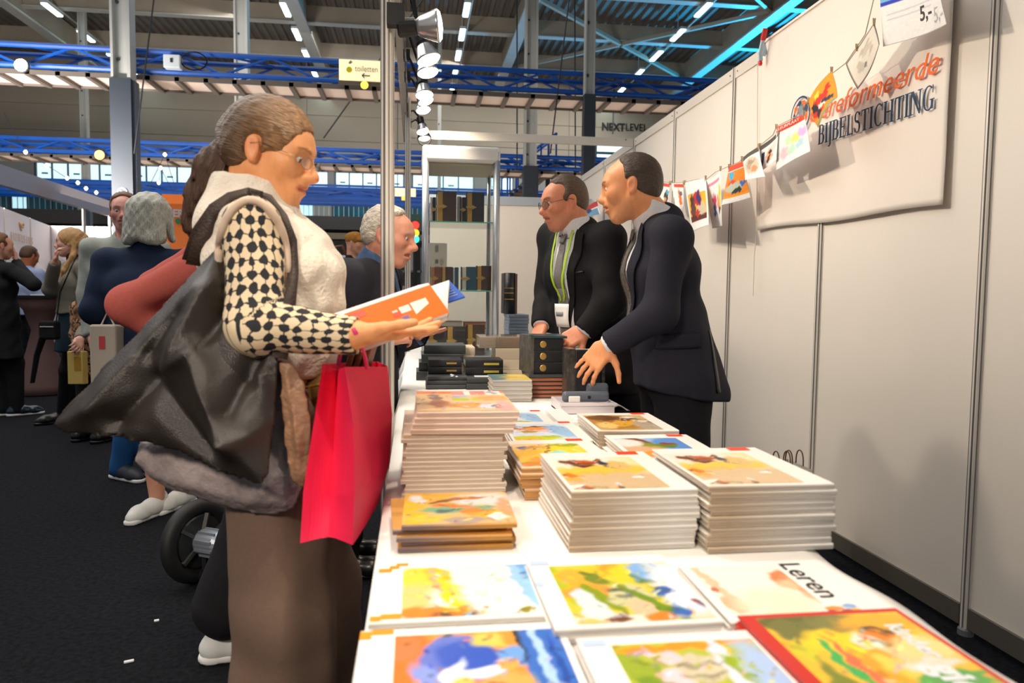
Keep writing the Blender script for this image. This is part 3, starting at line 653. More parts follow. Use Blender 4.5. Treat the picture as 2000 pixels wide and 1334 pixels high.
# ---------------------------------------------------------------- bunting of pictures on a string
M_print = cmat('printed_paper', .6, spec=.3)
BUX = 1.70
W_ = (240, 238, 236)
sheets = [
 ('big price sheet reading 5 at the right end of the bunting', [(1716, -40), (1822, -80), (1843, 47), (1725, 91)], 0,
  [('q', 0, 1, .62, 1, (120, 190, 225)), ('q', 0, 1, .58, .64, (40, 60, 190)), (.3, .8, .22, .1, 10, (240, 160, 30), .4), (.65, .85, .2, .1, 0, (245, 170, 40), .4), (.5, .74, .1, .07, 0, (40, 70, 190), .3), ('q', .1, .9, .44, .455, (206, 206, 212)), ('q', .1, .8, .36, .37, (206, 206, 212))]),
 ('diamond-tilted pencil drawing sheet with a dark outline on the bunting', [(1652, 125), (1707, 44), (1722, 86), (1667, 174)], 1,
  [('q', 0, 1, 0, 1, (120, 112, 104)), ('q', .04, .96, .05, .95, (228, 220, 208)), (.3, .4, .12, .16, 20, (200, 190, 176), .3), (.6, .6, .2, .12, -20, (206, 196, 180), .3), (.4, .25, .05, .08, 0, (130, 126, 118), .3), (.7, .4, .1, .06, 30, (190, 180, 166), .3), (.55, .72, .25, .05, 10, (196, 186, 170), .3)]),
 ('orange and red painted sheet overlapping the banner emblem', [(1579, 198), (1624, 138), (1645, 190), (1590, 250)], 2,
  [('q', 0, 1, 0, 1, (246, 150, 26)), (.35, .45, .33, .3, 0, (214, 52, 30), .15), (.2, .5, .12, .2, 30, (40, 36, 46), .2), (.5, .35, .18, .07, -30, (240, 226, 210), .2), (.75, .6, .2, .08, 60, (222, 44, 30), .2), (.4, .75, .12, .1, 0, (250, 214, 60), .3), ('q', .05, .95, .02, .08, (80, 170, 150)), (.7, .3, .22, .06, -30, (56, 60, 70), .2), (.3, .25, .1, .12, 0, (50, 46, 60), .25)]),
 ('white sheet with a red title strip and pastel flowers on the bunting', [(1516, 249), (1570, 222), (1588, 296), (1515, 333)], 3,
  [(.3, .3, .16, .14, 0, (246, 190, 200), .6), (.6, .55, .16, .12, 0, (226, 236, 120), .6), (.5, .3, .14, .12, 0, (190, 226, 200), .6), (.85, .6, .12, .12, 0, (244, 180, 230), .6), (.4, .55, .1, .1, 0, (200, 236, 190), .6), (.75, .35, .12, .12, 0, (180, 214, 226), .6), ('q', .02, .98, .86, 1, (226, 74, 46))]),
 ('sheet with a slate title strip and a peach reading figure on the bunting', [(1484, 286), (1521, 256), (1514, 312), (1486, 342)], 4,
  [('q', .02, .98, .84, 1, (90, 88, 84)), ('q', .1, .24, .1, .7, (46, 56, 100)), (.55, .45, .2, .26, 10, (236, 170, 130), .3), (.55, .55, .1, .1, 0, (60, 36, 32), .25), (.5, .3, .1, .14, 0, (80, 40, 36), .3), (.75, .6, .15, .2, 0, (214, 216, 210), .3)]),
 ('sheet with a slate title strip and a beige pencil sketch on the bunting', [(1449, 311), (1482, 287), (1487, 345), (1462, 352)], 5,
  [('q', .02, .98, .85, 1, (84, 80, 74)), (.5, .5, .4, .32, 0, (214, 196, 172), .3), (.4, .5, .12, .14, 0, (190, 160, 140), .4), (.65, .35, .14, .1, 30, (226, 150, 100), .4), (.55, .62, .2, .08, 0, (170, 150, 130), .4)]),
 ('sheet with an orange painted room and a red title strip on the bunting', [(1424, 326), (1453, 314), (1461, 386), (1411, 401)], 6,
  [('q', 0, 1, .86, 1, (226, 84, 50)), ('q', 0, 1, .2, .84, (236, 140, 40)), (.25, .72, .14, .1, 0, (60, 180, 226), .15), (.4, .4, .36, .14, 0, (190, 196, 180), .2), (.5, .3, .2, .07, 10, (36, 60, 60), .2), (.8, .45, .12, .07, 0, (60, 110, 190), .2), ('q', 0, 1, .14, .2, (240, 160, 30)), (.3, .55, .16, .06, 0, (220, 80, 50), .2)]),
 ('pale sheet with small pink and blue children figures on the bunting', [(1378, 353), (1407, 330), (1411, 438), (1387, 446)], 7,
  [('q', .1, .8, .84, .9, (226, 140, 170)), (.35, .5, .1, .16, 0, (206, 70, 110), .3), (.3, .35, .08, .14, 10, (60, 110, 180), .3), (.6, .45, .1, .16, 0, (226, 160, 110), .3), (.8, .55, .1, .24, 0, (214, 214, 50), .3), (.65, .3, .12, .05, 0, (70, 50, 60), .3)]),
 ('white sheet with a red and yellow picture of a man at a table', [(1338, 357), (1378, 348), (1390, 440), (1346, 452)], 8,
  [('q', .08, .95, .16, .74, (240, 176, 40)), (.55, .62, .2, .16, 0, (190, 36, 50), .1), (.62, .62, .1, .12, 0, (50, 44, 110), .1), (.3, .46, .14, .24, 0, (96, 60, 56), .2), (.28, .58, .07, .07, 0, (60, 34, 30), .2), ('q', .08, .95, .16, .28, (92, 34, 26)), (.7, .38, .2, .12, 10, (206, 190, 170), .25), (.5, .32, .16, .06, 0, (190, 60, 40), .3)]),
 ('narrow white sheet with a red title strip and an orange figure', [(1311, 358), (1335, 358), (1339, 414), (1319, 410)], 9,
  [('q', .3, 1, .86, .97, (226, 84, 64)), (.75, .5, .1, .3, 20, (230, 120, 60), .3), (.8, .62, .08, .1, 0, (110, 100, 120), .3)]),
 ('small white sheet with red strip and dark figure behind the navy suit', [(1284, 355), (1308, 358), (1304, 408), (1290, 402)], 10,
  [('q', .3, 1, .84, .97, (220, 80, 60)), (.7, .45, .24, .24, 0, (60, 60, 50), .2), (.8, .62, .16, .1, 0, (90, 170, 190), .3), (.6, .3, .16, .1, 30, (214, 150, 90), .3)]),
 ('red, white and blue sheet at the far end beside the men\'s heads', [(1140, 407), (1166, 392), (1170, 418), (1148, 424)], 11,
  [('q', 0, 1, .6, 1, (196, 60, 60)), ('q', .1, .9, .0, .5, (110, 160, 200)), (.3, .5, .2, .2, 0, (50, 70, 110), .3)]),
]
line = [gx(1762, -40, BUX-.02)]
pegs = []
for k, (lab, q, sd, st) in enumerate(sheets):
    tl, tr, br, bl = [gx(x, y, BUX+dx) for (x, y), dx in zip(q, (0, 0, -.02+.05*math.sin(k*2.3), .03*math.cos(k*1.7)))]
    def fn(u, v, tl=tl, tr=tr, br=br, bl=bl, k=k):
        u1, v1 = u[:, None], v[:, None]
        p = bl*(1-u1)*(1-v1)+br*u1*(1-v1)+tr*u1*v1+tl*(1-u1)*v1
        p[:, 0] += (.012*np.sin(u*PI)*np.sin(k*1.9+1)+.02*(1-v)**2*np.sin(k+u*2.6))
        return p
    r = thing('hanging_sheet', tuple(tl), lab, 'sheet', 'pictures pegged on the bunting')
    o = sheet('paper', fn, 40, 52, st, W_, M_print, r, seed=sd, warp=.03)
    sm = o.modifiers.new('thick', 'SOLIDIFY'); sm.thickness = .0006
    for e in ((tl, tr) if k != 1 else (tl*.6+tr*.4, tr)):
        pegs.append(e)
    line += [tl*.3+tr*.7+A(.0, 0, .004), tl+A(0, 0, .004)] if k else [tr+A(0, 0, .004), tl+A(0, 0, .004)]
    if k == 0:
        n_ = unit(np.cross(br-bl, tl-bl)); n_ = -n_ if n_[0] > 0 else n_
        text_mesh('price', '5,-', .068, M_letter, gx(1797, 42, BUX-.03), unit(br-bl), unit(tl-bl), r, .0006, bold=.001)
    if k == 3:
        text_mesh('title', 'KLEURPLAAT', .018, M_white, (tl*.88+bl*.12)+A(-.008, 0, .001)+unit(tr-tl)*.01, unit(tr-tl), unit(tl-bl), r, .0004, width=np.linalg.norm(tr-tl)*.85)
line.sort(key=lambda p: p[1]); line.append(gx(1120, 400, BUX))
tag(MB().tube(line, .0022, 5).build('bunting_string', mat('natural_string', (190, 176, 150), .9)), 'thin natural string carrying the pegged pictures along the wall', 'string')
M_peg = mat('pale_wood_peg', (206, 184, 148), .7)
for k, e in enumerate(pegs):
    r = thing('clothes_peg', tuple(e), 'small wooden clothes peg holding the pictures, %s along the string from the right' % NTH[k], 'peg', 'pegs on the bunting string')
    for s in (-1, 1): MB().bar(e+A(.002*s, 0, -.012), e+A(.004*s, 0, .016), .003, .005).build('peg_half', M_peg, r)
# ================================================================ LONG TABLE AND BOOKS
TZ = .74
M_linen = mat('white_tablecloth', (240, 238, 234), .8, noise=.012, nscale=6, bump=.1, bscale=22)
M_ply = mat('pale_ply', (200, 184, 160), .6, noise=.1, nscale=6); M_leg = mat('steel_leg', (150, 152, 156), .4, metal=.6)
TX0, TX1, TY0, TY1 = -.062, .648, .3, 6.05
for k in range(3):
    y0 = TY0+k*1.917; y1 = y0+1.91
    t = thing('folding_table', ((TX0+TX1)/2, y0, 0), 'trestle table hidden under the white cloth, %s from the camera' % NTH[k], 'table', 'tables under the white cloth')
    MB().box((TX0+.01, y0, TZ-.035), (TX1-.01, y1, TZ-.006)).build('tabletop', M_ply, t)
    for sx in (TX0+.08, TX1-.08):
        for sy in (y0+.2, y1-.2): MB().cyl((sx, sy, 0), (sx, sy, TZ-.035), .014, 8).build('leg', M_leg, t)
# cloth: top with rolled, wavy edges and a hanging drop on both sides
nx, ny = 44, 260
s = np.linspace(-1, 1, nx+1); yy = np.linspace(TY0-.02, TY1+.02, ny+1)
V = np.zeros((ny+1, nx+1, 3))
wd = TX1-TX0; drop = .30
for i, a in enumerate(s):
    L = (wd/2+drop)*abs(a); sg = 1 if a > 0 else -1
    if L <= wd/2-.012: off, z = L, 0.0
    elif L <= wd/2+.012: t = (L-(wd/2-.012))/.024*PI/2; off = wd/2-.012+.012*math.sin(t); z = -.012*(1-math.cos(t))
    else: off = wd/2; z = -.012-(L-wd/2-.012)
    fold = (.014*np.sin(yy*13+1.1)+.011*np.sin(yy*29+2)+.02*np.sin(yy*5.3))*np.clip((yy-1.2)/1.5,.1,1)*min(1, max(0, -z/.12))
    edge = .006*np.sin(yy*24+.6*np.sin(yy*5))*max(0, 1-abs(L-wd/2)/.03)
    V[:, i, 0] = (TX0+TX1)/2+sg*(off+np.abs(fold)*1.0+fold*.3+edge*(sg > 0)); V[:, i, 1] = yy; V[:, i, 2] = TZ+z+.0005*np.sin(yy*31+a*9)*(z > -.01)
i = (np.arange(nx)[None]+np.arange(ny)[:, None]*(nx+1)).ravel()
o = mesh_from('tablecloth', V.reshape(-1, 3), np.stack([i, i+1, i+nx+2, i+nx+1], 1), M_linen, None, True)
tag(o, 'long white cloth over the book table with a softly waved edge', 'tablecloth')

# ---------------------------------------------------------------- book makers (local frame: x right, y away, z up; origin at near left bottom)
M_page = mat('page_edges', (226, 216, 198), .8, noise=.10, nscale=4, stretch=(1, 1, 900))
M_page_br = mat('brown_page_edges', (188, 116, 84), .6, noise=.12, nscale=4, stretch=(1, 1, 900))
M_page_gold = mat('gilt_edges', (196, 150, 74), .35, metal=.6, noise=.12, nscale=4, stretch=(1, 1, 700))
M_page_gr = mat('grey_page_edges', (196, 192, 182), .7, noise=.10, nscale=4, stretch=(1, 1, 900))
M_cover = cmat('printed_cover', .32, spec=.5)
def boards(w, d, t, b=.0022, hinge=True):
    """C-shaped case of a hardback: back board, rounded spine at y=0, front board"""
    prof = [(d, 0), (.007, 0), (.0045, .0007), (.001, .0)]
    for a in np.linspace(-80, 80, 7): prof.append((-.0025*math.cos(math.radians(a)), t/2+t/2*math.sin(math.radians(a))))
    prof += [(.001, t), (.0045, t-.0007), (.007, t), (d, t), (d, t-b), (b, t-b), (b, b), (d, b)]
    return prof
BOOKM = {}
def book_meshes(kind, w, d, t, covm, pagem, spine_art=None):
    key = (kind, round(w, 3), round(d, 3), round(t, 4), covm.name, pagem.name)
    if key in BOOKM: return BOOKM[key]
    prof = boards(w, d, t); n = len(prof)
    xs = [0, w*.16, w*.80, w]; v = [(x, y, z) for x in xs for y, z in prof]; f = []
    for j in range(3): f += [(j*n+k, j*n+(k+1) % n, (j+1)*n+(k+1) % n, (j+1)*n+k) for k in range(n)]
    f += [tuple(range(n))[::-1], tuple(3*n+k for k in range(n))]
    col = None
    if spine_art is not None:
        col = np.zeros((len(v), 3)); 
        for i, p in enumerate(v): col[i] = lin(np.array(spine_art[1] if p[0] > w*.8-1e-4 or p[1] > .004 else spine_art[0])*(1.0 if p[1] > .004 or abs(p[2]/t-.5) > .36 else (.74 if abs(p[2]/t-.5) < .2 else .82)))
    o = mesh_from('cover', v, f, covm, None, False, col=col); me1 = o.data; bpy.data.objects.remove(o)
    e = .003
    o = MB().box((e, .0025, .0022), (w-e, d-e, t-.0022)).build('pages', pagem); me2 = o.data; bpy.data.objects.remove(o)
    BOOKM[key] = (me1, me2); return BOOKM[key]
def book(name, loc, rz, w, d, t, covm, pagem, label, cat='book', group=None, spine_art=None, kind='h'):
    r = thing(name, loc, label, cat, group, rz=rz); ORG[r.name] = np.zeros(3)
    a, b = book_meshes(kind, w, d, t, covm, pagem, spine_art)
    link('cover', a, r); link('pages', b, r); return r
def topart(r, w, d, t, strokes, base, seed, inset=(0, 1, 0, 1), res=56, warp=.02, grain=.03):
    u0, u1, v0, v1 = inset
    sheet('cover_picture', lambda u, v: np.stack([w*(u0+(u1-u0)*u), d*(v0+(v1-v0)*v), np.full(len(u), t+.0004)], 1), res, res, strokes, base, M_cover, r, seed, warp, grain, local=True, smooth=False)
def patch(r, name, w, d, t, q, m, dz=.0007):
    u0, u1, v0, v1 = q; MB().add([(w*u0, d*v0, t+dz), (w*u1, d*v0, t+dz), (w*u1, d*v1, t+dz), (w*u0, d*v1, t+dz)], [(0, 1, 2, 3)]).build(name, m, r, local=True)
M_redtag = mat('red_cover_tag', (238, 66, 22), .4)
M_whitecov = mat('white_cover', (238, 235, 230), .35)
def stack(n, x, y, w, d, t, z0, covm, pagem, desc, where, group, jit=.004, rot=0, spine_art=None, rrot=.012, name='picture_book', cat='book'):
    """n single books one on another; returns the top one"""
    rg = random.Random(int(x*1000)+n); out = None
    for k in range(n):
        nth = n-1-k
        lab = '%s, %s of %s' % (desc, 'topmost' if nth == 0 else ('bottom one' if nth == n-1 else NTH[nth]+' from top'), where)
        last = k == n-1
        out = book(name, (x+rg.uniform(-jit, jit), y+rg.uniform(-jit, jit)*.6, z0+k*t), rot+rg.uniform(-rrot, rrot), w, d, t-.0003, covm, pagem, lab, cat, group, spine_art)
    return out
TAN = ((196, 176, 150), (236, 232, 226))
art_sun = [('q', 0, 1, 0, 1, (240, 214, 160)), (.3, .88, .5, .22, 0, (238, 226, 214), .5), (.5, .55, .6, .16, 4, (244, 190, 70), .5), (.4, .42, .3, .08, 0, (246, 180, 30), .5), (.6, .2, .7, .26, 0, (206, 178, 138), .4),
           (.34, .8, .2, .09, -12, (150, 74, 26), .25), (.2, .84, .12, .07, -30, (110, 50, 20), .3), (.33, .7, .16, .035, -6, (70, 44, 30), .3), (.42, .86, .12, .03, 4, (206, 96, 30), .3), (.62, .74, .06, .2, 32, (44, 44, 50), .2), (.56, .88, .05, .05, 0, (40, 40, 46), .3),
           (.75, .7, .12, .16, 20, (214, 180, 110), .4), (.08, .42, .07, .06, 0, (226, 120, 40), .3), (.1, .3, .09, .05, 0, (240, 170, 60), .3), (.06, .1, .08, .04, 0, (246, 240, 230), .3), (.12, .04, .1, .03, 0, (120, 100, 84), .3), (.35, .06, .03, .03, 0, (160, 140, 118), .3), (.5, .1, .03, .05, 0, (238, 228, 214), .3), (.5, .03, .03, .03, 0, (120, 104, 90), .3), (.8, .32, .06, .035, -8, (246, 244, 240), .2)]
art_face = [('q', 0, 1, 0, 1, (238, 206, 150)), (.25, .4, .34, .4, 20, (240, 190, 70), .4), (.7, .55, .34, .36, 0, (244, 206, 40), .4), (.5, .3, .14, .4, -25, (150, 214, 200), .25), (.62, .2, .1, .3, -10, (90, 160, 206), .3), (.2, .82, .1, .07, 0, (40, 84, 170), .25), (.36, .84, .2, .05, 8, (232, 160, 70), .3), (.46, .6, .03, .4, -20, (150, 120, 60), .2), (.8, .9, .24, .08, 0, (150, 160, 30), .4), (.25, .25, .12, .12, 0, (226, 160, 60), .4), (.9, .2, .1, .3, 0, (226, 226, 220), .5), (.15, .1, .2, .1, 0, (214, 140, 60), .4)]
art_oval = [('q', 0, 1, 0, 1, (214, 222, 236)), (.5, .72, .46, .13, 2, (96, 62, 40), .12), (.5, .68, .42, .11, 2, (240, 150, 60), .25), (.55, .55, .4, .07, 0, (236, 190, 180), .4), (.85, .5, .2, .4, 20, (150, 190, 226), .5), (.25, .1, .5, .14, 0, (198, 206, 30), .4), (.1, .02, .3, .1, 0, (240, 186, 30), .4), (.62, .18, .14, .08, 0, (170, 190, 60), .4), (.2, .78, .08, .08, 0, (90, 110, 170), .25), (.22, .78, .05, .04, 0, (240, 240, 244), .3), (.3, .5, .12, .07, 10, (190, 150, 60), .4)]
art_brown = [('q', 0, 1, 0, 1, (206, 176, 120)), (.4, .5, .5, .5, 0, (168, 122, 48), .5), (.3, .8, .3, .2, 0, (92, 56, 24), .3), (.5, .4, .3, .16, 30, (214, 160, 50), .4), (.75, .8, .12, .1, 0, (226, 214, 196), .3), (.7, .72, .16, .04, 0, (70, 44, 26), .3), (.85, .3, .2, .3, 0, (176, 160, 140), .4), (.6, .65, .1, .08, 0, (150, 60, 24), .3), (.2, .3, .16, .2, 0, (226, 190, 110), .4), (.9, .55, .1, .05, 0, (236, 230, 222), .3)]
art_hills = [('q', 0, 1, 0, 1, (200, 214, 236)), (.85, .7, .4, .4, 0, (90, 140, 210), .6), (.3, .75, .2, .3, 10, (120, 70, 40), .3), (.35, .55, .3, .2, 0, (130, 140, 40), .3), (.2, .3, .4, .3, 0, (214, 170, 130), .4), (.7, .6, .18, .1, 0, (96, 130, 50), .3), (.74, .68, .12, .05, 0, (150, 60, 50), .3), (.4, .2, .3, .14, 0, (236, 150, 60), .4), (.15, .75, .2, .2, 0, (236, 222, 216), .4)]
def redtag(r, w, d, t, u=(.74, .93)): patch(r, 'red_tag', w, d, t, (u[0], u[1], .905, .998), M_redtag)
cov_tan = cmat('picture_book_case', .34, spec=.5)
PW, PD_ = .208, .276
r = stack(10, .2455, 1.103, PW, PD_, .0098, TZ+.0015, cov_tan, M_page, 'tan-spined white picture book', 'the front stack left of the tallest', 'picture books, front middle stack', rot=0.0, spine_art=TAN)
r2 = stack(11, .462, 1.078, PW+.004, PD_, .0098, TZ+.0015, cov_tan, M_page, 'tan-spined white picture book', 'the tallest white stack, right', 'picture books, tall right stack', rot=0.0, spine_art=TAN)
for q, sd in ((r, 1), (r2, 1)):
    topart(q, PW, PD_, .0095, art_sun, (238, 220, 190), 5, (.03, .80, .03, .84)); redtag(q, PW, PD_, .0095, (.72, .92))
r = stack(6, .213, 1.402, PW, PD_-.01, .0105, TZ+.0015, cov_tan, M_page, 'orange-spined picture book', 'the stack behind the front middle one', 'picture books, second row middle', rot=.015, spine_art=((214, 160, 96), (236, 230, 222)), jit=.008, rrot=.03)
topart(r, PW, PD_, .0102, art_face, (236, 210, 150), 9, (.03, .82, .03, .82)); redtag(r, PW, PD_, .0102)
r = stack(5, .478, 1.522, PW+.008, PD_, .0098, TZ+.0015, cov_tan, M_page, 'landscape-covered picture book', 'the stack behind the tallest white one', 'picture books, second row right', rot=-.02, spine_art=TAN)
topart(r, PW+.008, PD_, .0095, art_hills, (230, 226, 226), 12, (.05, .8, .03, .84)); redtag(r, PW+.008, PD_, .0095)
r = stack(6, .470, 1.806, PW+.008, PD_, .0098, TZ+.0015, cov_tan, M_page, 'brown-covered picture book', 'the rearmost white stack by the navy suit', 'picture books, third row right', rot=-.02, spine_art=((150, 136, 118), (236, 232, 226)))
topart(r, PW+.008, PD_, .0095, art_brown, (220, 200, 160), 14, (.05, .83, .03, .86)); redtag(r, PW+.008, PD_, .0095)
r = stack(3, .250, 1.838, PW, PD_, .0098, TZ+.0015, cov_tan, M_page, 'oval-covered picture book', 'the stack right of the tall left pile', 'picture books, third row middle', rot=0, spine_art=TAN)
topart(r, PW, PD_, .0095, art_oval, (226, 226, 230), 16, (.03, .85, .03, .86)); redtag(r, PW, PD_, .0095, (.8, .97))
r = stack(2, .222, 2.125, PW-.01, PD_-.01, .0098, TZ+.0015, cov_tan, M_page, 'oval-covered picture book', 'the rear stack by the blank paper', 'picture books, fourth row middle', rot=0, spine_art=TAN)
topart(r, PW-.01, PD_-.01, .0095, art_oval, (226, 226, 230), 18, (.03, .85, .03, .86)); redtag(r, PW-.01, PD_-.01, .0095, (.8, .97))
# the tall left pile: two batches, slightly shifted
sp = ((224, 206, 184), (228, 212, 192))
for k in range(14):
    book('story_book', (-.024+random.uniform(-.004, .004)+.003*(k % 3), 1.436, TZ+.0015+k*.0092), random.uniform(-.01, .01), .202, .30, .0089, cov_tan, M_page, 'beige spined book, %s of the tall left pile' % ('bottom one' if k == 0 else NTH[17-k]+' from top'), 'book', 'books in the tall left pile', sp)
for k in range(4):
    r = book('story_book', (-.008+.004*k, 1.43, TZ+.0015+14*.0092+k*.0112), .012*k-.03, .204, .30, .0108, cov_tan, M_page, ('pink and orange covered book, topmost' if k == 3 else 'thicker pale pink spined book, %s from top' % NTH[3-k])+' of the tall left pile', 'book', 'thicker books on the tall left pile', ((234, 206, 186), (238, 216, 200)))
topart(r, .204, .30, .0108, [('q', 0, 1, 0, 1, (236, 196, 150)), (.1, .5, .2, .5, 0, (244, 206, 150), .5), (.22, .55, .07, .3, 10, (150, 120, 110), .3), (.24, .35, .1, .2, 0, (206, 130, 90), .4), ('q', 0, 1, .86, 1, (236, 120, 40)), ('q', .4, .68, .8, .97, (232, 140, 146)), ('q', .55, .62, .78, .99, (250, 236, 226)), ('q', .7, .78, .8, .97, (236, 130, 130)), ('q', .38, .56, .5, .62, (190, 204, 30)), ('q', .6, .76, .5, .62, (196, 206, 40)), ('q', .4, .56, .66, .74, (170, 180, 226)), (.85, .6, .2, .14, 0, (240, 170, 100), .4), (.5, .25, .2, .12, 0, (226, 160, 90), .4), (.75, .2, .12, .12, 20, (214, 214, 230), .3), (.83, .2, .06, .08, 0, (90, 90, 110), .3), (.9, .2, .08, .3, 0, (238, 170, 160), .5), ('q', .8, .98, .8, .99, (244, 240, 240)), (.86, .9, .05, .04, 0, (180, 180, 190), .3)], (236, 200, 160), 21, (.005, .995, .01, .99))
# the low pile of brown picture books in front of it
for k in range(5):
    r = book('story_book', (-.026+[.0, .006, -.002, -.008, .006][k], 1.128+[0, .004, -.004, .006, .0][k], TZ+.0015+k*.0088), [0, .02, -.02, .05, -.02][k], .182, .178, .0085, cov_tan, M_page, ('brown and yellow picture book with a teal swirl, topmost' if k == 4 else 'dark spined picture book, %s from top' % NTH[4-k])+' of the low left pile', 'book', 'books in the low left pile', ((132, 108, 104), (206, 150, 70)))
topart(r, .182, .178, .0085, [('q', 0, 1, 0, 1, (214, 180, 120)), (.3, .85, .4, .2, 0, (226, 170, 60), .4), (.1, .5, .12, .6, 0, (240, 180, 30), .4), (.12, .8, .06, .16, 20, (236, 226, 226), .3), (.5, .45, .36, .12, 8, (120, 170, 130), .3), (.45, .55, .2, .06, -10, (236, 130, 60), .3), (.4, .4, .14, .05, 10, (70, 110, 110), .3), (.75, .75, .3, .2, 0, (226, 216, 214), .5), (.65, .35, .12, .12, 0, (206, 130, 50), .3), (.8, .25, .2, .12, 0, (232, 170, 50), .4), (.3, .15, .3, .08, 0, (240, 190, 60), .4), (.55, .1, .2, .1, 0, (170, 150, 140), .4), (.85, .2, .07, .1, 0, (244, 240, 236), .25), (.95, .5, .08, .3, 0, (206, 160, 120), .5), (.35, .7, .12, .05, 20, (120, 76, 40), .3), (.6, .8, .2, .05, 10, (176, 110, 50), .3)], (214, 180, 120), 23, (.0, 1, .0, 1))

# ---------------------------------------------------------------- flat picture books in the foreground
def flat(n, x, y, w, d, t, rot, label, group, sp=TAN, pagem=M_page):
    out = None
    for k in range(n):
        out = book('picture_book', (x+.0015*k, y-.001*k, TZ+.0015+k*t), rot+.004*k, w, d, t-.0003, cov_tan, pagem, (label if k == n-1 else 'book lying under the %s' % label.split(', ')[0]), 'book', group, sp)
    return out
SPW = ((232, 228, 222), (238, 236, 232))
r = flat(1, -.055, .868, .232, .196, .009, 0, 'white picture book with a yellow and pale blue cover, orange squares left', 'foreground picture books', SPW)
topart(r, .232, .196, .0087, [('q', 0, 1, 0, 1, (244, 238, 226)), (.12, .75, .16, .3, 0, (234, 206, 60), .4), (.08, .35, .14, .3, 0, (226, 196, 120), .5), (.3, .7, .09, .4, 15, (206, 184, 30), .3), (.36, .4, .08, .4, 14, (244, 206, 20), .3), (.24, .72, .03, .3, 5, (226, 170, 120), .4), (.2, .06, .26, .12, -10, (226, 130, 30), .4), (.36, .03, .16, .06, 0, (96, 60, 50), .4), (.43, .1, .12, .06, 40, (214, 120, 30), .4), (.93, .6, .09, .7, 8, (150, 196, 234), .4), (.97, .8, .05, .3, 8, (110, 166, 220), .4), (.72, .5, .06, .6, 4, (226, 232, 240), .5), (.85, .05, .05, .05, 0, (150, 140, 40), .3), (.6, .6, .2, .5, 0, (250, 240, 226), .6)], (244, 238, 228), 31, (.17, .955, .03, .86), 64)
M_orsq = mat('orange_square_print', (240, 150, 20), .4); M_blsq = mat('blue_square_print', (186, 206, 238), .4)
for q in ((.02, .10, .80, .87), (.085, .145, .86, .92), (.125, .2, .915, .965)): patch(r, 'orange_square', .232, .196, .0087, q, M_orsq)
for q in ((.005, .06, -.06+.065, .075), (.06, .17, .03, .10)): patch(r, 'orange_square', .232, .196, .0087, q, M_orsq)
r = flat(2, .160, .806, .205, .222, .0098, 0, 'white picture book with a green flower garden cover, blue squares left', 'foreground picture books', SPW)
topart(r, .205, .222, .0095, [('q', 0, 1, 0, 1, (206, 196, 60)), (.06, .6, .08, .5, 10, (170, 186, 20), .3), (.2, .75, .18, .16, 0, (240, 166, 50), .4), (.35, .85, .14, .14, 30, (226, 190, 40), .4), (.32, .72, .07, .16, 30, (110, 130, 30), .3), (.5, .9, .1, .12, 0, (240, 150, 30), .4), (.62, .8, .16, .16, 0, (206, 200, 30), .4), (.2, .5, .2, .12, 10, (240, 150, 60), .4), (.18, .28, .11, .28, 6, (206, 216, 222), .25), (.28, .4, .05, .3, 22, (130, 150, 20), .3), (.5, .4, .17, .2, -8, (196, 196, 150), .25), (.47, .5, .14, .04, -10, (100, 104, 80), .3), (.5, .38, .12, .03, -10, (130, 130, 100), .3), (.55, .2, .12, .12, 0, (226, 186, 150), .4), (.68, .2, .05, .5, 28, (110, 140, 20), .25), (.7, .7, .1, .12, 0, (90, 120, 50), .35), (.78, .85, .14, .2, 0, (120, 170, 226), .4), (.9, .8, .12, .2, 30, (176, 196, 190), .5), (.95, .5, .2, .5, 0, (214, 222, 240), .5), (.78, .45, .08, .09, 20, (40, 96, 170), .3), (.86, .3, .08, .12, 20, (244, 244, 248), .3), (.78, .12, .06, .09, 0, (50, 100, 176), .3), (.97, .24, .03, .07, 20, (130, 60, 40), .25), (.35, .04, .4, .07, 0, (236, 226, 210), .4), (.12, .03, .1, .05, 0, (226, 190, 110), .4), (.3, .04, .1, .04, 0, (110, 70, 40), .4), (.6, .04, .1, .08, 0, (240, 130, 40), .4)], (220, 206, 120), 33, (.14, .98, .03, .86), 72)
for q in ((.02, .15, .885, .96), (.0, .05, .55, .62)): patch(r, 'blue_square', .205, .222, .0095, q, M_blsq)
r = flat(2, .378, .815, .215, .186, .0065, -.02, 'cream picture book with the word Leren along its right side', 'foreground picture books', SPW)
topart(r, .215, .186, .0062, [('q', 0, 1, 0, 1, (248, 238, 224)), (.1, .6, .06, .6, 8, (226, 190, 160), .3), (.12, .2, .14, .16, 20, (222, 176, 140), .4), (.06, .5, .05, .05, 0, (190, 110, 80), .3), (.9, .7, .12, .2, -20, (206, 130, 80), .5), (.98, .45, .06, .3, 0, (222, 160, 120), .5), (.55, .2, .4, .3, 0, (246, 228, 200), .6), (.88, .55, .1, .1, 0, (232, 190, 150), .5)], (246, 236, 222), 35, (.06, .66, .08, .93), 40)
text_mesh('title', 'Leren', .046, M_letter, (.150, .180, .0069), (0, -1, 0), (1, 0, 0), r, .0001, bold=.0003, width=.12, local=True)
topart(r, .215, .186, .0064, [('q', 0, 1, 0, 1, (244, 238, 230)), (.3, .6, .25, .2, 0, (226, 140, 50), .3), (.6, .3, .2, .2, 0, (110, 60, 50), .3), (.75, .75, .2, .2, 0, (130, 170, 214), .3), (.8, .4, .14, .14, 0, (232, 170, 70), .3), (.15, .4, .1, .1, 0, (160, 40, 40), .3)], (244, 238, 230), 36, (.62, .86, .02, .2), 24)
r = flat(1, -.062, .622, .238, .222, .0098, .0, 'white picture book with a large blue cap painted on orange', 'foreground picture books', SPW)
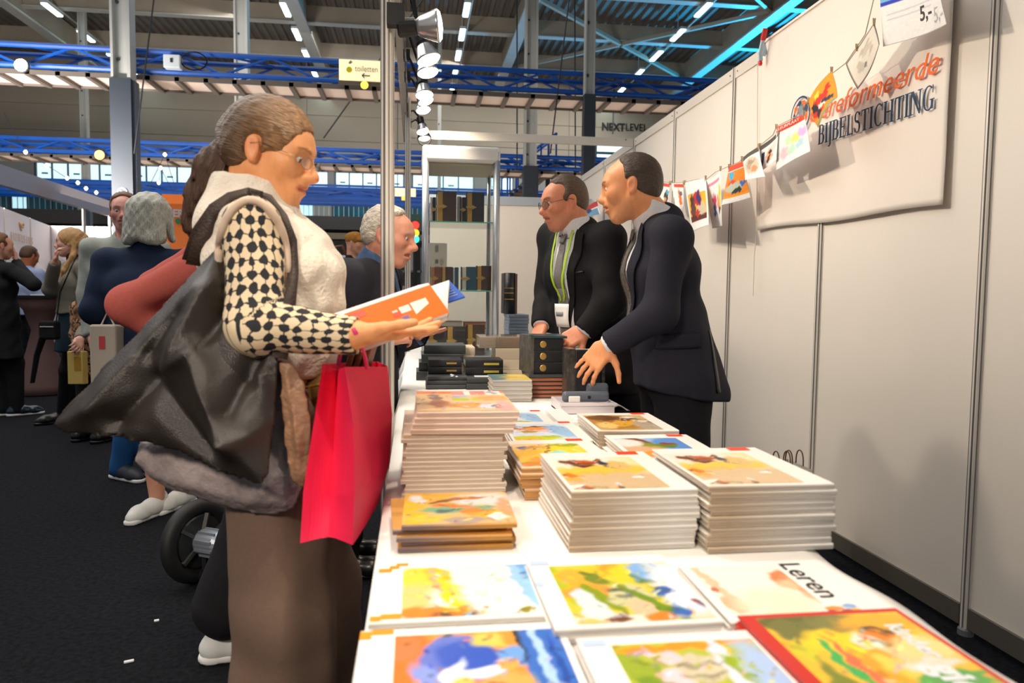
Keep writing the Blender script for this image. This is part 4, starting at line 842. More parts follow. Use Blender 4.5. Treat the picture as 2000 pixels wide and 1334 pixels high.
topart(r, .238, .222, .0095, [('q', 0, 1, 0, 1, (232, 150, 60)), (.08, .6, .16, .6, 0, (226, 116, 36), .4), (.06, .85, .1, .14, 0, (190, 120, 70), .4), (.36, .62, .22, .36, 0, (96, 116, 200), .15), (.42, .74, .2, .16, -14, (50, 86, 190), .25), (.5, .55, .2, .05, 14, (226, 232, 244), .25), (.46, .42, .26, .05, 16, (206, 60, 50), .25), (.26, .4, .1, .3, 30, (130, 150, 220), .3), (.28, .3, .05, .4, -16, (214, 226, 236), .3), (.33, .5, .07, .1, 20, (246, 240, 230), .25), (.38, .4, .07, .1, 0, (240, 196, 90), .25), (.6, .38, .2, .14, 10, (236, 170, 90), .35), (.7, .7, .1, .12, 0, (110, 160, 226), .3), (.65, .6, .06, .06, 0, (244, 170, 80), .3), (.65, .3, .2, .04, 4, (206, 206, 196), .3), (.6, .18, .24, .14, 0, (236, 140, 40), .4), (.48, .06, .3, .1, 0, (246, 190, 50), .4), (.55, .9, .1, .09, 0, (206, 196, 90), .4), (.76, .85, .03, .3, 4, (50, 60, 50), .3), (.9, .55, .14, .7, 3, (60, 110, 196), .2), (.86, .6, .03, .5, 3, (170, 206, 236), .3), (.95, .4, .02, .5, 3, (40, 80, 170), .3), (.84, .3, .05, .12, 0, (150, 180, 214), .3), (.1, .2, .14, .1, 10, (210, 206, 200), .4)], (232, 150, 60), 37, (.17, .965, .02, .92), 80, warp=.012)
for q in ((.0, .055, .9, .985), (.055, .16, .945, 1.0)): patch(r, 'orange_square', .238, .222, .0095, q, M_orsq)
r = flat(2, .178, .575, .205, .205, .0098, -.01, 'white picture book with pink roses and a painted book on it', 'foreground picture books', SPW)
topart(r, .205, .205, .0095, [('q', 0, 1, 0, 1, (176, 186, 60)), (.1, .7, .12, .3, 30, (150, 170, 50), .3), (.2, .9, .06, .05, 0, (244, 196, 206), .3), (.34, .82, .08, .09, 0, (244, 200, 210), .3), (.3, .55, .11, .14, 0, (246, 206, 214), .25), (.24, .35, .12, .12, 0, (248, 206, 216), .25), (.16, .5, .08, .16, 40, (120, 150, 40), .3), (.52, .68, .16, .16, 0, (206, 196, 166), .2), (.5, .72, .14, .03, 0, (160, 150, 120), .3), (.5, .6, .14, .02, 0, (150, 140, 110), .3), (.56, .3, .12, .2, 0, (206, 200, 20), .35), (.5, .95, .5, .05, 4, (240, 150, 40), .3), (.7, .6, .06, .5, 0, (226, 226, 240), .4), (.8, .55, .07, .3, 20, (150, 176, 20), .25), (.88, .6, .06, .2, 30, (190, 196, 40), .25), (.92, .5, .14, .5, 0, (170, 196, 236), .6), (.9, .3, .06, .14, 30, (226, 200, 40), .3), (.4, .2, .2, .14, 0, (130, 150, 30), .4)], (190, 190, 90), 39, (.17, .965, .02, .9), 64)
patch(r, 'blue_square', .205, .205, .0095, (.02, .15, .9, .97), M_blsq)
M_redcov = mat('red_cover', (198, 44, 34), .35)
for k in range(3):
    r = book('picture_book', (.378+.0022*k, .570-.0006*k, TZ+.0015+k*.0088), .0, .205, .232, .0085, M_redcov, M_page, ('red framed book with yellow faces and a green band, topmost' if k == 2 else 'red edged book, %s from top' % NTH[2-k])+' of the red foreground pile', 'book', 'red books in the foreground')
topart(r, .205, .232, .0085, [('q', 0, 1, 0, 1, (232, 186, 50)), (.3, .93, .34, .14, 0, (96, 96, 40), .3), (.15, .85, .14, .12, 0, (110, 110, 50), .3), (.5, .9, .2, .1, 0, (120, 120, 60), .4), (.78, .88, .3, .1, 0, (238, 170, 40), .4), (.32, .7, .2, .12, 10, (240, 206, 30), .4), (.68, .78, .1, .06, 0, (60, 56, 40), .3), (.66, .7, .11, .09, 0, (236, 130, 30), .3), (.55, .68, .07, .1, 20, (236, 226, 210), .35), (.65, .5, .18, .12, 10, (240, 206, 150), .4), (.45, .5, .14, .14, 0, (226, 160, 40), .4), (.55, .38, .1, .16, 30, (244, 206, 80), .35), (.4, .3, .14, .1, 0, (240, 166, 30), .4), (.85, .6, .2, .12, 0, (246, 214, 140), .5), (.62, .2, .3, .07, -8, (90, 170, 70), .2), (.8, .27, .26, .09, 0, (90, 166, 80), .25), (.75, .42, .2, .05, 6, (246, 220, 206), .4), (.26, .36, .035, .4, 3, (60, 170, 80), .2), (.33, .36, .03, .4, 3, (232, 110, 70), .2), (.1, .6, .05, .12, 0, (206, 200, 40), .4), (.3, .1, .2, .14, 0, (236, 150, 30), .4), (.6, .06, .3, .1, 0, (244, 190, 70), .4), (.12, .2, .06, .3, 0, (120, 130, 40), .4)], (232, 186, 60), 41, (.085, .965, .05, .955), 80)
text_mesh('title', 'gids', .05, M_white, (.143, .098, .0093), (0, -1, 0), (1, 0, 0), r, .0001, bold=.002, local=True)
text_mesh('title', 'kinder', .03, M_white, (.16, .19, .0093), (0, -1, 0), (1, 0, 0), r, .0001, bold=.001, local=True)

# ---------------------------------------------------------------- middle of the table: dark bibles, grey books, till things
M_blackcov = mat('black_leather', (20, 21, 26), .42, noise=.15, nscale=40, bump=.2, bscale=300)
M_greycov = mat('slate_cover', (64, 68, 70), .45, noise=.05, nscale=20)
M_goldp = mat('gold_print', (196, 158, 84), .35, metal=.6)
M_browncov = mat('dark_brown_cover', (52, 34, 28), .5)
M_creamcov = mat('cream_cover', (206, 192, 168), .5)
def gold_title(r, w, t, u0, u1, h=.3):
    MB().box((w*u0, -.0032, t*(.5-h/2)), (w*u1, -.0022, t*(.5+h/2))).build('gold_title', M_goldp, r, local=True)
def emblem(r, w, t, u):
    MB().lathe((w*u, -.0022, t/2), [(t*.3, 0), (t*.24, .001)], 10, axis=(0, -1, 0)).build('gold_emblem', M_goldp, r, local=True)
Y1 = 3.10
def px_x(px, Y, z): return gy(px, 700, Y)[0]
# left pair of black books on flat slate books
x0, x1 = gy(832, 745, Y1)[0], gy(905, 745, Y1)[0]; w = x1-x0
for k in range(3):
    book('slate_book', (x0+.004*k, Y1+.01*k, TZ+.0015+k*.017), 0, w+.01, .19, .0165, M_greycov, M_page_gr, 'flat slate-grey book, %s under the left pair of black books' % NTH[2-k], 'book', 'slate books under the black pairs')
zt = TZ+.0015+3*.017
for k in range(2):
    r = book('black_bible', (x0+.012, Y1+.11, zt+k*.033), 0, w-.012, .16, .032, M_blackcov, M_page_gr, 'black book with a silver title, %s of the left black pair' % ('upper' if k else 'lower'), 'book', 'black books with titles'); gold_title(r, w, .032, .5, .78, .22)
for k, (a, b) in enumerate(((.70, .05), (.74, .034), (.69, .012), (.82, .002))):
    o = tag(MB().lathe((x0+w*a, Y1-.001+b*1.6, zt), [(.006, 0), (.006, .003), (.003, .0045)], 10).build('white_pin', M_white), 'small round white tag on the left slate book, %s from the back' % NTH[k], 'tag', 'white tags on the slate books')
xa, xb = gy(910, 745, Y1)[0], gy(992, 745, Y1)[0]; w = xb-xa
for k in range(2):
    r = book('slate_book', (xa+.003*k, Y1-.02+.012*k, TZ+.0015+k*.024), -.01, w+.012, .22, .0235, M_greycov, M_page_gr, 'flat slate-grey book, %s under the right pair of black books' % NTH[1-k], 'book', 'slate books under the black pairs')
zt = TZ+.0015+.048
patch(r, 'white_card', w, .22, .0235, (.2, .62, .14, .42), M_white, .001)
for k in range(2):
    q = book('black_bible', (xa+.004, Y1+.095, zt+k*.034), 0, w-.014, .16, .0335, M_blackcov, M_page_gr, 'black book with a yellow title, %s of the right black pair' % ('upper' if k else 'lower'), 'book', 'black books with titles')
    MB().box((w*.45, -.0034, .011), (w*.82, -.0022, .021)).build('yellow_title', mat('yellow_title_print', (206, 190, 70), .4), q, local=True)
# pale-edged books behind them
Y2 = 3.42
x0, x1 = gy(818, 740, Y2)[0], gy(900, 740, Y2)[0]
for k in range(4):
    book('grey_edged_book', (x0-.012+.012*k, Y2+.03*(k % 2), TZ+.0015+k*.041), 0, (x1-x0), .2, .040, M_greycov, M_page_gr, 'grey book with pale page edges, %s behind the left black pair' % ('topmost' if k == 3 else NTH[3-k]+' from top'), 'book', 'grey-edged books left')
    bk = bpy.context.scene.objects
for k in range(4):
    xq = gy(898, 740, Y2)[0]
    book('white_edged_book', (xq+.004*(k % 2), Y2+.1, TZ+.0015+k*.037), 0, .075, .2, .0365, M_creamcov, M_page_gr, 'narrow cream book between the two black pairs, %s' % ('topmost' if k == 3 else NTH[3-k]+' from top'), 'book', 'cream books between the black pairs')
x0 = gy(965, 740, Y2)[0]; x1 = gy(1034, 740, Y2)[0]
for k in range(3):
    book('white_edged_book', (x0+.003*k, Y2, TZ+.0015+k*.050), 0, x1-x0, .22, .0495, M_creamcov, M_page_gr, 'thick cream book, %s beside the right black pair' % ('topmost' if k == 2 else NTH[2-k]+' from top'), 'book', 'thick cream books')
M_wrap = glass_mat('shrink_wrap', (236, 236, 238), .12)
q = book('wrapped_bible', (gy(937, 700, Y2)[0], Y2+.02, TZ+.0015+.151), 0, .225, .2, .052, mat('wrapped_cream', (186, 170, 150), .25), M_page_gr, 'large shrink-wrapped pale book lying on the thick cream books', 'book')
MB().box((-.003, -.006, -.0005), (.228, .202, .0555)).build('plastic_wrap', M_wrap, q, local=True)
# yellow-topped white books
Y3 = 2.72; x0 = gy(962, 800, Y3)[0]; x1 = gy(1038, 800, Y3)[0]
for k in range(5):
    r = book('yellow_book', (x0+.002*(k % 2), Y3, TZ+.0015+k*.0165), 0, x1-x0, .2, .016, cov_tan, M_page, 'white spined book, %s of the yellow-topped stack' % ('topmost with its yellow cover' if k == 4 else NTH[4-k]+' from top'), 'book', 'yellow-topped stack', ((222, 216, 206), (222, 216, 206)))
topart(r, x1-x0, .2, .016, [('q', 0, 1, 0, 1, (226, 196, 90)), (.1, .5, .3, .6, 0, (84, 126, 130), .4), (.3, .8, .2, .2, 0, (110, 140, 130), .4), (.5, .5, .3, .1, 0, (200, 170, 80), .4), (.8, .7, .3, .2, 0, (236, 206, 110), .5)], (226, 196, 90), 51, res=20)
# brown-edged dark books and three boxed bibles on top
Y4 = 2.80; x0 = gy(1034, 790, Y4)[0]; x1 = gy(1104, 790, Y4)[0]; w = x1-x0
for k in range(5):
    r = book('brown_edged_book', (x0+w+.003*(k % 2), Y4+.2, TZ+.0015+k*.0165), PI, w, .2, .016, M_browncov, M_page_br, 'dark book with brown page edges, %s under the boxed bibles' % ('topmost' if k == 4 else NTH[4-k]+' from top'), 'book', 'brown-edged books')
zt = TZ+.0015+5*.0165
tag(MB().box((x0-.004, Y4-.006, zt), (x0+w+.004, Y4+.19, zt+.012)).build('slate_book', M_greycov), 'thin slate book lying between brown-edged books and boxed bibles', 'book')
zt += .0125
for k in range(3):
    r = book('boxed_bible', (x0+.02, Y4+.012, zt+k*.047), 0, w-.03, .16, .0465, M_blackcov, M_page_gold, 'black bible with gold emblem on its spine, %s of the boxed three' % ['lowest', 'middle', 'topmost'][k], 'book', 'boxed bibles'); emblem(r, w-.03, .0465, .3)
tag(MB().prism([(x0-.004, Y4+.185, zt), (x0+.017, Y4+.01, zt), (x0+.017, Y4+.01, zt+.15), (x0-.004, Y4+.185, zt+.15)], (-.012, 0, 0)).build('slipcase_side', mat('wrapped_grey', (86, 84, 78), .25, noise=.3, nscale=30, bump=.6, bscale=30)), 'crinkled grey wrapped slipcase left of the boxed bibles', 'box')
tag(MB().box((x0+.004, Y4+.004, zt+.1415), (x0+w+.004, Y4+.19, zt+.150)).build('bible_folder', mat('petrol_cover', (44, 66, 74), .35)), 'petrol blue flat folder on top of the boxed bibles', 'folder')
# standing wrapped books under the suited man's hand
Y5 = 2.62
M_crinkle = mat('crinkled_wrap', (70, 68, 64), .18, noise=.5, nscale=26, bump=1.0, bscale=40)
r = thing('wrapped_bible', (gy(1106, 785, Y5)[0], Y5, TZ), 'black standing book in crinkled clear wrap under the navy man\'s hand', 'book')
xa, xb = gy(1108, 785, Y5)[0], gy(1178, 785, Y5)[0]; zz = gy(1140, 682, Y5)[2]
rounded(MB().box((xa+.03, Y5+.008, TZ+.002), (xb-.006, Y5+.05, zz-.004)).build('cover', M_blackcov, r), .004)
MB().box((xa+.002, Y5+.01, TZ+.002), (xa+.03, Y5+.11, zz)).build('wrap_side', M_crinkle, r)
MB().box((xb-.006, Y5+.004, TZ+.002), (xb+.006, Y5+.09, zz-.01)).build('wrap_side', M_crinkle, r)
MB().box((xa+.03, Y5+.05, TZ+.002), (xb-.006, Y5+.10, zz-.006)).build('pages', M_page_gr, r)
for k in range(3):
    book('black_bible', (gy(1190+k*14, 785, Y5)[0], Y5+.08, TZ+.002), 0, .03, .15, .0001, M_blackcov, M_page_gr, 'x') if False else None
    xx = gy(1184, 785, Y5+.03)[0]+.022*k
    if xx+.02 < TX1-.003:
        r = thing('black_bible', (xx, Y5+.03, TZ), 'black book standing upright right of the wrapped one, %s from the left' % NTH[k], 'book', 'upright black books')
        MB().box((xx, Y5+.03, TZ+.002), (xx+.020, Y5+.17, zz-.02)).build('cover', M_blackcov, r); MB().box((xx+.003, Y5+.17, TZ+.004), (xx+.017, Y5+.173, zz-.022)).build('pages', M_page_gr, r)
# plain white sheets, plastic tray with grey scanner lid, open notebook
tag(rounded(MB().box((.436, 2.14, TZ+.0015), (.494, 2.40, TZ+.024)).build('paper_stack', M_whitecov), .003), 'blank white paper pile between the two rear picture book stacks', 'paper')
q0, q1 = gz(1097, 822, TZ), gz(1200, 815, TZ)
r = thing('plastic_tray', (q0[0], 2.42, TZ), 'translucent white plastic tray with a grey lid before the standing books', 'tray')
M_tray = mat('milky_plastic', (222, 214, 218), .3)
xa, xb = gy(1096, 800, 2.42)[0], gy(1200, 800, 2.42)[0]
m = MB(); m.box((xa, 2.42, TZ+.002), (xb, 2.426, TZ+.036)); m.build('front_side', M_tray, r)
MB().box((xa, 2.60, TZ+.002), (xb, 2.606, TZ+.036)).build('back_side', M_tray, r)
for xx in (xa, xb-.006): MB().box((xx, 2.426, TZ+.002), (xx+.006, 2.60, TZ+.036)).build('end_side', M_tray, r)
MB().box((xa-.006, 2.412, TZ+.030), (xb+.006, 2.421, TZ+.039)).build('rim', M_tray, r); MB().box((xa, 2.426, TZ+.002), (xb, 2.6, TZ+.006)).build('bottom', M_tray, r)
M_lid = mat('grey_lid', (92, 100, 112), .4)
rounded(MB().box((xa+.01, 2.445, TZ+.0365), (xb-.01, 2.47, TZ+.075)).build('lid', M_lid, r), .012, 3)
rounded(MB().box((xb-.085, 2.472, TZ+.0365), (xb-.005, 2.50, TZ+.100)).build('lid_knob', M_lid, r), .022, 4)
MB().cyl(((xa+xb)/2+.01, 2.446, TZ+.055), ((xa+xb)/2+.01, 2.443, TZ+.055), .006, 10).build('button', M_black, r)
rounded(MB().box((xa+.03, 2.435, TZ+.037), (xa+.07, 2.444, TZ+.060)).build('paper_slip', M_whitecov, r), .003)
r = thing('side_chair', (.76, 2.82, 0), 'black chair behind the table carrying the open notebook', 'chair')
rounded(MB().box((.66, 2.70, .66), (.83, 2.94, .70)).build('seat', M_black, r), .015)
for sx in (.68, .81):
    for sy in (2.72, 2.92): MB().cyl((sx, sy, 0), (sx, sy, .66), .011, 8).build('leg', M_alu, r)
nb = thing('open_notebook', (.76, 2.8, .70), 'open cream notebook on the black chair beside the navy suit', 'notebook')
v = [(.665+.165*a, 2.715+.2*b, .702+.022*math.sin(min(1, abs(a-.5)*2.2)*PI)) for b in (0, 1) for a in np.linspace(0, 1, 15)]
o = mesh_from('page_spread', v, [(k, k+1, 16+k, 15+k) for k in range(14)], mat('notebook_paper', (222, 220, 206), .7), nb, True); sm = o.modifiers.new('t', 'SOLIDIFY'); sm.thickness = .004
MB().box((.662, 2.712, .7005), (.832, 2.918, .703)).build('cover', M_black, nb)

# rear side table: magazines, one thick dark book
r = thing('rear_table', (.95, 5.4, 0), 'small white rear table behind the glasses man carrying magazines', 'table')
MB().box((.69, 5.06, .70), (1.25, 5.7, .735)).build('tabletop', M_linen, r)
for sx in (.72, 1.21):
    for sy in (5.1, 5.66): MB().cyl((sx, sy, 0), (sx, sy, .70), .015, 8).build('leg', M_leg, r)
xa, xb = gy(978, 640, 5.1)[0], gy(1033, 640, 5.1)[0]; zt0 = .7365; zt1 = gy(1000, 614, 5.1)[2]; xa = max(xa, .66)
n = 12; tt = (zt1-zt0)/n
M_mag = mat('blue_grey_magazine', (126, 140, 160), .35, noise=.2, nscale=9, stretch=(4, 1, 200))
for k in range(n):
    o = MB().box((xa+random.uniform(-.004, .004), 5.1+random.uniform(0, .01), zt0+k*tt), (xb+random.uniform(-.004, .004), 5.4, zt0+(k+1)*tt-.0012)).build('magazine_bundle', M_mag)
    tag(rounded(o, .004), 'shrink-wrapped blue-grey magazine bundle, %s from the top of the rear stack' % NTH[n-1-k], 'magazine', 'magazines on the rear table')
r = thing('thick_bible', (gy(984, 600, 5.2)[0], 5.2, zt1), 'thick black spined book with brown fore-edge standing on the magazines', 'book')
xa2, xb2 = gy(984, 600, 5.2)[0], gy(1010, 600, 5.2)[0]; zt2 = gy(995, 533, 5.2)[2]
m = MB(); m.tube([((xa2*.58+xb2*.42)-.0, 5.22, zt1+.001), ((xa2*.58+xb2*.42), 5.22, zt2)], (xb2-xa2)*.36, 14); m.build('spine', M_blackcov, r, True)
MB().box((xa2+.004, 5.22, zt1+.001), (xb2-.012, 5.4, zt2)).build('cover', M_blackcov, r); MB().box((xb2-.014, 5.215, zt1+.002), (xb2+.002, 5.38, zt2-.006)).build('fore_edge', mat('taupe_edge', (120, 96, 80), .5), r)
for z in (.35, .5, .62): MB().cyl(((xa2*.58+xb2*.42), 5.22, zt1+(zt2-zt1)*z), ((xa2*.58+xb2*.42), 5.22, zt1+(zt2-zt1)*z+.006), (xb2-xa2)*.375, 14).build('gold_band', M_goldp, r)
tag(rounded(MB().box((.98, 5.12, .7365), (1.2, 5.3, .86)).build('dark_bag', mat('plum_cloth', (62, 52, 68), .8, noise=.4, nscale=30)), .03, 3), 'dark plum cloth bundle behind the magazines', 'bag')

# ---------------------------------------------------------------- glass display cabinet on the table
CY0, CY1 = 4.42, 4.92
cx0, cx1 = gy(824, 400, CY0)[0], gy(977, 400, CY0)[0]; cz1 = gy(900, 284, CY0)[2]; cz0 = TZ+.0015
cab = thing('display_cabinet', ((cx0+cx1)/2, CY0, TZ), 'tall glass display cabinet with silver posts, full of brown and blue bibles', 'cabinet')
M_silver = mat('silver_post', (168, 174, 182), .3, metal=.55); M_cabw = mat('white_cabinet_top', (232, 230, 226), .4)
M_glass = glass_mat('cabinet_glass', (252, 254, 253), .03); M_gedge = mat('green_glass_edge', (96, 190, 164), .2)
pr = .021
for x in (cx0+pr, cx1-pr):
    for y in (CY0+pr, CY1-pr): MB().cyl((x, y, cz0), (x, y, cz1-.03), pr if y < CY0+.1 else .014, 14).build('corner_post', M_silver, cab, True)
rounded(MB().box((cx0, CY0, cz1-.10), (cx1, CY1, cz1)).build('top_hood', M_cabw, cab), .02, 3)
MB().box((cx0+.03, CY0+.03, cz1-.112), (cx1-.03, CY1-.03, cz1-.1005)).build('hood_underside', mat('cream_underside', (214, 196, 166), .5), cab)
rounded(MB().box((cx0, CY0, cz0), (cx1, CY1, cz0+.03)).build('base', M_silver, cab), .006)
for nm, a, b in (('pane', (cx0+.04, CY0+.018, cz0+.03), (cx1-.04, CY0+.023, cz1-.1)), ('pane', (cx0+.018, CY0+.04, cz0+.03), (cx0+.023, CY1-.03, cz1-.1)), ('pane', (cx1-.023, CY0+.04, cz0+.03), (cx1-.018, CY1-.03, cz1-.1)), ('pane', (cx0+.04, CY1-.023, cz0+.03), (cx1-.04, CY1-.018, cz1-.1))):
    MB().box(a, b).build(nm, M_glass, cab)
shz = [gy(900, 434, CY0+.05)[2], gy(900, 568, CY0+.05)[2]]
for z in shz:
    MB().box((cx0+.026, CY0+.045, z-.003), (cx1-.026, CY1-.03, z+.003)).build('shelf', M_glass, cab)
    MB().box((cx0+.026, CY0+.04, z-.0035), (cx1-.026, CY0+.045, z+.0035)).build('shelf_edge', M_gedge, cab)
    for x in (cx0+.03, cx1-.03): MB().cyl((x, CY0+.08, z-.012), (x, CY0+.08, z-.004), .006, 8).build('shelf_pin', M_silver, cab)
for k, z in enumerate(np.arange(cz1-.16, cz0+.1, -.09)): MB().cyl((cx1-.045, CY1-.06, z), (cx1-.045, CY1-.06, z+.02), .018, 10).build('chrome_clip', M_silver, cab) if False else None
M_brown = mat('brown_leather', (68, 40, 30), .4, noise=.2, nscale=30, bump=.3, bscale=200)
M_cbrown = mat('chestnut_leather', (112, 62, 40), .4, noise=.2, nscale=30, bump=.3, bscale=200)
M_petrol = mat('petrol_leather', (36, 74, 92), .4, noise=.15, nscale=30)
M_darkl = mat('dark_leather', (44, 38, 40), .4, noise=.15, nscale=30)
M_brass = mat('brass_clasp', (196, 162, 96), .3, metal=.8)
def standing(p0, p1, ptop, z, Y, dep, m, edge, label, edge_side='left', clasp=True):
    """bible standing upright with its gilt fore-edge and clasp showing"""
    x0, x1 = gy(p0, 500, Y)[0], gy(p1, 500, Y)[0]; z1 = gy((p0+p1)/2, ptop, Y)[2]
    r = thing('clasp_bible', (x0, Y, z), label, 'book', 'bibles in the display cabinet'); e = min(.035, (x1-x0)*.3)
    xe0, xe1 = (x0+.004, x0+e) if edge_side == 'left' else (x1-e, x1-.004)
    xc0, xc1 = (x0+e, x1) if edge_side == 'left' else (x0, x1-e)
    rounded(MB().box((xc0, Y, z+.001), (xc1, Y+dep, z1)).build('front_cover', m, r), .003)
    MB().box((xe0, Y+.004, z+.003), (xe1, Y+dep-.003, z1-.003)).build('fore_edge', edge, r)
    s = -1 if edge_side == 'left' else 1; xo = x0-.004 if s < 0 else x1-.001
    MB().box((xo, Y-.001, z+.001), (xo+.005, Y+dep, z1)).build('back_cover', m, r)
    if clasp:
        zc = (z+z1)/2
        MB().box((min(xo, xe0), Y-.004, zc-.006), (max(xo+.005, xe1), Y-.001, zc+.006)).build('clasp', M_brass, r)
        MB().prism([(xc0 if s < 0 else xc1, Y-.004, zc+.014), (xc0+.028 if s < 0 else xc1-.028, Y-.004, zc), (xc0 if s < 0 else xc1, Y-.004, zc-.014)], (0, .003, 0)).build('clasp_tip', M_brass, r)
z = shz[0]+.0035
standing(853, 891, 374, z, CY0+.07, .05, M_brown, M_page_gold, 'brown clasped bible with a gold edge, left on the upper glass shelf')
standing(911, 945, 376, z, CY0+.07, .05, M_darkl, M_page_gold, 'dark clasped bible with a gold edge, right on the upper glass shelf')
standing(842, 851, 385, z, CY0+.1, .05, M_darkl, mat('pink_edge', (176, 130, 116), .5), 'narrow dark bible at the far left of the upper shelf')
standing(899, 910, 385, z, CY0+.1, .05, M_darkl, mat('pink_edge', (176, 130, 116), .5), 'narrow dark bible between the two gold-edged upper bibles')
tag(MB().box((gy(892, 500, CY0+.14)[0], CY0+.13, z), (gy(900, 500, CY0+.14)[0], CY0+.16, gy(895, 384, CY0+.14)[2])).build('white_card', M_whitecov), 'small white card standing between bibles on the upper shelf', 'card')
z = shz[1]+.0035
standing(842, 864, 521, z, CY0+.07, .05, M_cbrown, M_page_br, 'chestnut clasped bible at the left of the middle shelf')
standing(864, 884, 521, z, CY0+.07, .05, M_brown, M_page_gold, 'brown ridged bible beside the chestnut one on the middle shelf', clasp=False)
standing(885, 896, 522, z, CY0+.07, .05, M_petrol, M_page_gr, 'narrow petrol blue bible in the centre of the middle shelf', clasp=False)
standing(902, 931, 521, z, CY0+.07, .05, M_petrol, M_page_gr, 'petrol blue clasped bible on the middle shelf')
standing(932, 960, 519, z, CY0+.07, .05, M_brown, M_page_gold, 'dark brown clasped bible at the right of the middle shelf')
z = cz0+.0305
standing(836, 872, 640, z, CY0+.06, .06, M_darkl, M_page_gold, 'dark bible with gold clasp on the cabinet floor, leftmost')
standing(874, 912, 638, z, CY0+.06, .06, M_darkl, M_page_gold, 'dark bible with gold clasp on the cabinet floor, second from left')
standing(914, 948, 634, z, CY0+.06, .06, M_brown, M_page_gold, 'brown bible with gold clasp on the cabinet floor, rightmost')
for k in range(6):
    a = [(846, 900), (850, 906), (845, 902), (858, 904), (852, 900), (848, 904)][k]
    Yq = CY0+.17; x0, x1 = gy(a[0], 600, Yq)[0], gy(a[1], 600, Yq)[0]
    book('flat_bible', (x1, Yq+.16, z+k*.034), PI, x1-x0, .16, .0335, [M_brown, M_darkl, M_cbrown][k % 3], M_page_gr, 'pale-edged book lying flat inside the cabinet, %s from the top' % NTH[5-k], 'book', 'flat books inside the cabinet')
for k in range(5):
    Yq = CY0+.17; x0, x1 = gy(908, 600, Yq)[0], gy(950, 600, Yq)[0]
    book('flat_bible', (x1, Yq+.16, z+k*.04), PI, x1-x0, .16, .0395, [M_brown, M_cbrown][k % 2], M_page_br if k == 4 else M_page_gr, 'brown book lying flat at the right inside the cabinet, %s from the top' % NTH[4-k], 'book', 'flat books at the right inside the cabinet')
for k, (px, py) in enumerate(((857, 645), (866, 660), (892, 620), (935, 640), (908, 600))): pass
# white wrapped leaflet behind the cabinet
q = gy(840, 480, 5.2); r = thing('leaflet', tuple(q), 'pale leaflet with small dark figures seen through the cabinet', 'leaflet')
sheet('paper', lambda u, v: np.stack([q[0]+.0+u*.11, np.full(len(u), 5.2), q[2]-.22+v*.24], 1), 14, 24, [('q', .3, .55, .72, .95, (150, 140, 130)), ('q', .35, .5, .4, .5, (120, 110, 104)), ('q', .35, .5, .2, .3, (120, 110, 104)), (.75, .45, .14, .1, 0, (190, 170, 150), .4)], (226, 214, 196), M_print, r, 3)
MB().box((q[0]-.01, 5.203, TZ), (q[0]+.12, 5.21, q[2]+.02)).build('stand', M_whitecov, r)
# paper bags with twisted handles on the floor by the wall
M_paperw = mat('white_paper_bag', (214, 208, 200), .7)
for k, (px, py) in enumerate(((1527, 882), (1552, 880))):
    q = gx(px, py, 1.55+.06*k); r = thing('paper_bag', (q[0], q[1], 0), 'white paper bag with brown twisted handles behind the tall books, %s' % ('left' if k == 0 else 'right'), 'bag', 'paper bags by the wall')
    zb = q[2]-.06; y0, y1 = q[1]-.10, q[1]+.10; xh = .035
    MB().add([(q[0]-xh, y0, 0), (q[0]+xh, y0, 0), (q[0]+xh, y1, 0), (q[0]-xh, y1, 0), (q[0]-xh*.7, y0, zb), (q[0]+xh*.7, y0, zb), (q[0]+xh*.7, y1, zb), (q[0]-xh*.7, y1, zb)], [(0, 3, 2, 1), (0, 1, 5, 4), (1, 2, 6, 5), (2, 3, 7, 6), (3, 0, 4, 7)]).build('sack', M_paperw, r)
    for s in (-1, 1): MB().tube([(q[0]+s*xh*.7, q[1]+.03*math.cos(a), zb-.005+.066*math.sin(a)**.6) for a in np.linspace(0.01, PI-.01, 14)], .0028, 6).build('handle', mat('kraft_cord', (112, 84, 60), .8), r)
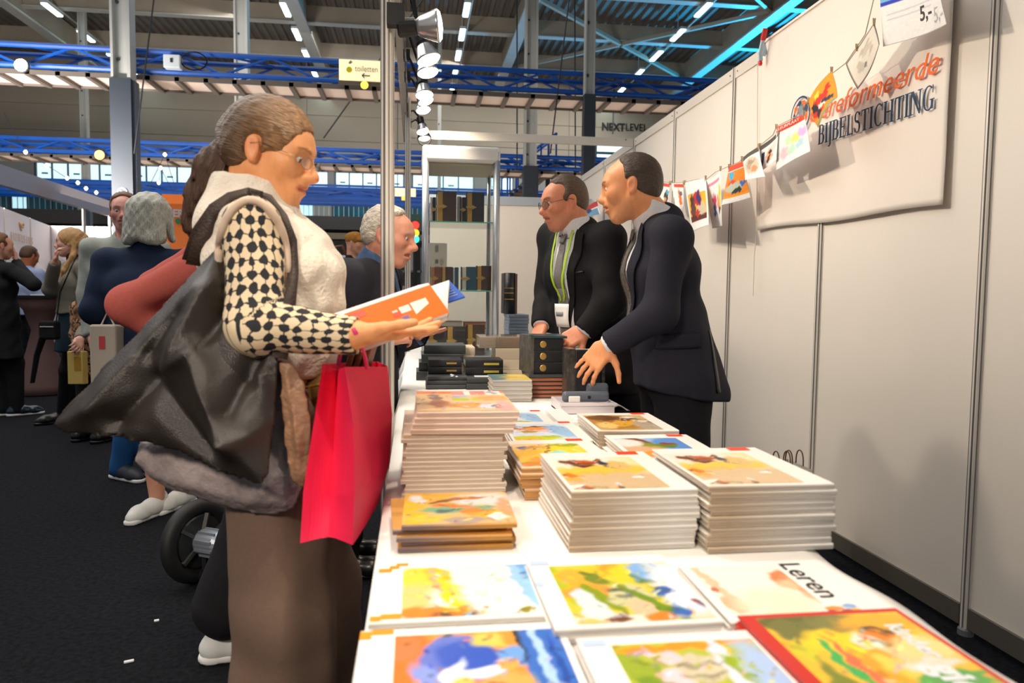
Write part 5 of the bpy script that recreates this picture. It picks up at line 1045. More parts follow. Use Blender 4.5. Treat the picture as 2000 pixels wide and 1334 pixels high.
# ================================================================ SMOOTH BODIES: distance fields meshed into one continuous skin
def smin(a, b, k):
    if k <= 0: return np.minimum(a, b)
    h = np.maximum(k-np.abs(a-b), 0)/k
    return np.minimum(a, b)-h*h*k*.25
class SDF:
    def __init__(s): s.p = []; s.disp = None
    def _add(s, fn, lo, hi, k, op='u'): s.p.append((fn, np.asarray(lo, float), np.asarray(hi, float), k, op)); return s
    def cone(s, a, b, r1, r2=None, k=.02, op='u'):
        a, b = A(*a), A(*b); r2 = r1 if r2 is None else r2; ba = b-a; l2 = max(ba@ba, 1e-9); R = max(r1, r2)
        def fn(p):
            pa = p-a; h = np.clip(pa@ba/l2, 0, 1); return np.linalg.norm(pa-h[:, None]*ba, axis=1)-(r1+(r2-r1)*h)
        return s._add(fn, np.minimum(a, b)-R, np.maximum(a, b)+R, k, op)
    def chain(s, pts, rs, k=.02):
        for i in range(len(pts)-1): s.cone(pts[i], pts[i+1], rs[i], rs[i+1], k)
        return s
    def econe(s, a, b, r1, r2, k1, k2, w, k=.03, op='u'):
        """cone of elliptic section: depth radius r, lateral radius r*k along w"""
        a, b, w = A(*a), A(*b), unit(w); ba = b-a; l2 = max(ba@ba, 1e-9); R = max(r1*max(k1, 1), r2*max(k2, 1))
        def fn(p):
            pa = p-a; h = np.clip(pa@ba/l2, 0, 1); q = pa-h[:, None]*ba; la = q@w; r = r1+(r2-r1)*h; kk = k1+(k2-k1)*h
            rest = np.maximum((q*q).sum(1)-la*la, 0); return (np.sqrt((la/kk)**2+rest)-r)*np.where(kk > 1, .85, .9)
        return s._add(fn, np.minimum(a, b)-R, np.maximum(a, b)+R, k, op)
    def ell(s, c, r, ax=None, k=.02, op='u'):
        c, r = A(*c), A(*r); Mx = np.eye(3) if ax is None else np.array([unit(x) for x in ax]); R = r.max()
        def fn(p):
            q = (p-c)@Mx.T; k0 = np.linalg.norm(q/r, axis=1); k1 = np.linalg.norm(q/(r*r), axis=1); return k0*(k0-1)/np.maximum(k1, 1e-6)
        return s._add(fn, c-R, c+R, k, op)
    def box(s, c, h, ax=None, rnd=.01, k=.01, op='u'):
        c, h = A(*c), A(*h); Mx = np.eye(3) if ax is None else np.array([unit(x) for x in ax]); R = np.linalg.norm(h)+rnd
        def fn(p):
            q = np.abs((p-c)@Mx.T)-h; return np.linalg.norm(np.maximum(q, 0), axis=1)+np.minimum(q.max(1), 0)-rnd
        return s._add(fn, c-R, c+R, k, op)
    def plane(s, c, n, k=.004):
        """keep the side the normal points away from"""
        c, n = A(*c), unit(n); return s._add(lambda p: (p-c)@n, [-1e9]*3, [1e9]*3, k, 'i')
    def sub(s, f, R, t, sc, lo, hi, k=.02, op='u'):
        """place a local field: world = t + sc * (local @ R), rows of R are the local axes"""
        R = np.asarray(R); t = A(*t); rad = sc*max(np.abs(lo).max(), np.abs(hi).max())*1.5
        return s._add(lambda p: f((p-t)@R.T/sc)*sc, t-rad, t+rad, k, op)
    def bounds(s):
        u = [q for q in s.p if q[4] == 'u']; return np.min([q[1] for q in u], 0), np.max([q[2] for q in u], 0)
    def ev(s, p, m=.03):
        d = np.full(len(p), 9.0)
        for fn, lo, hi, k, op in s.p:
            e = m+k
            if op == 'i': d = -smin(-d, -fn(p), k); continue
            i = np.nonzero(((p > lo-e) & (p < hi+e)).all(1))[0]
            if not len(i): continue
            v = fn(p[i])
            if op == 'u': d[i] = smin(d[i], v, k)
            else: d[i] = -smin(-d[i], v, k)        # smooth subtraction
        if s.disp is not None: d = d+s.disp(p)
        return d
    __call__ = ev
    def mesh(s, h):
        lo, hi = s.bounds(); lo = lo-4*h; hi = hi+4*h; q = 4
        n = (np.ceil((hi-lo)/(h*q)).astype(int)+1)
        g = [lo[i]+np.arange(n[i])*h*q for i in range(3)]
        P = np.stack(np.meshgrid(*g, indexing='ij'), -1).reshape(-1, 3)
        dc = s.ev(P, 6*h*q).reshape(n)
        act = np.abs(dc) < h*q*2.6
        N = n*q
        F = np.repeat(np.repeat(np.repeat(np.where(dc < 0, -1, 1).astype(np.float32), q, 0), q, 1), q, 2)
        Am = np.repeat(np.repeat(np.repeat(act, q, 0), q, 1), q, 2)
        # coarse sample sits at the block's middle: shift by half a block
        off = (q-1)/2*h
        I = np.nonzero(Am.ravel())[0]
        ijk = np.stack(np.unravel_index(I, N), 1)
        F.ravel()[I] = s.ev(lo-off+ijk*h, max(.03, 3*h))
        S = F < 0
        c = np.zeros(N-1, np.int8)
        for a in (0, 1):
            for b in (0, 1):
                for e in (0, 1): c += S[a:N[0]-1+a, b:N[1]-1+b, e:N[2]-1+e]
        cell = np.nonzero(((c > 0) & (c < 8)).ravel())[0]
        cs = np.stack(np.unravel_index(cell, N-1), 1)
        acc = np.zeros((len(cell), 3)); cnt = np.zeros(len(cell))
        for ax in range(3):
            o1, o2 = [j for j in range(3) if j != ax]
            for a in (0, 1):
                for b in (0, 1):
                    p0 = cs.copy(); p0[:, o1] += a; p0[:, o2] += b; p1 = p0.copy(); p1[:, ax] += 1
                    f0 = F[p0[:, 0], p0[:, 1], p0[:, 2]]; f1 = F[p1[:, 0], p1[:, 1], p1[:, 2]]
                    x = (f0 < 0) != (f1 < 0); t = np.where(x, f0/np.where(x, f0-f1, 1), 0)
                    pt = p0.astype(float); pt[:, ax] += t; acc[x] += pt[x]; cnt[x] += 1
        V = lo-off+acc/np.maximum(cnt, 1)[:, None]*h
        idx = np.full(N-1, -1, np.int32); idx.ravel()[cell] = np.arange(len(cell))
        faces = []
        for ax in range(3):
            o1, o2 = [(1, 2), (2, 0), (0, 1)][ax]
            sl0 = [slice(None)]*3; sl1 = [slice(None)]*3; sl0[ax] = slice(0, N[ax]-1); sl1[ax] = slice(1, N[ax])
            X = S[tuple(sl0)] != S[tuple(sl1)]
            e = np.stack(np.nonzero(X), 1); e = e[(e[:, o1] > 0) & (e[:, o2] > 0) & (e[:, o1] < N[o1]-1) & (e[:, o2] < N[o2]-1)]
            fl = S[e[:, 0], e[:, 1], e[:, 2]]
            def ID(d1, d2):
                t = e.copy(); t[:, o1] -= d1; t[:, o2] -= d2; return idx[t[:, 0], t[:, 1], t[:, 2]]
            Q = np.stack([ID(1, 1), ID(0, 1), ID(0, 0), ID(1, 0)], 1); Q[~fl] = Q[~fl][:, ::-1]
            faces.append(Q)
        Fc = np.concatenate(faces); Fc = Fc[(Fc >= 0).all(1)]
        return V, Fc
def wob(amp, f, seed, dirs=6):
    """soft cloth creases: sum of oriented waves"""
    rg = np.random.default_rng(seed); D = rg.standard_normal((dirs, 3))*f; ph = rg.uniform(0, 6.28, dirs)
    def fn(p):
        s = 0
        for d, a in zip(D, ph): s = s+np.sin(p@d+a+.8*np.sin(p@d[::-1]*.6+a))
        return amp*s/dirs*1.6
    return fn
def skin_part(name, S, h, m, parent, col=None, hlf=None, smooth_it=1):
    V, F = S.mesh(h)
    for _ in range(smooth_it):                       # one relaxation pass takes the voxel grain out
        E_ = np.concatenate([F[:, [0, 1]], F[:, [1, 2]], F[:, [2, 3]], F[:, [3, 0]]]); acc = np.zeros_like(V); n = np.zeros(len(V))
        for i, j in ((0, 1), (1, 0)):
            np.add.at(acc, E_[:, i], V[E_[:, j]]); np.add.at(n, E_[:, i], 1)
        V = V*.5+.5*acc/np.maximum(n, 1)[:, None]
    at = {}
    if hlf is not None: at['hl'] = hlf(V)
    c = None
    if col is not None: c = col(V) if callable(col) else np.tile(lin(col), (len(V), 1))
    return mesh_from(name, V, F, m, parent, True, col=c, attrs=at)
def drape(name, S, fr, left, right, n, mcount, off, m, parent, thick=.002, push=.35, col=None, smooth=True):
    """a strip of cloth between two polylines (u,v in the frame fr) laid onto the field S"""
    O, U, Vv, D = fr; D = unit(D)
    def res(pl, k):
        pl = np.array(pl, float); t = np.linspace(0, len(pl)-1, k); i = np.minimum(t.astype(int), len(pl)-2); f = (t-i)[:, None]; return pl[i]*(1-f)+pl[i+1]*f
    Lp, Rp = res(left, n+1), res(right, n+1); tt = np.linspace(0, 1, mcount+1)
    uv = (Lp[:, None]*(1-tt)[None, :, None]+Rp[:, None]*tt[None, :, None]).reshape(-1, 2)
    P = O+uv[:, :1]*U+uv[:, 1:]*Vv-D*push; go = np.zeros(len(P))
    for _ in range(60):
        d = S.ev(P+go[:, None]*D, .25)-off; d = np.minimum(d, .05); go += np.clip(d, -.02, .05)*.8
        go = np.minimum(go, push*2)
    P = P+go[:, None]*D
    i = (np.arange(mcount)[None]+np.arange(n)[:, None]*(mcount+1)).ravel()
    F = np.stack([i, i+1, i+mcount+2, i+mcount+1], 1)
    nn = np.cross(P[F[0, 1]]-P[F[0, 0]], P[F[0, 3]]-P[F[0, 0]])
    if nn@D > 0: F = F[:, ::-1]
    o = mesh_from(name, P, F.copy(), m, parent, smooth, col=col)
    if thick: sm = o.modifiers.new('thick', 'SOLIDIFY'); sm.thickness = thick; sm.offset = 1
    return o

# ---------------------------------------------------------------- heads (local: x right, y forward, z up; origin between the ears; life size 0.23 m)
def head_field(jaw=1.0, nose=1.0, chin=1.0, cheek=1.0, mouth_open=0.0):
    H = SDF()
    H.ell((0, -.014, .032), (.074, .095, .083), k=.02)
    H.ell((0, .028, -.03), (.060*jaw, .066, .084), k=.03)
    H.ell((0, .058, .030), (.052, .036, .045), k=.03)                                   # forehead
    for s in (-1, 1):
        H.cone((s*.054*jaw, -.004, -.045), (s*.018, .062, -.096*chin), .017, .016, k=.03)    # jaw line
        H.ell((s*.043, .062, -.018), (.022*cheek, .024, .022), k=.03)                          # cheekbone
        H.cone((s*.014, .090, .026), (s*.044, .076, .024), .009, .008, k=.018)               # brow
        H.ell((s*.032, .104, .006), (.020, .021, .0135), k=.013, op='s')                      # socket
        H.cone((s*.020, .087, .0135), (s*.042, .081, .0115), .0045, .004, k=.006)            # upper lid
        H.cone((s*.021, .086, -.004), (s*.041, .080, -.003), .004, .0035, k=.007)            # lower lid
        H.ell((s*.0115, .103, -.032), (.0085*nose, .0105, .0085), k=.010)                       # nostril wing
    H.ell((0, .066, -.094*chin), (.023, .021, .018), k=.028)                               # chin
    H.cone((0, .091, .016), (0, .112*(.5+.5*nose), -.022), .0085, .0105, k=.014)                      # nose bridge
    H.ell((0, .1145*(.5+.5*nose), -.0275), (.0115*nose, .0115, .0105), k=.012)                           # nose tip
    H.ell((0, .086, -.058), (.030, .020, .024), k=.02)                                     # muzzle
    g = .003+.008*mouth_open
    for t in range(-3, 3):                                                                   # lips follow the teeth
        x0, x1 = t*.0085, (t+1)*.0085
        y = lambda x: .1035-(abs(x)/.026)**2*.016
        H.cone((x0, y(x0), -.0535+g*.3-.0012*(abs(t+.5) < 1)), (x1, y(x1), -.0535+g*.3), .0050-.0018*abs(x0)/.026, .0050-.0018*abs(x1)/.026, k=.006)
        H.cone((x0, y(x0)-.001, -.0635-g), (x1, y(x1)-.001, -.0635-g), .0056-.0022*abs(x0)/.026, .0056-.0022*abs(x1)/.026, k=.006)
    for t in range(-3, 3):
        x0, x1 = t*.0085, (t+1)*.0085
        H.cone((x0, .106-(abs(x0)/.026)**2*.016, -.0585-g*.4), (x1, .106-(abs(x1)/.026)**2*.016, -.0585-g*.4), .0016+g*.45, .0016+g*.45, k=.003, op='s')
    for s in (-1, 1):                                                                        # ears
        ax = [unit((1, -.35*s*s, 0)) if s > 0 else unit((-1, -.35, 0)), (0, .25, -1), (0, 1, .25)]
        H.ell((s*.077, -.008, -.004), (.0085, .031, .018), [(s*1, .0, 0), (0, -.22, 1), (0, 1, .22)], k=.008)
        H.ell((s*.086, -.004, .000), (.006, .018, .0095), [(s*1, 0, 0), (0, -.22, 1), (0, 1, .22)], k=.006, op='s')
        H.ell((s*.078, .000, -.028), (.0065, .0075, .0085), k=.006)
    return H
HLO, HHI = A(-.1, -.125, -.13), A(.1, .135, .13)
def head_frame(face, up=(0, 0, 1), roll=0):
    y = unit(face); x = unit(np.cross(y, up)); z = np.cross(x, y)
    c, s_ = math.cos(roll), math.sin(roll); x, z = x*c+z*s_, z*c-x*s_
    return np.array([x, y, z])
def face_color(base, lip, brow, R, t, sc, brow_w=1.0, blush=(214, 120, 96), stubble=None):
    b, l, w, bl = lin(base), lin(lip), lin(brow), lin(blush)
    def fn(V):
        q = (V-t)@R.T/sc; c = np.tile(b, (len(V), 1)); x, y, z = q.T; inhead = (np.abs(q) < .14).all(1)
        def mix(c, a, col): a = np.clip(a, 0, 1)[:, None]; return c*(1-a)+col*a
        for s in (-1, 1):
            c = mix(c, .35*np.exp(-((x-s*.042)**2+(y-.06)**2+(z+.022)**2)/.018**2)*inhead, bl)
            c = mix(c, .45*np.exp(-((x-s*.08)**2+(y+.006)**2+(z+.002)**2)/.024**2)*inhead, bl)
        c = mix(c, .45*np.exp(-(x**2+(y-.115)**2+(z+.028)**2)/.014**2)*inhead, bl)
        if stubble is not None: c = mix(c, .25*(z < -.035)*(y > .0)*inhead*np.clip((-.035-z)/.02, 0, 1), lin(stubble))
        lipm = (y > .082)*np.exp(-np.maximum(0, np.abs(z+.0585)-.0065)**2/.0016**2)*np.exp(-np.maximum(0, np.abs(x)-.023)**2/.003**2)*inhead
        c = mix(c, .75*lipm, l)
        ax = np.abs(x)
        bz = .0245+.006*np.sin(np.clip((ax-.012)/.036, 0, 1)*PI*.8)
        brm = (y > .05)*np.exp(-np.maximum(0, np.abs(z-bz)-.0022*brow_w)**2/.0016**2)*np.exp(-np.maximum(0, np.abs(ax-.031)-.017)**2/.003**2)*inhead
        c = mix(c, .8*brm, w)
        return c
    return fn
M_skin = cmat('skin', .46, bump=.12, bscale=420, spec=.4, sss=.10, noise=.05, nscale=50)
M_eye = cmat('eye', .12, spec=.6)
def eyes(R, t, sc, parent, iris=(92, 110, 120), shut=0):
    for s in (-1, 1):
        c = A(s*.0315, .0787, .0048); n = 14; m = MB(); rr = .0123
        v, f = [], []
        for i in range(n+1):
            th = PI*i/n
            for k in range(18):
                ph = 2*PI*k/18; v.append(c+rr*A(math.sin(th)*math.cos(ph), math.cos(th), math.sin(th)*math.sin(ph)))
        v = np.array(v); f = [(i*18+k, i*18+(k+1) % 18, (i+1)*18+(k+1) % 18, (i+1)*18+k) for i in range(n) for k in range(18)]
        an = np.degrees(np.arccos(np.clip(((v-c)/rr)[:, 1]*.96-((v-c)/rr)[:, 2]*.26, -1, 1)))
        col = np.where(an[:, None] < 13, lin((14, 12, 12)), np.where(an[:, None] < 29, lin(iris), lin((226, 218, 212))))
        mesh_from('eye', t+sc*(v@R), f, M_eye, parent, True, col=col)
def glasses(R, t, sc, parent, rim=(120, 112, 108), w=.023, hgt=.0165, r=.0011):
    mr = mat('spectacle_rim', rim, .3, metal=.7); T = lambda p: t+sc*(np.asarray(p, float)@R)
    for s in (-1, 1):
        pts = [T((s*.032+w*math.cos(a)*(1 if abs(math.cos(a)) < .9 else 1), .108-.006*abs(math.cos(a))*(1 if s*math.cos(a) > 0 else -.4), .001+hgt*math.sin(a))) for a in np.linspace(0, 2*PI, 25)]
        MB().tube(pts, r*sc, 5).build('spectacle_rim', mr, parent, True)
        ln = MB(); ln.add(pts[:-1], [tuple(range(24))]); o = ln.build('spectacle_lens', glass_mat('lens_glass', (244, 248, 250), .10), parent)
        MB().tube([T((s*.056, .102, .006)), T((s*.073, .075, .008)), T((s*.083, .01, .012)), T((s*.083, -.012, .004))], r*sc, 5).build('spectacle_temple', mr, parent)
    MB().tube([T((-.010, .109, .004)), T((0, .115, .006)), T((.010, .109, .004))], r*sc, 5).build('spectacle_bridge', mr, parent)

# ---------------------------------------------------------------- hands
def rotv(v, ax, deg):
    a = math.radians(deg); ax = unit(ax); return v*math.cos(a)+np.cross(ax, v)*math.sin(a)+ax*(ax@v)*(1-math.cos(a))
def hand(S, wrist, X, dorsal, side, sc=1.0, curl=(15, 25, 15), spread=5, thumb=(35, 20, 15), curls=None, k=.006):
    """palm, four unequal jointed fingers and a thumb off the palm's side. X along the hand, dorsal = back of the hand,
    side=+1: thumb at dorsal x X. Returns fingertips."""
    X = unit(X); Z = unit(np.asarray(dorsal, float)-X*np.dot(dorsal, X)); Y = np.cross(Z, X)*side; w = A(*wrist); tips = []
    L = lambda x, y, z=0: w+sc*(X*x+Y*y+Z*z)
    S.econe(L(.0, 0), L(.035, 0), .019*sc, .017*sc, 1.35, 1.9, Y, k=.02)
    S.box(L(.058, -.002, 0), (.028*sc, .030*sc, .004*sc), [X, Y, Z], .0095*sc, k=.014)
    for i, (yo, ln, rd, fan) in enumerate([(.031, .074, .0088, 1), (.0105, .082, .009, .3), (-.0105, .077, .0086, -.35), (-.030, .060, .0076, -1.05)]):
        c = (curls[i] if curls else curl)
        d = rotv(X, Z, spread*fan*side); ax = np.cross(d, Z)          # curl axis: towards the palm
        p = L(.088-.004*abs(i-1), yo, .002); kn = L(.050, yo*.8, .001)
        S.cone(kn, p, rd*sc*1.05, rd*sc*1.08, k=.008)
        for seg, (fr, rr) in enumerate(((.46, 1.0), (.30, .92), (.24, .80))):
            d = rotv(d, np.cross(Z, X)*1.0, c[seg])
            q = p+d*ln*fr*sc; S.cone(p, q, rd*rr*sc, rd*(rr-.08)*sc, k=k); p = q
        tips.append(p)
    d = unit(X*.62+Y*.72-Z*.22); p = L(.018, .022, -.004); 
    ax = unit(np.cross(d, X)+1e-6*Z)
    for seg, (ln, rd) in enumerate(((.044, .0135), (.034, .0105), (.027, .0092))):
        if seg: d = rotv(d, ax, thumb[seg])
        else: d = rotv(d, ax, thumb[0]-35)
        q = p+d*ln*sc; S.cone(p, q, rd*sc, rd*.9*sc, k=.012 if seg == 0 else k); p = q
    tips.append(p)
    return tips
def hand_nails(*a): pass
# ---------------------------------------------------------------- people: shared builders
M_hair = cmat('hair', .42, bump=.5, bscale=7, spec=.45, noise=.38, nscale=6, stretch=(55, 9, 40))
M_hairlong = cmat('long_hair', .40, bump=.55, bscale=7, spec=.5, noise=.42, nscale=6, stretch=(60, 60, 7))
M_hairswept = cmat('swept_hair', .40, bump=.6, bscale=6, spec=.5, noise=.45, nscale=6, stretch=(14, 9, 62))
def fabric(name, c, rough=.85, noise=.06, nscale=90, bump=.15, bscale=500, sheen=.0, spec=.25): return mat(name, c, rough, 0, noise, nscale, bump, bscale, sheen=sheen, spec=spec)
def hl_fn(R, t, sc): return lambda V: (V-t)@np.asarray(R).T/sc
def cap(th=.007, front=.034, temple=.042, kind='short'):
    G = SDF(); G.ell((0, -.016, .034), (.0745+th, .095+th, .083+th), k=.01)
    G.ell((0, -.055, -.012), (.062+th, .048+th, .055), k=.03)
    if kind == 'short':
        G.plane((0, front, .1), (0, 1, -.15), .01)
        for s in (-1, 1): G.ell((s*.068, .072, .062), (temple, .055, temple*1.25), k=.014, op='s')
        G.plane((0, -.03, -.034), (0, .42, -.9), .01)
    elif kind == 'swept':                                             # drawn back from a high forehead
        G.ell((0, .115, -.022), (.084, .088, .100), k=.014, op='s')
        for s in (-1, 1): G.ell((s*.085, .045, -.052), (.05, .055, .058), k=.012, op='s')
        G.plane((0, -.05, -.062), (0, .25, -.97), .012)
    elif kind == 'full':                                              # longer hair falling over the ears
        G.ell((0, .118, -.028), (.075, .085, .105), k=.014, op='s')
    if kind != 'full':
        for s in (-1, 1): G.ell((s*.09, -.004, -.006), (.026, .024, .040), k=.008, op='s')
    return G
def torso(S, pel, waist, chest, neck, lat, r=(.118, .104, .122), kk=(1.38, 1.34, 1.42), inf=0.0, k=.05):
    r = [x+inf for x in r]
    S.econe(pel, waist, r[0], r[1], kk[0], kk[1], lat, k); S.econe(waist, chest, r[1], r[2], kk[1], kk[2], lat, k)
    top = A(*chest)*.42+A(*neck)*.58; S.econe(chest, top, r[2], r[2]*.62, kk[2], 1.75, lat, k)
def yoke(S, neck, shl, shr, r=.055, k=.05):
    for s in (shl, shr): S.cone(A(*neck)*.72+A(*s)*.28-A(0, 0, .02), s, r*.86, r, k)
def arm(S, sh, el, wr, r=(.058, .048, .040), k=.025, cuff=True):
    sh, el, wr = A(*sh), A(*el), A(*wr); S.cone(sh, el, r[0], r[1], k); d = unit(wr-el)
    S.cone(el, wr, r[1], r[2], k)
    if cuff: S.cone(wr+d*(r[2]*1.0), wr+d*(r[2]*2.2), r[2]*1.12, r[2]*1.2, .004, 's')
def leg(S, hip, kn, an, r=(.088, .062, .046), k=.03): S.cone(hip, kn, r[0], r[1], k); S.cone(kn, an, r[1], r[2], k)
def shoe(name, parent, an, toe, m, sole, L=.27, h=.009, wd=.048, hgt=.05):
    an = A(*an); d = unit(A(toe[0], toe[1], 0)); s = A(-d[1], d[0], 0); S = SDF(); g = A(an[0], an[1], 0)
    S.chain([g-d*.045+A(0, 0, .042), g+d*.04+A(0, 0, .046), g+d*(L*.5)+A(0, 0, .036), g+d*(L-.09)+A(0, 0, .030)], [.040, .044, .042, .030], .03)
    S.cone(g-d*.035+A(0, 0, .04), g-d*.02+A(0, 0, .075+hgt*.3), .038, .036, .02)
    S.plane((0, 0, .014), (0, 0, -1), .004)
    o = skin_part(name, S, h, m, parent)
    T = SDF(); T.econe(g-d*.045+A(0, 0, .012), g+d*(L-.09)+A(0, 0, .012), .044, .036, 1.0, 1.1, s, .01); T.plane((0, 0, .026), (0, 0, 1), .003); T.plane((0, 0, .002), (0, 0, -1), .003)
    skin_part('sole', T, h, sole, o if ORG.get(o.name) is not None else parent); return o
def cuff(name, el, wr, r, m, parent):
    d = unit(A(*wr)-A(*el)); S = SDF(); S.cone(A(*wr)-d*.05, A(*wr)+d*.006, r, r, .004); S.plane(A(*wr)+d*.012, d, .003); skin_part(name, S, .0045, m, parent)
def lapels(S, O, lat, up, fwd, hgt, m, parent, spread=.085, open_=.0, tie=None, shirt=None, neckw=.055, tie_w=.033):
    """shirt V, tie and two notched lapels laid on the jacket front. O = top of the sternum; lat points to the wearer's left"""
    fr = (A(*O), unit(lat), unit(up), -unit(fwd))
    if shirt: drape('shirt_front', S, fr, [(-neckw, .05), (-neckw*.8, -.05), (-.006, -hgt)], [(neckw, .05), (neckw*.8, -.05), (.006, -hgt)], 16, 10, .0015, shirt, parent, .001)
    if tie:
        drape('tie', S, fr, [(-.014, .02), (-tie_w*.72, -hgt*.45), (-tie_w*.8, -hgt*.97)], [(.014, .02), (tie_w*.72, -hgt*.45), (tie_w*.8, -hgt*.97)], 20, 6, .006, tie, parent, .003)
        drape('tie_knot', S, fr, [(-.019, .035), (-.012, -.004)], [(.019, .035), (.012, -.004)], 5, 5, .013, tie, parent, .004)
    for s in (-1, 1):
        i_ = [(s*neckw*1.0, .055), (s*neckw*.95, -.03), (s*.012, -hgt)]
        o_ = [(s*(neckw+.045), .035), (s*(spread+.028), -.075), (s*(spread+.012), -.12), (s*.028, -hgt)]
        drape('lapel', S, fr, i_, o_, 18, 6, .006, m, parent, .003)
def finish_head(B, root, R, t, sc, skin, lip, brow, hair_kind=None, **kw): pass
# ================================================================ PEOPLE
M_shirtw = fabric('white_shirt', (226, 226, 230), .8); M_navy = fabric('navy_suit', (36, 36, 48), .8, .10, 160, .2)
M_charcoal = fabric('charcoal_suit', (26, 26, 30), .85, .10, 160, .2); M_trouser = fabric('dark_trousers', (20, 20, 26), .85)
M_shoeb = mat('black_shoe', (18, 17, 17), .3)
M_tiepat = mat('patterned_tie', (92, 84, 76), .55, noise=.8, nscale=160); M_tiegrey = mat('grey_tie', (116, 112, 110), .5, noise=.2, nscale=120)
M_button = mat('dark_button', (16, 15, 18), .35)

def man_navy():
    f = A(-1, .0, 0); lat = A(0, -1, 0)                        # faces left across the table; lat = wearer's left, toward us
    hc = dp(1233, 366, 2.63); R = head_frame((-.93, .34, -.17)); sc = 1.0
    neck = dp(1283, 428, 2.66); chest = dp(1290, 524, 2.67); waist = dp(1304, 634, 2.69); pel = dp(1318, 735, 2.70)
    shl, shr = dp(1311, 462, 2.47), dp(1296, 458, 2.88); ell_, wrl = dp(1288, 612, 2.45), dp(1190, 672, 2.53); elr, wrr = dp(1300, 610, 2.98), dp(1290, 720, 2.98)
    g = A(pel[0], pel[1], 0); root = thing('person', tuple(g), 'man in a dark navy suit leaning over the table, touching a wrapped book', 'person')
    B = SDF(); B.sub(head_field(1.0, .98, 1.02, mouth_open=.25).ev, R, hc, sc, HLO, HHI, .02)
    B.cone(hc+R.T@A(0, -.028, -.05), neck, .056, .060, .03); torso(B, pel, waist, chest, neck, lat, (.118, .104, .106)); yoke(B, neck, shl, shr, .05)
    arm(B, shl, ell_, wrl, (.048, .040, .029), cuff=False); arm(B, shr, elr, wrr, (.048, .040, .029), cuff=False)
    hand(B, wrl, unit(dp(1128, 742, 2.545)-wrl), A(-.25, -.80, .54), 1, 1.03, curls=[(14, 24, 14), (6, 26, 14), (4, 24, 12), (0, 22, 12)], spread=9, thumb=(20, 10, 10))
    hand(B, wrr, A(-.2, .1, -.95), A(0, .9, .2), -1, 1.0)
    kl, kr = A(pel[0]-.0, pel[1]-.11, .48), A(pel[0]+.02, pel[1]+.11, .48)
    for kx, s in ((kl, -1), (kr, 1)): leg(B, pel+A(0, s*.09, -.03), kx, A(kx[0]+.03, kx[1], .09))
    skin_part('body', B, .0042, M_skin, root, face_color((232, 158, 108), (196, 104, 84), (96, 70, 50), R, hc, sc, 1.1, stubble=(170, 130, 104)))
    eyes(R, hc, sc, root, (96, 84, 70))
    H = SDF(); G = cap(.0055, .026, .044); H.sub(G.ev, R, hc, sc, HLO*1.1, HHI*1.1); H.disp = wob(.0012, 260, 3)
    skin_part('hair', H, .0035, M_hair, root, (70, 56, 46), hl_fn(R, hc, sc))
    # shirt collar and cuffs
    K = SDF(); K.cone(neck+A(-.002, 0, -.02), neck+(hc-neck)*.36+A(.004, 0, .012), .082, .072, .01); K.plane(neck+(hc-neck)*.34+A(.006, 0, .022), unit(A(.30, 0, .95)), .004); K.cone(hc+R.T@A(0, 0, -.02), neck+(hc-neck)*.2, .058, .060, .004, 's'); skin_part('shirt_collar', K, .003, M_shirtw, root, smooth_it=3)
    J = SDF(); hem = pel+A(.01, 0, -.06)
    torso(J, pel, waist, chest, neck, lat, (.118, .104, .106), inf=.014); yoke(J, neck, shl, shr, .068)
    J.econe(waist, hem, .118, .142, 1.34, 1.36, lat, .05); J.cone(waist+A(.06, -.02, -.04), hem+A(.105, -.05, .0), .06, .075, .06)
    J.cone(neck+A(.022, 0, -.04), neck+A(.022, 0, -.012), .080, .078, .03)
    J.plane(hem, unit(A(-.16, 0, -1)), .006)
    arm(J, shl, ell_, wrl-unit(wrl-ell_)*.012, (.066, .060, .047), .03); arm(J, shr, elr, wrr, (.068, .06, .048), .03); cuff('shirt_cuff', ell_, wrl, .037, M_shirtw, root)
    J.cone(hc+R.T@A(0, 0, -.04), neck+A(-.055, 0, .03), .060, .05, .006, 's')
    J.disp = wob(.0042, 26, 11); jk = skin_part('suit_jacket', J, .0062, M_navy, root)
    fr = neck+A(-.06, 0, -.06); up = unit(neck-waist)
    lapels(J, fr+A(-.05, 0, -.015), lat, up, f, .30, M_navy, root, .075, tie=M_tiepat, shirt=M_shirtw)
    # flap pocket, vent, sleeve buttons
    drape('pocket_flap', J, (waist+A(-.02, -.3, -.05), A(1, 0, 0), A(.03, 0, 1), A(0, 1, 0)), [(-.07, .02), (-.072, -.03)], [(.07, .03), (.072, -.02)], 4, 8, .0035, M_navy, root, .002)
    drape('back_vent', J, (hem+A(.09, -.3, .02), A(1, 0, 0), A(-.1, 0, 1), A(0, 1, 0)), [(-.004, .22), (-.012, .0)], [(.004, .22), (.012, .0)], 8, 2, .002, M_button, root, .001)
    d = unit(wrl-ell_)
    for k in range(2):
        c = wrl-d*(.028+.022*k)+A(.018, -.049, -.01); MB().lathe(c, [(.008, -.004), (.0085, 0), (.006, .003)], 12, axis=(0, -1, 0)).build('sleeve_button', M_button, root)
    T = SDF(); T.econe(pel, pel+A(0, 0, .08), .125, .11, 1.36, 1.34, lat)
    for kx, s in ((kl, -1), (kr, 1)): leg(T, pel+A(0, s*.085, -.04), kx, A(kx[0]+.03, kx[1], .07), (.105, .085, .078), .03)
    T.disp = wob(.004, 24, 5); skin_part('trousers', T, .0085, M_trouser, root)
    for kx in (kl, kr): shoe('shoe', root, (kx[0]+.03, kx[1]), (-1, 0), M_shoeb, M_button)
    # black lanyard
    drape('lanyard', J, (fr+A(-.05, 0, -.015), lat, up, -f), [(-.040, .03), (-.03, -.40)], [(-.030, .03), (-.02, -.40)], 14, 2, .008, M_button, root, .002)
    return root
man_navy()
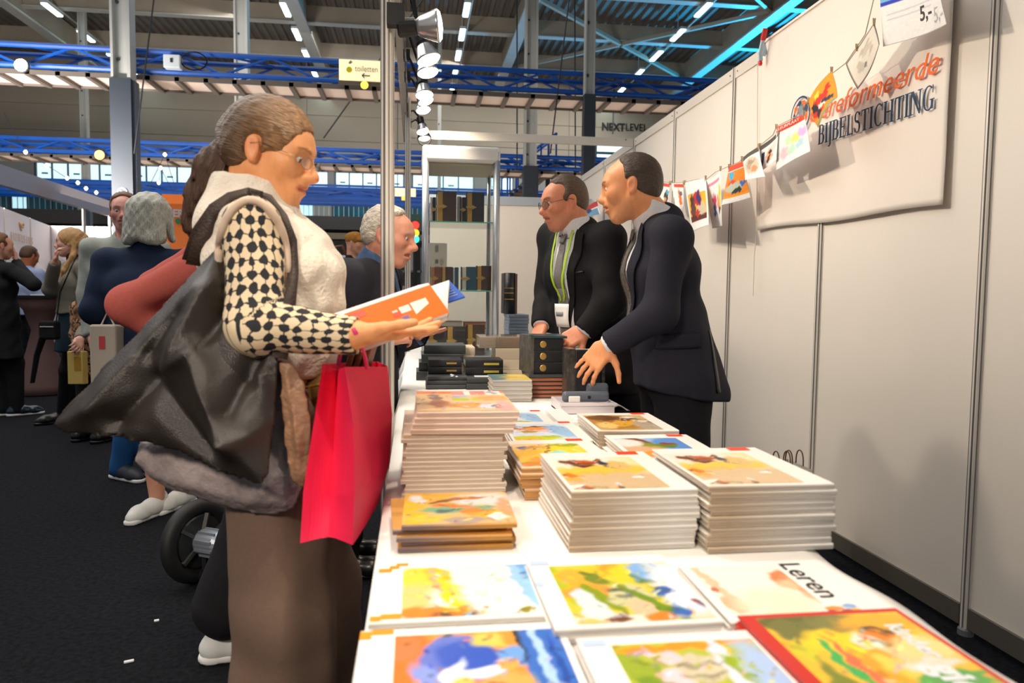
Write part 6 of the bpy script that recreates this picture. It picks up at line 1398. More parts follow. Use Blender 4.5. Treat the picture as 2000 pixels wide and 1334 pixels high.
M_blackj = fabric('black_jacket', (20, 20, 23), .8, .10, 160, .2)
def man_glasses():
    f = unit(A(-.84, -.54, 0)); lat = A(-f[1], f[0], 0)
    hc = dp(1102, 396, 3.13); R = head_frame((-.95, -.20, -.19)); sc = .96
    neck = dp(1130, 456, 3.17); chest = dp(1140, 526, 3.19); waist = dp(1150, 622, 3.21); pel = dp(1178, 706, 3.23)
    shl, shr = dp(1187, 468, 3.02), dp(1082, 462, 3.33); ell_, wrl = dp(1190, 590, 2.98), dp(1143, 646, 3.0); elr, wrr = dp(1070, 566, 3.36), dp(1058, 634, 3.24)
    root = thing('person', (pel[0], pel[1], 0), 'bespectacled man in a black suit with a lime green lanyard and white badge', 'person')
    B = SDF(); B.sub(head_field(1.04, 1.02, 1.02, mouth_open=.25).ev, R, hc, sc, HLO, HHI, .02)
    B.cone(hc+R.T@A(0, -.03, -.05), neck, .060, .064, .03); torso(B, pel, waist, chest, neck, lat); yoke(B, neck, shl, shr, .05)
    arm(B, shl, ell_, wrl, (.048, .040, .029), cuff=False); arm(B, shr, elr, wrr, (.048, .040, .029), cuff=False)
    hand(B, wrl, unit(dp(1098, 672, 3.0)-wrl), A(.1, -.75, .65), 1, 1.0, curl=(22, 30, 16), spread=4)
    hand(B, wrr, unit(dp(1046, 668, 3.18)-wrr), A(-.8, -.5, .3), -1, 1.0, curl=(22, 30, 16))
    legs = [A(pel[0]+.10+lat[0]*s*.09, pel[1]+lat[1]*s*.09, .48) for s in (1, -1)]
    for kx, s in zip(legs, (1, -1)): leg(B, pel+lat*s*.09, kx, A(kx[0]+.02, kx[1], .09))
    skin_part('body', B, .0048, M_skin, root, face_color((220, 144, 110), (176, 92, 80), (104, 84, 66), R, hc, sc, .9, stubble=(170, 130, 110)))
    eyes(R, hc, sc, root, (90, 96, 100)); glasses(R, hc, sc, root, (90, 84, 80), .025, .017, .0013)
    H = SDF(); G = cap(.006, .050, .036); H.sub(G.ev, R, hc, sc, HLO*1.1, HHI*1.1); H.disp = wob(.0012, 260, 4)
    skin_part('hair', H, .004, M_hair, root, (92, 72, 56), hl_fn(R, hc, sc))
    cuff('shirt_cuff', ell_, wrl, .040, M_shirtw, root); cuff('shirt_cuff', elr, wrr, .038, M_shirtw, root)
    K = SDF(); ax = unit(hc-neck); K.cone(neck+ax*.008, neck+ax*.062, .079, .070, .01); K.plane(neck+ax*.07, unit(ax+A(.25, .1, 0)), .004); skin_part('shirt_collar', K, .0045, M_shirtw, root)
    J = SDF(); hem = pel+A(0, 0, -.13)
    torso(J, pel, waist, chest, neck, lat, inf=.016); yoke(J, neck, shl, shr, .068); J.econe(waist, hem, .122, .138, 1.4, 1.42, lat, .05)
    J.cone(neck+A(.02, .01, -.03), neck+A(.02, .01, .006), .084, .080, .03); J.plane(hem, A(0, 0, -1), .006)
    arm(J, shl, ell_, wrl-unit(wrl-ell_)*.012, (.074, .064, .050), .03); arm(J, shr, elr, wrr, (.072, .06, .048), .03)
    J.cone(hc+R.T@A(0, 0, -.03), neck+f*.06+A(0, 0, .02), .058, .052, .006, 's')
    J.disp = wob(.004, 25, 21); skin_part('suit_jacket', J, .007, M_blackj, root)
    up = unit(neck-waist); O = neck+f*.07-up*.045
    lapels(J, O, lat, up, f, .40, M_blackj, root, .075, tie=M_tiegrey, shirt=M_shirtw, neckw=.066, tie_w=.036)
    fr = (O, lat, up, -f)
    drape('shirt_front', J, fr, [(-.052, -.22), (-.056, -.50)], [(.05, -.22), (.054, -.50)], 12, 8, .003, M_shirtw, root, .001)
    drape('tie', J, fr, [(-.026, -.2), (-.038, -.44), (-.004, -.49)], [(.026, -.2), (.036, -.44), (.004, -.49)], 14, 6, .008, M_tiegrey, root, .003)
    M_lime = mat('lime_lanyard', (170, 206, 40), .6); 
    drape('lanyard', J, fr, [(-.062, .05), (-.048, -.1), (-.016, -.255)], [(-.049, .05), (-.036, -.1), (-.006, -.255)], 14, 2, .013, M_lime, root, .002)
    drape('lanyard', J, fr, [(.046, .05), (.038, -.1), (.004, -.255)], [(.058, .05), (.050, -.1), (.014, -.255)], 14, 2, .014, M_lime, root, .002)
    drape('badge', J, fr, [(-.045, -.265), (-.043, -.365)], [(.040, -.265), (.040, -.365)], 6, 6, .017, M_whitecov, root, .002)
    drape('badge_print', J, fr, [(-.034, -.30), (-.034, -.318)], [(.012, -.30), (.012, -.318)], 2, 4, .0195, mat('grey_badge_print', (130, 134, 140), .6), root, .0005)
    drape('belt', J, fr, [(-.07, -.50), (-.07, -.53)], [(.07, -.50), (.07, -.53)], 2, 8, .004, M_button, root, .002)
    drape('pocket_slit', J, (chest+f*.2, lat, up, -f), [(.075, -.02), (.078, -.026)], [(.125, -.012), (.125, -.018)], 2, 4, .003, M_button, root, .001)
    T = SDF(); T.econe(pel, pel+A(0, 0, .1), .125, .112, 1.36, 1.34, lat)
    for kx, s in zip(legs, (1, -1)): leg(T, pel+lat*s*.085-A(0, 0, .04), kx, A(kx[0]+.02, kx[1], .07), (.105, .085, .078), .03)
    skin_part('trousers', T, .009, M_trouser, root)
    for kx in legs: shoe('shoe', root, (kx[0]+.02, kx[1]), (-1, -.3), M_shoeb, M_button)
man_glasses()

def man_grey():
    f = unit(A(.95, -.12, 0)); lat = A(-f[1], f[0], 0)
    hc = dp(760, 461, 2.93); R = head_frame((.90, -.30, -.20)); sc = .99
    neck = dp(729, 522, 2.97); chest = dp(716, 596, 2.99); waist = dp(708, 690, 3.0); pel = dp(704, 764, 3.0)
    shl, shr = dp(752, 540, 3.17), dp(683, 544, 2.80); ell_, wrl = dp(752, 656, 3.18), dp(814, 651, 3.0); elr, wrr = dp(676, 664, 2.74), dp(748, 656, 2.72)
    root = thing('person', (pel[0], pel[1], 0), 'grey-haired man in a dark jacket and blue shirt behind the near stand post', 'person')
    B = SDF(); B.sub(head_field(1.0, 1.08, 1.0, mouth_open=.5).ev, R, hc, sc, HLO, HHI, .02)
    B.cone(hc+R.T@A(0, -.025, -.05), neck, .058, .060, .03); torso(B, pel, waist, chest, neck, lat); yoke(B, neck, shl, shr, .05)
    arm(B, shl, ell_, wrl, (.048, .040, .029), cuff=False); arm(B, shr, elr, wrr, (.048, .040, .029), cuff=False)
    hand(B, wrl, unit(dp(866, 614, 2.98)-wrl), A(.3, -.8, -.5), -1, 1.0, curl=(16, 22, 12), spread=5, thumb=(30, 15, 10))
    hand(B, wrr, unit(dp(800, 650, 2.76)-wrr), A(.1, -.8, .5), 1, 1.0, curl=(40, 50, 25), spread=3)
    legs = [A(pel[0]-.06, pel[1]+lat[1]*s*.1, .48) for s in (1, -1)]
    for kx, s in zip(legs, (1, -1)): leg(B, pel+lat*s*.09, kx, A(kx[0]-.02, kx[1], .09))
    skin_part('body', B, .0046, M_skin, root, face_color((214, 150, 124), (170, 90, 84), (190, 180, 168), R, hc, sc, 1.0, blush=(206, 100, 84)))
    eyes(R, hc, sc, root, (104, 110, 112))
    H = SDF(); G = cap(.010, .046, .036); H.sub(G.ev, R, hc, sc, HLO*1.1, HHI*1.1); H.disp = wob(.003, 160, 6)
    skin_part('hair', H, .004, M_hair, root, (196, 186, 170), hl_fn(R, hc, sc))
    M_blue = fabric('blue_shirt', (74, 100, 136), .8); M_dj = fabric('dark_jacket', (38, 38, 46), .85, .12, 160, .2)
    K = SDF(); ax = unit(hc-neck); K.cone(neck+ax*.004, neck+ax*.075, .078, .068, .01); K.plane(neck+ax*.08, unit(ax+A(-.2, 0, 0)), .004); skin_part('shirt_collar', K, .0045, M_blue, root)
    J = SDF(); hem = pel+A(0, 0, -.10)
    torso(J, pel, waist, chest, neck, lat, inf=.020); yoke(J, neck, shl, shr, .068); J.econe(waist, hem, .122, .138, 1.4, 1.42, lat, .05); J.plane(hem, A(0, 0, -1), .006)
    arm(J, shl, ell_, wrl-unit(wrl-ell_)*.012, (.072, .064, .052), .03); arm(J, shr, elr, wrr, (.074, .066, .052), .03)
    J.cone(hc+R.T@A(0, 0, -.03), neck+f*.07+A(0, 0, .0), .056, .05, .006, 's')
    J.disp = wob(.005, 22, 31); skin_part('suit_jacket', J, .0072, M_dj, root)
    up = unit(neck-waist); lapels(J, neck+f*.07-up*.05, lat, up, f, .34, M_dj, root, .08, tie=None, shirt=M_blue)
    T = SDF(); T.econe(pel, pel+A(0, 0, .1), .125, .112, 1.36, 1.34, lat)
    for kx, s in zip(legs, (1, -1)): leg(T, pel+lat*s*.085-A(0, 0, .04), kx, A(kx[0]-.02, kx[1], .07), (.108, .088, .08), .03)
    skin_part('trousers', T, .009, M_trouser, root)
    for kx in legs: shoe('shoe', root, (kx[0]-.02, kx[1]), (1, -.1), M_shoeb, M_button)
man_grey()

# ---------------------------------------------------------------- the reading woman
def sleeve_material():
    m = bpy.data.materials.new('dot_net_sleeve'); m.use_nodes = True; nt = m.node_tree; b = nt.nodes['Principled BSDF']; b.inputs['Roughness'].default_value = .8
    N = lambda t, **k: nt.nodes.new(t)
    at = N('ShaderNodeAttribute'); at.attribute_name = 'hl'
    nz = N('ShaderNodeTexNoise'); nz.inputs['Scale'].default_value = 1.1; nz.inputs['Detail'].default_value = 1
    nt.links.new(at.outputs['Vector'], nz.inputs['Vector'])
    ad = N('ShaderNodeVectorMath'); ad.operation = 'MULTIPLY_ADD'; ad.inputs[1].default_value = (.75, .75, 0)
    nt.links.new(nz.outputs['Color'], ad.inputs[0]); nt.links.new(at.outputs['Vector'], ad.inputs[2])
    fr = N('ShaderNodeVectorMath'); fr.operation = 'FRACTION'; nt.links.new(ad.outputs[0], fr.inputs[0])
    sb = N('ShaderNodeVectorMath'); sb.operation = 'SUBTRACT'; sb.inputs[1].default_value = (.5, .5, 0); nt.links.new(fr.outputs[0], sb.inputs[0])
    sp = N('ShaderNodeSeparateXYZ'); nt.links.new(sb.outputs[0], sp.inputs[0])
    def math_(op, a, v=None, l=None):
        n = N('ShaderNodeMath'); n.operation = op; nt.links.new(a, n.inputs[0])
        if l is not None: nt.links.new(l, n.inputs[1])
        elif v is not None: n.inputs[1].default_value = v
        return n.outputs[0]
    ax, ay = math_('ABSOLUTE', sp.outputs[0]), math_('ABSOLUTE', sp.outputs[1])
    r2 = math_('SQRT', math_('ADD', math_('MULTIPLY', ax, l=ax), l=math_('MULTIPLY', ay, l=ay)))
    fl = N('ShaderNodeVectorMath'); fl.operation = 'FLOOR'; nt.links.new(ad.outputs[0], fl.inputs[0])
    wn = N('ShaderNodeTexWhiteNoise'); nt.links.new(fl.outputs[0], wn.inputs['Vector'])
    rad = math_('MULTIPLY_ADD', wn.outputs['Value'], .20); rad.node.inputs[2].default_value = .24
    disc = math_('LESS_THAN', r2, l=rad)
    line = math_('LESS_THAN', math_('MINIMUM', ax, l=ay), .045)
    dark = math_('MAXIMUM', disc, l=line)
    mx = N('ShaderNodeMix'); mx.data_type = 'RGBA'; mx.inputs[6].default_value = L4((226, 206, 172)); mx.inputs[7].default_value = L4((30, 32, 38))
    nt.links.new(dark, mx.inputs[0]); nt.links.new(mx.outputs[2], b.inputs['Base Color'])
    return m
def limb_uv(pts, cell):
    pts = [A(*p) for p in pts]
    def fn(V):
        best = np.full(len(V), 9.); out = np.zeros((len(V), 3)); L = 0
        for a, b in zip(pts[:-1], pts[1:]):
            ba = b-a; l = np.linalg.norm(ba); d = ba/l; t = (V-a)@d; tc = np.clip(t, 0, l); q = V-a-tc[:, None]*d; r = np.linalg.norm(q, axis=1)
            x = unit(np.cross(d, A(0, 1, 0))); y = np.cross(d, x); an = np.arctan2(q@y, q@x); m = r < best
            best = np.where(m, r, best); out[m] = np.stack([an*.058/cell, (L+tc)/cell, 0*t], 1)[m]; L += l
        return out
    return fn
M_fleece = mat('cream_fleece', (238, 228, 212), .95, noise=.04, nscale=40, bump=.45, bscale=150, sheen=.2)
M_trim = mat('beige_trim', (206, 184, 164), .8); M_taupe = fabric('taupe_cloth', (112, 92, 80), .9, .05, 120, .12)
M_strap = mat('dark_brown_strap', (58, 44, 38), .55, noise=.15, nscale=60, bump=.3, bscale=200)
def woman():
    f = A(1, 0, 0); lat = A(0, 1, 0); Z0 = 1.54
    hc = dp(529, 299, 1.52); R = head_frame((.93, -.24, -.30)); sc = .885
    neck = dp(494, 398, 1.54); chest = dp(532, 530, 1.55); waist = dp(546, 655, 1.55); pel = dp(548, 760, 1.56)
    shr, shl = dp(492, 452, 1.385), dp(520, 446, 1.72); elr, wrr = dp(500, 640, 1.335), dp(688, 654, 1.315); ell_, wrl = dp(600, 660, 1.74), dp(724, 646, 1.60)
    root = thing('person', (pel[0], pel[1], 0), 'woman in a cream fleece vest and dotted sleeves reading an orange book', 'person')
    B = SDF(); B.sub(head_field(.93, 1.08, .98, 1.05).ev, R, hc, sc, HLO, HHI, .02)
    B.cone(hc+R.T@A(0, -.028, -.045), neck+A(.0, 0, .0), .047, .052, .03); torso(B, pel, waist, chest, neck, lat, (.105, .09, .105)); yoke(B, neck, shl, shr, .045)
    arm(B, shr, elr, wrr, (.042, .036, .026), cuff=False); arm(B, shl, ell_, wrl, (.042, .036, .026), cuff=False)
    X = unit(dp(796, 648, 1.345)-wrr)
    hand(B, wrr, X, A(-.10, -.05, -1), 1, .94, curls=[(2, 4, 4), (6, 8, 6), (10, 12, 8), (14, 16, 10)], spread=4, thumb=(52, 6, 4))
    hand(B, wrl, unit(A(1, -.12, .22)), A(.1, .4, -.9), -1, .94, curl=(24, 30, 20), spread=2, thumb=(60, 10, 10))
    legs = [(dp(548, 1150, 1.47), 1), (dp(612, 1150, 1.62), -1)]
    for q, s in legs: leg(B, pel+A(0, -s*.08, -.03), A(q[0], q[1], .46), A(q[0], q[1], .09), (.08, .055, .04))
    skin_part('body', B, .0036, M_skin, root, face_color((236, 166, 112), (204, 112, 90), (150, 108, 74), R, hc, sc, .7, blush=(226, 120, 92)))
    eyes(R, hc, sc, root, (96, 76, 60)); glasses(R, hc, sc, root, (206, 196, 190), .022, .0135, .0005)
    # hair drawn back into a low ponytail
    H = SDF(); G = cap(.015, kind='swept'); H.sub(G.ev, R, hc, sc, HLO*1.15, HHI*1.15); tie_ = dp(447, 282, 1.545); H.cone(hc+R.T@A(0, -.095, .01)*sc, tie_, .036, .020, .03)
    dsp = wob(.0016, 190, 8); H.disp = dsp
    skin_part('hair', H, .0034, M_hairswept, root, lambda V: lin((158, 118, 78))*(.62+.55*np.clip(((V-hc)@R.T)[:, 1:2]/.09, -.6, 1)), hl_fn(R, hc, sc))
    T = SDF(); T.chain([tie_, dp(428, 330, 1.555), dp(412, 390, 1.57), dp(398, 440, 1.585), dp(400, 470, 1.60)], [.020, .044, .046, .036, .010], .03); T.disp = lambda p: .0028*np.sin(((p-hc)@R.T)[:, 0]*330+((p-hc)@R.T)[:, 2]*40)+.0022*np.sin(((p-hc)@R.T)[:, 1]*300+((p-hc)@R.T)[:, 2]*30)
    skin_part('ponytail', T, .004, M_hairlong, root, (74, 50, 36), hl_fn(R, hc, sc))
    ax = unit(dp(430, 325, 1.55)-tie_); MB().lathe(tie_-ax*.004, [(.020, -.008), (.0245, 0), (.020, .008)], 14, axis=ax).build('hair_band', mat('tortoise_band', (58, 34, 24), .3, noise=.5, nscale=60), root, True)
    # sleeves
    sm = sleeve_material()
    S = SDF(); S.cone(shr+A(.0, .0, .008), elr, .057, .050, .03); S.cone(elr, wrr, .050, .034, .03); d = unit(wrr-elr); S.cone(wrr+d*.036, wrr+d*.07, .040, .045, .004, 's'); S.disp = wob(.0032, 34, 12)
    skin_part('sleeve', S, .0046, sm, root, None, limb_uv([shr+A(0, 0, .06), elr, wrr], .0265))
    S2 = SDF(); S2.cone(shl, ell_, .057, .050, .03); S2.cone(ell_, wrl, .050, .036, .03); skin_part('sleeve', S2, .007, sm, root, None, limb_uv([shl, ell_, wrl], .031))
    # vest with stand-up collar
    V = SDF(); hem = pel+A(.0, 0, .03)
    torso(V, pel+A(0, 0, .02), waist, chest, neck, lat, (.112, .104, .118), (1.34, 1.34, 1.30), inf=.008)
    V.cone(neck, dp(478, 436, 1.43), .06, .04, .04); V.cone(neck, dp(500, 440, 1.66), .06, .045, .04)
    for s in (-1, 1): V.ell(dp(600, 548, 1.545)+A(0, s*.07, 0), (.064, .062, .082), k=.05)
    V.ell(dp(440, 450, 1.55), (.05, .12, .09), k=.05)
    V.cone(neck+A(.004, 0, -.02), dp(494, 366, 1.54), .082, .078, .03); V.plane(dp(494, 353, 1.54), unit(A(.18, 0, 1)), .006)
    V.cone(hc+R.T@A(0, -.02, -.05), neck+A(.004, 0, .02), .062, .062, .006, 's')
    V.cone(shr+A(-.002, -.10, -.01), shr+A(.004, -.035, -.07), .072, .066, .012, 's')
    V.plane(hem, A(0, 0, -1), .01); wv = wob(.004, 42, 14); V.disp = lambda p: wv(p)+.0022*np.sin(p[:, 2]*72+np.sin(p[:, 0]*20))
    skin_part('fleece_vest', V, .0055, M_fleece, root)
    ring = []
    U2 = lambda p: np.minimum(V.ev(p, .3), S.ev(p, .3))
    for a in np.linspace(-.22, PI+.30, 41):
        c = dp(494+66*math.cos(a), 506-114*math.sin(a)+8*math.cos(a), 1.40); ring.append((c, unit(c-CAM)))
    vd = CF
    out = []
    for c, vd in ring:
        t = np.linspace(-.14, .12, 90); dd = U2(c+t[:, None]*vd); k = np.argmax(dd < .002) if (dd < .002).any() else 40; out.append(c+vd*(t[k]-.003))
    MB().tube(out, .0085, 7, flat=1).build('armhole_trim', M_trim, root, True)
    # wide taupe trousers
    T = SDF(); T.econe(pel, pel+A(0, 0, .06), .108, .10, 1.3, 1.3, lat)
    for q, s in legs: leg(T, pel+A(0, -s*.075, -.04), A(q[0], q[1], .5), A(q[0]+.005, q[1], .04), (.105, .098, .108), .03); 
    T.plane((0, 0, .03), (0, 0, -1), .004); wv2 = wob(.008, 15, 15); T.disp = lambda p: wv2(p)+.006*np.sin(p[:, 0]*46+np.sin(p[:, 2]*3)*1.2+p[:, 1]*20)
    skin_part('trousers', T, .008, M_taupe, root)
    for q, s in legs: shoe('shoe', root, (q[0], q[1]), (1, -.05*s), mat('brown_shoe', (70, 54, 44), .5), M_button, L=.25)
    return U2
VEST = woman()
# ---------------------------------------------------------------- what the woman carries
def poly_sd(poly, P):
    """signed distance of 2-D points to a polygon (negative inside)"""
    n = len(poly); d = np.full(len(P), 1e9); ins = np.zeros(len(P), bool)
    for i in range(n):
        a, b = poly[i], poly[(i+1) % n]; e = b-a; w_ = P-a; t = np.clip((w_@e)/max(e@e, 1e-12), 0, 1)
        d = np.minimum(d, np.linalg.norm(w_-t[:, None]*e, axis=1))
        c1 = (P[:, 1] >= a[1]) & (P[:, 1] < b[1]) & (e[0]*w_[:, 1] < 0+e[1]*w_[:, 0]) 
        c2 = (P[:, 1] < a[1]) & (P[:, 1] >= b[1]) & (e[0]*w_[:, 1] > e[1]*w_[:, 0])
        cond = ((a[1] > P[:, 1]) != (b[1] > P[:, 1])) & (P[:, 0] < (b[0]-a[0])*(P[:, 1]-a[1])/np.where(b[1]-a[1] == 0, 1e-9, b[1]-a[1])+a[0])
        ins ^= cond
    return np.where(ins, -d, d)
def soft_bag(name, outline, Z, T, w, folds, m, parent, h=.006, tilt=(0, 0), rip=(.002, 40), seed=1, zmap=None, puff=1.0):
    """sewn cloth bag: outline of its side, real thickness, creases pressed in or out"""
    O = CAM+CF*Z; s = Z/FPX
    poly = np.array([((x-1000)*s, -(y-667)*s) for x, y in outline]); F_ = [((np.array([(a-1000)*s, -(b-667)*s])), np.array([(c-1000)*s, -(d_-667)*s]), ww*s, amp) for a, b, c, d_, ww, amp in folds]
    wv = wob(rip[0], rip[1], seed)
    Rm = np.array([CR, CU, CF])
    def fn(p):
        q = (p-O)@Rm.T; uv = q[:, :2]; c = q[:, 2]-tilt[0]*(uv[:, 0]-poly[:, 0].mean())-tilt[1]*(uv[:, 1]-poly[:, 1].mean())
        sd = poly_sd(poly, uv); ins = np.maximum(-sd, 0)
        t = T*(1-np.exp(-ins/w)); mid = np.zeros(len(p))
        for a, b, ww, amp in F_:
            e = b-a; k = np.clip(((uv-a)@e)/(e@e), 0, 1); d2 = np.linalg.norm(uv-a-k[:, None]*e, axis=1)
            mid -= amp*np.exp(-(d2/ww)**1.3)*np.clip(ins/.03, 0, 1)
        d_in = np.abs(c-mid)-np.maximum(t, .0035); d_out = np.hypot(np.maximum(sd, 0), np.maximum(np.abs(c-mid)-.0035, 0))
        return np.where(sd < 0, d_in*.62, np.maximum(d_out-.0015, d_in*.2))+wv(p)*.5
    G = SDF(); pts = O+poly[:, :1]*CR+poly[:, 1:]*CU
    G._add(fn, pts.min(0)-T-.09, pts.max(0)+T+.09, .001)
    return skin_part(name, G, h, m, parent)
M_blackcl = mat('black_shopper_cloth', (43, 37, 33), .36, noise=.12, nscale=30, bump=.25, bscale=420, spec=.55)
M_canvas = mat('grey_brown_canvas', (150, 138, 138), .5, noise=.35, nscale=14, bump=.5, bscale=60, spec=.4)
M_rustleather = mat('rust_leather', (150, 112, 86), .5, noise=.4, nscale=18, bump=.6, bscale=50, spec=.5)
def tote():
    r = thing('tote_bag', tuple(dp(330, 760, 1.35)), 'big black cloth tote flaring out behind the reading woman', 'bag')
    out = [(372, 505), (398, 478), (425, 500), (446, 548), (462, 600), (486, 648), (520, 668), (544, 690), (549, 760), (548, 850), (545, 915), (532, 932), (500, 928), (440, 908), (370, 880), (290, 862), (200, 851), (125, 846), (90, 832), (150, 760), (230, 668), (300, 588)]
    folds = [(420, 540, 330, 720, 26, .030), (330, 720, 230, 830, 34, -.030), (330, 725, 395, 690, 18, .018), (395, 690, 470, 860, 24, .034), (470, 860, 540, 830, 22, .024), (440, 600, 400, 690, 18, -.022), (500, 700, 470, 800, 20, -.022), (520, 730, 545, 770, 14, .02), (310, 735, 440, 880, 30, -.030), (380, 560, 180, 800, 22, .016), (520, 690, 500, 740, 12, -.016), (350, 610, 290, 690, 18, -.018)]
    soft_bag('bag_body', out, 1.335, .05, .05, folds, M_blackcl, r, .0055, tilt=(-.14, .24), rip=(.003, 30), seed=3)
    # the two wide straps over the shoulder
    def ribbon(name, pts, wd, th=.0022):
        P = []
        for x_, y_, z_ in pts:                                        # lay the strap on vest and sleeve where they carry it
            p = dp(x_, y_, z_); d_ = unit(ray(x_, y_)); t = np.linspace(-.2, .14, 120); dd = VEST(p+t[:, None]*d_)
            if z_ > 0 and y_ < 600 and (dd < .003).any(): p = p+d_*(t[np.argmax(dd < .003)]-.004)
            P.append(p)
        m = MB(); v = []
        for i, p in enumerate(P):
            d = unit(P[min(i+1, len(P)-1)]-P[max(i-1, 0)]); nrm = unit(CAM-p); sd = unit(np.cross(d, nrm)); ww = wd[i] if isinstance(wd, (list, tuple)) else wd
            v += [p-sd*ww-nrm*th, p+sd*ww-nrm*th, p+sd*ww+nrm*th, p-sd*ww+nrm*th]
        f = [(4*i+k, 4*i+(k+1) % 4, 4*i+4+(k+1) % 4, 4*i+4+k) for i in range(len(P)-1) for k in range(4)]+[(0, 1, 2, 3)[::-1], tuple(4*(len(P)-1)+k for k in range(4))]
        m.add(v, f).build(name, M_strap, r, True)
    ribbon('strap', [(388, 520, 1.34), (396, 470, 1.375), (418, 422, 1.40), (452, 388, 1.43), (490, 377, 1.45), (524, 388, 1.42), (552, 424, 1.385), (570, 470, 1.36), (573, 530, 1.345), (566, 590, 1.345), (556, 650, 1.36), (546, 700, 1.31)], [.024, .018, .013, .011, .010, .010, .010, .010, .010, .011, .012, .014])
    ribbon('strap', [(378, 512, 1.43), (392, 455, 1.44), (420, 408, 1.46), (450, 386, 1.48), (486, 376, 1.50), (512, 384, 1.50)], [.022, .017, .013, .011, .010, .010])
    r = thing('canvas_bag', tuple(dp(430, 900, 1.42)), 'grey-brown canvas shoulder bag below the black tote, rusty at its side', 'bag')
    out = [(262, 862), (330, 858), (430, 880), (530, 880), (536, 760), (542, 702), (566, 706), (590, 742), (604, 800), (607, 880), (600, 945), (574, 992), (530, 1004), (440, 992), (350, 968), (278, 934), (254, 902)]
    soft_bag('bag_body', out, 1.375, .042, .035, [(270, 930, 590, 985, 26, .012), (560, 720, 590, 900, 12, .018), (575, 760, 560, 930, 9, -.014), (480, 990, 560, 920, 16, .016), (300, 900, 500, 960, 30, -.012)], M_canvas, r, .006, tilt=(-.1, 0), rip=(.003, 45), seed=5)
    out = [(548, 706), (570, 708), (594, 750), (606, 820), (606, 900), (592, 955), (570, 940), (556, 860), (549, 780)]
    soft_bag('side_panel', out, 1.325, .014, .02, [(560, 730, 590, 880, 6, .012), (575, 740, 562, 900, 6, -.01), (600, 800, 580, 930, 6, .01)], M_rustleather, r, .005, rip=(.002, 60), seed=6)
    r = thing('hip_bag', tuple(dp(622, 780, 1.47)), 'small olive-tan leather bag with a zip behind the pink bag', 'bag')
    soft_bag('bag_body', [(588, 742), (640, 726), (652, 760), (648, 840), (604, 850)], 1.47, .028, .02, [], mat('olive_leather', (128, 94, 44), .45, noise=.2, nscale=30), r, .006)
    MB().tube([dp(592, 758, 1.44), dp(620, 752, 1.435), dp(648, 746, 1.44)], .0035, 6).build('zip', mat('gold_zip', (176, 140, 70), .35, metal=.6), r); MB().bar(dp(604, 757, 1.43), dp(606, 778, 1.43), .006, .003).build('zip_pull', mat('gold_zip', (176, 140, 70), .35), r)
tote()
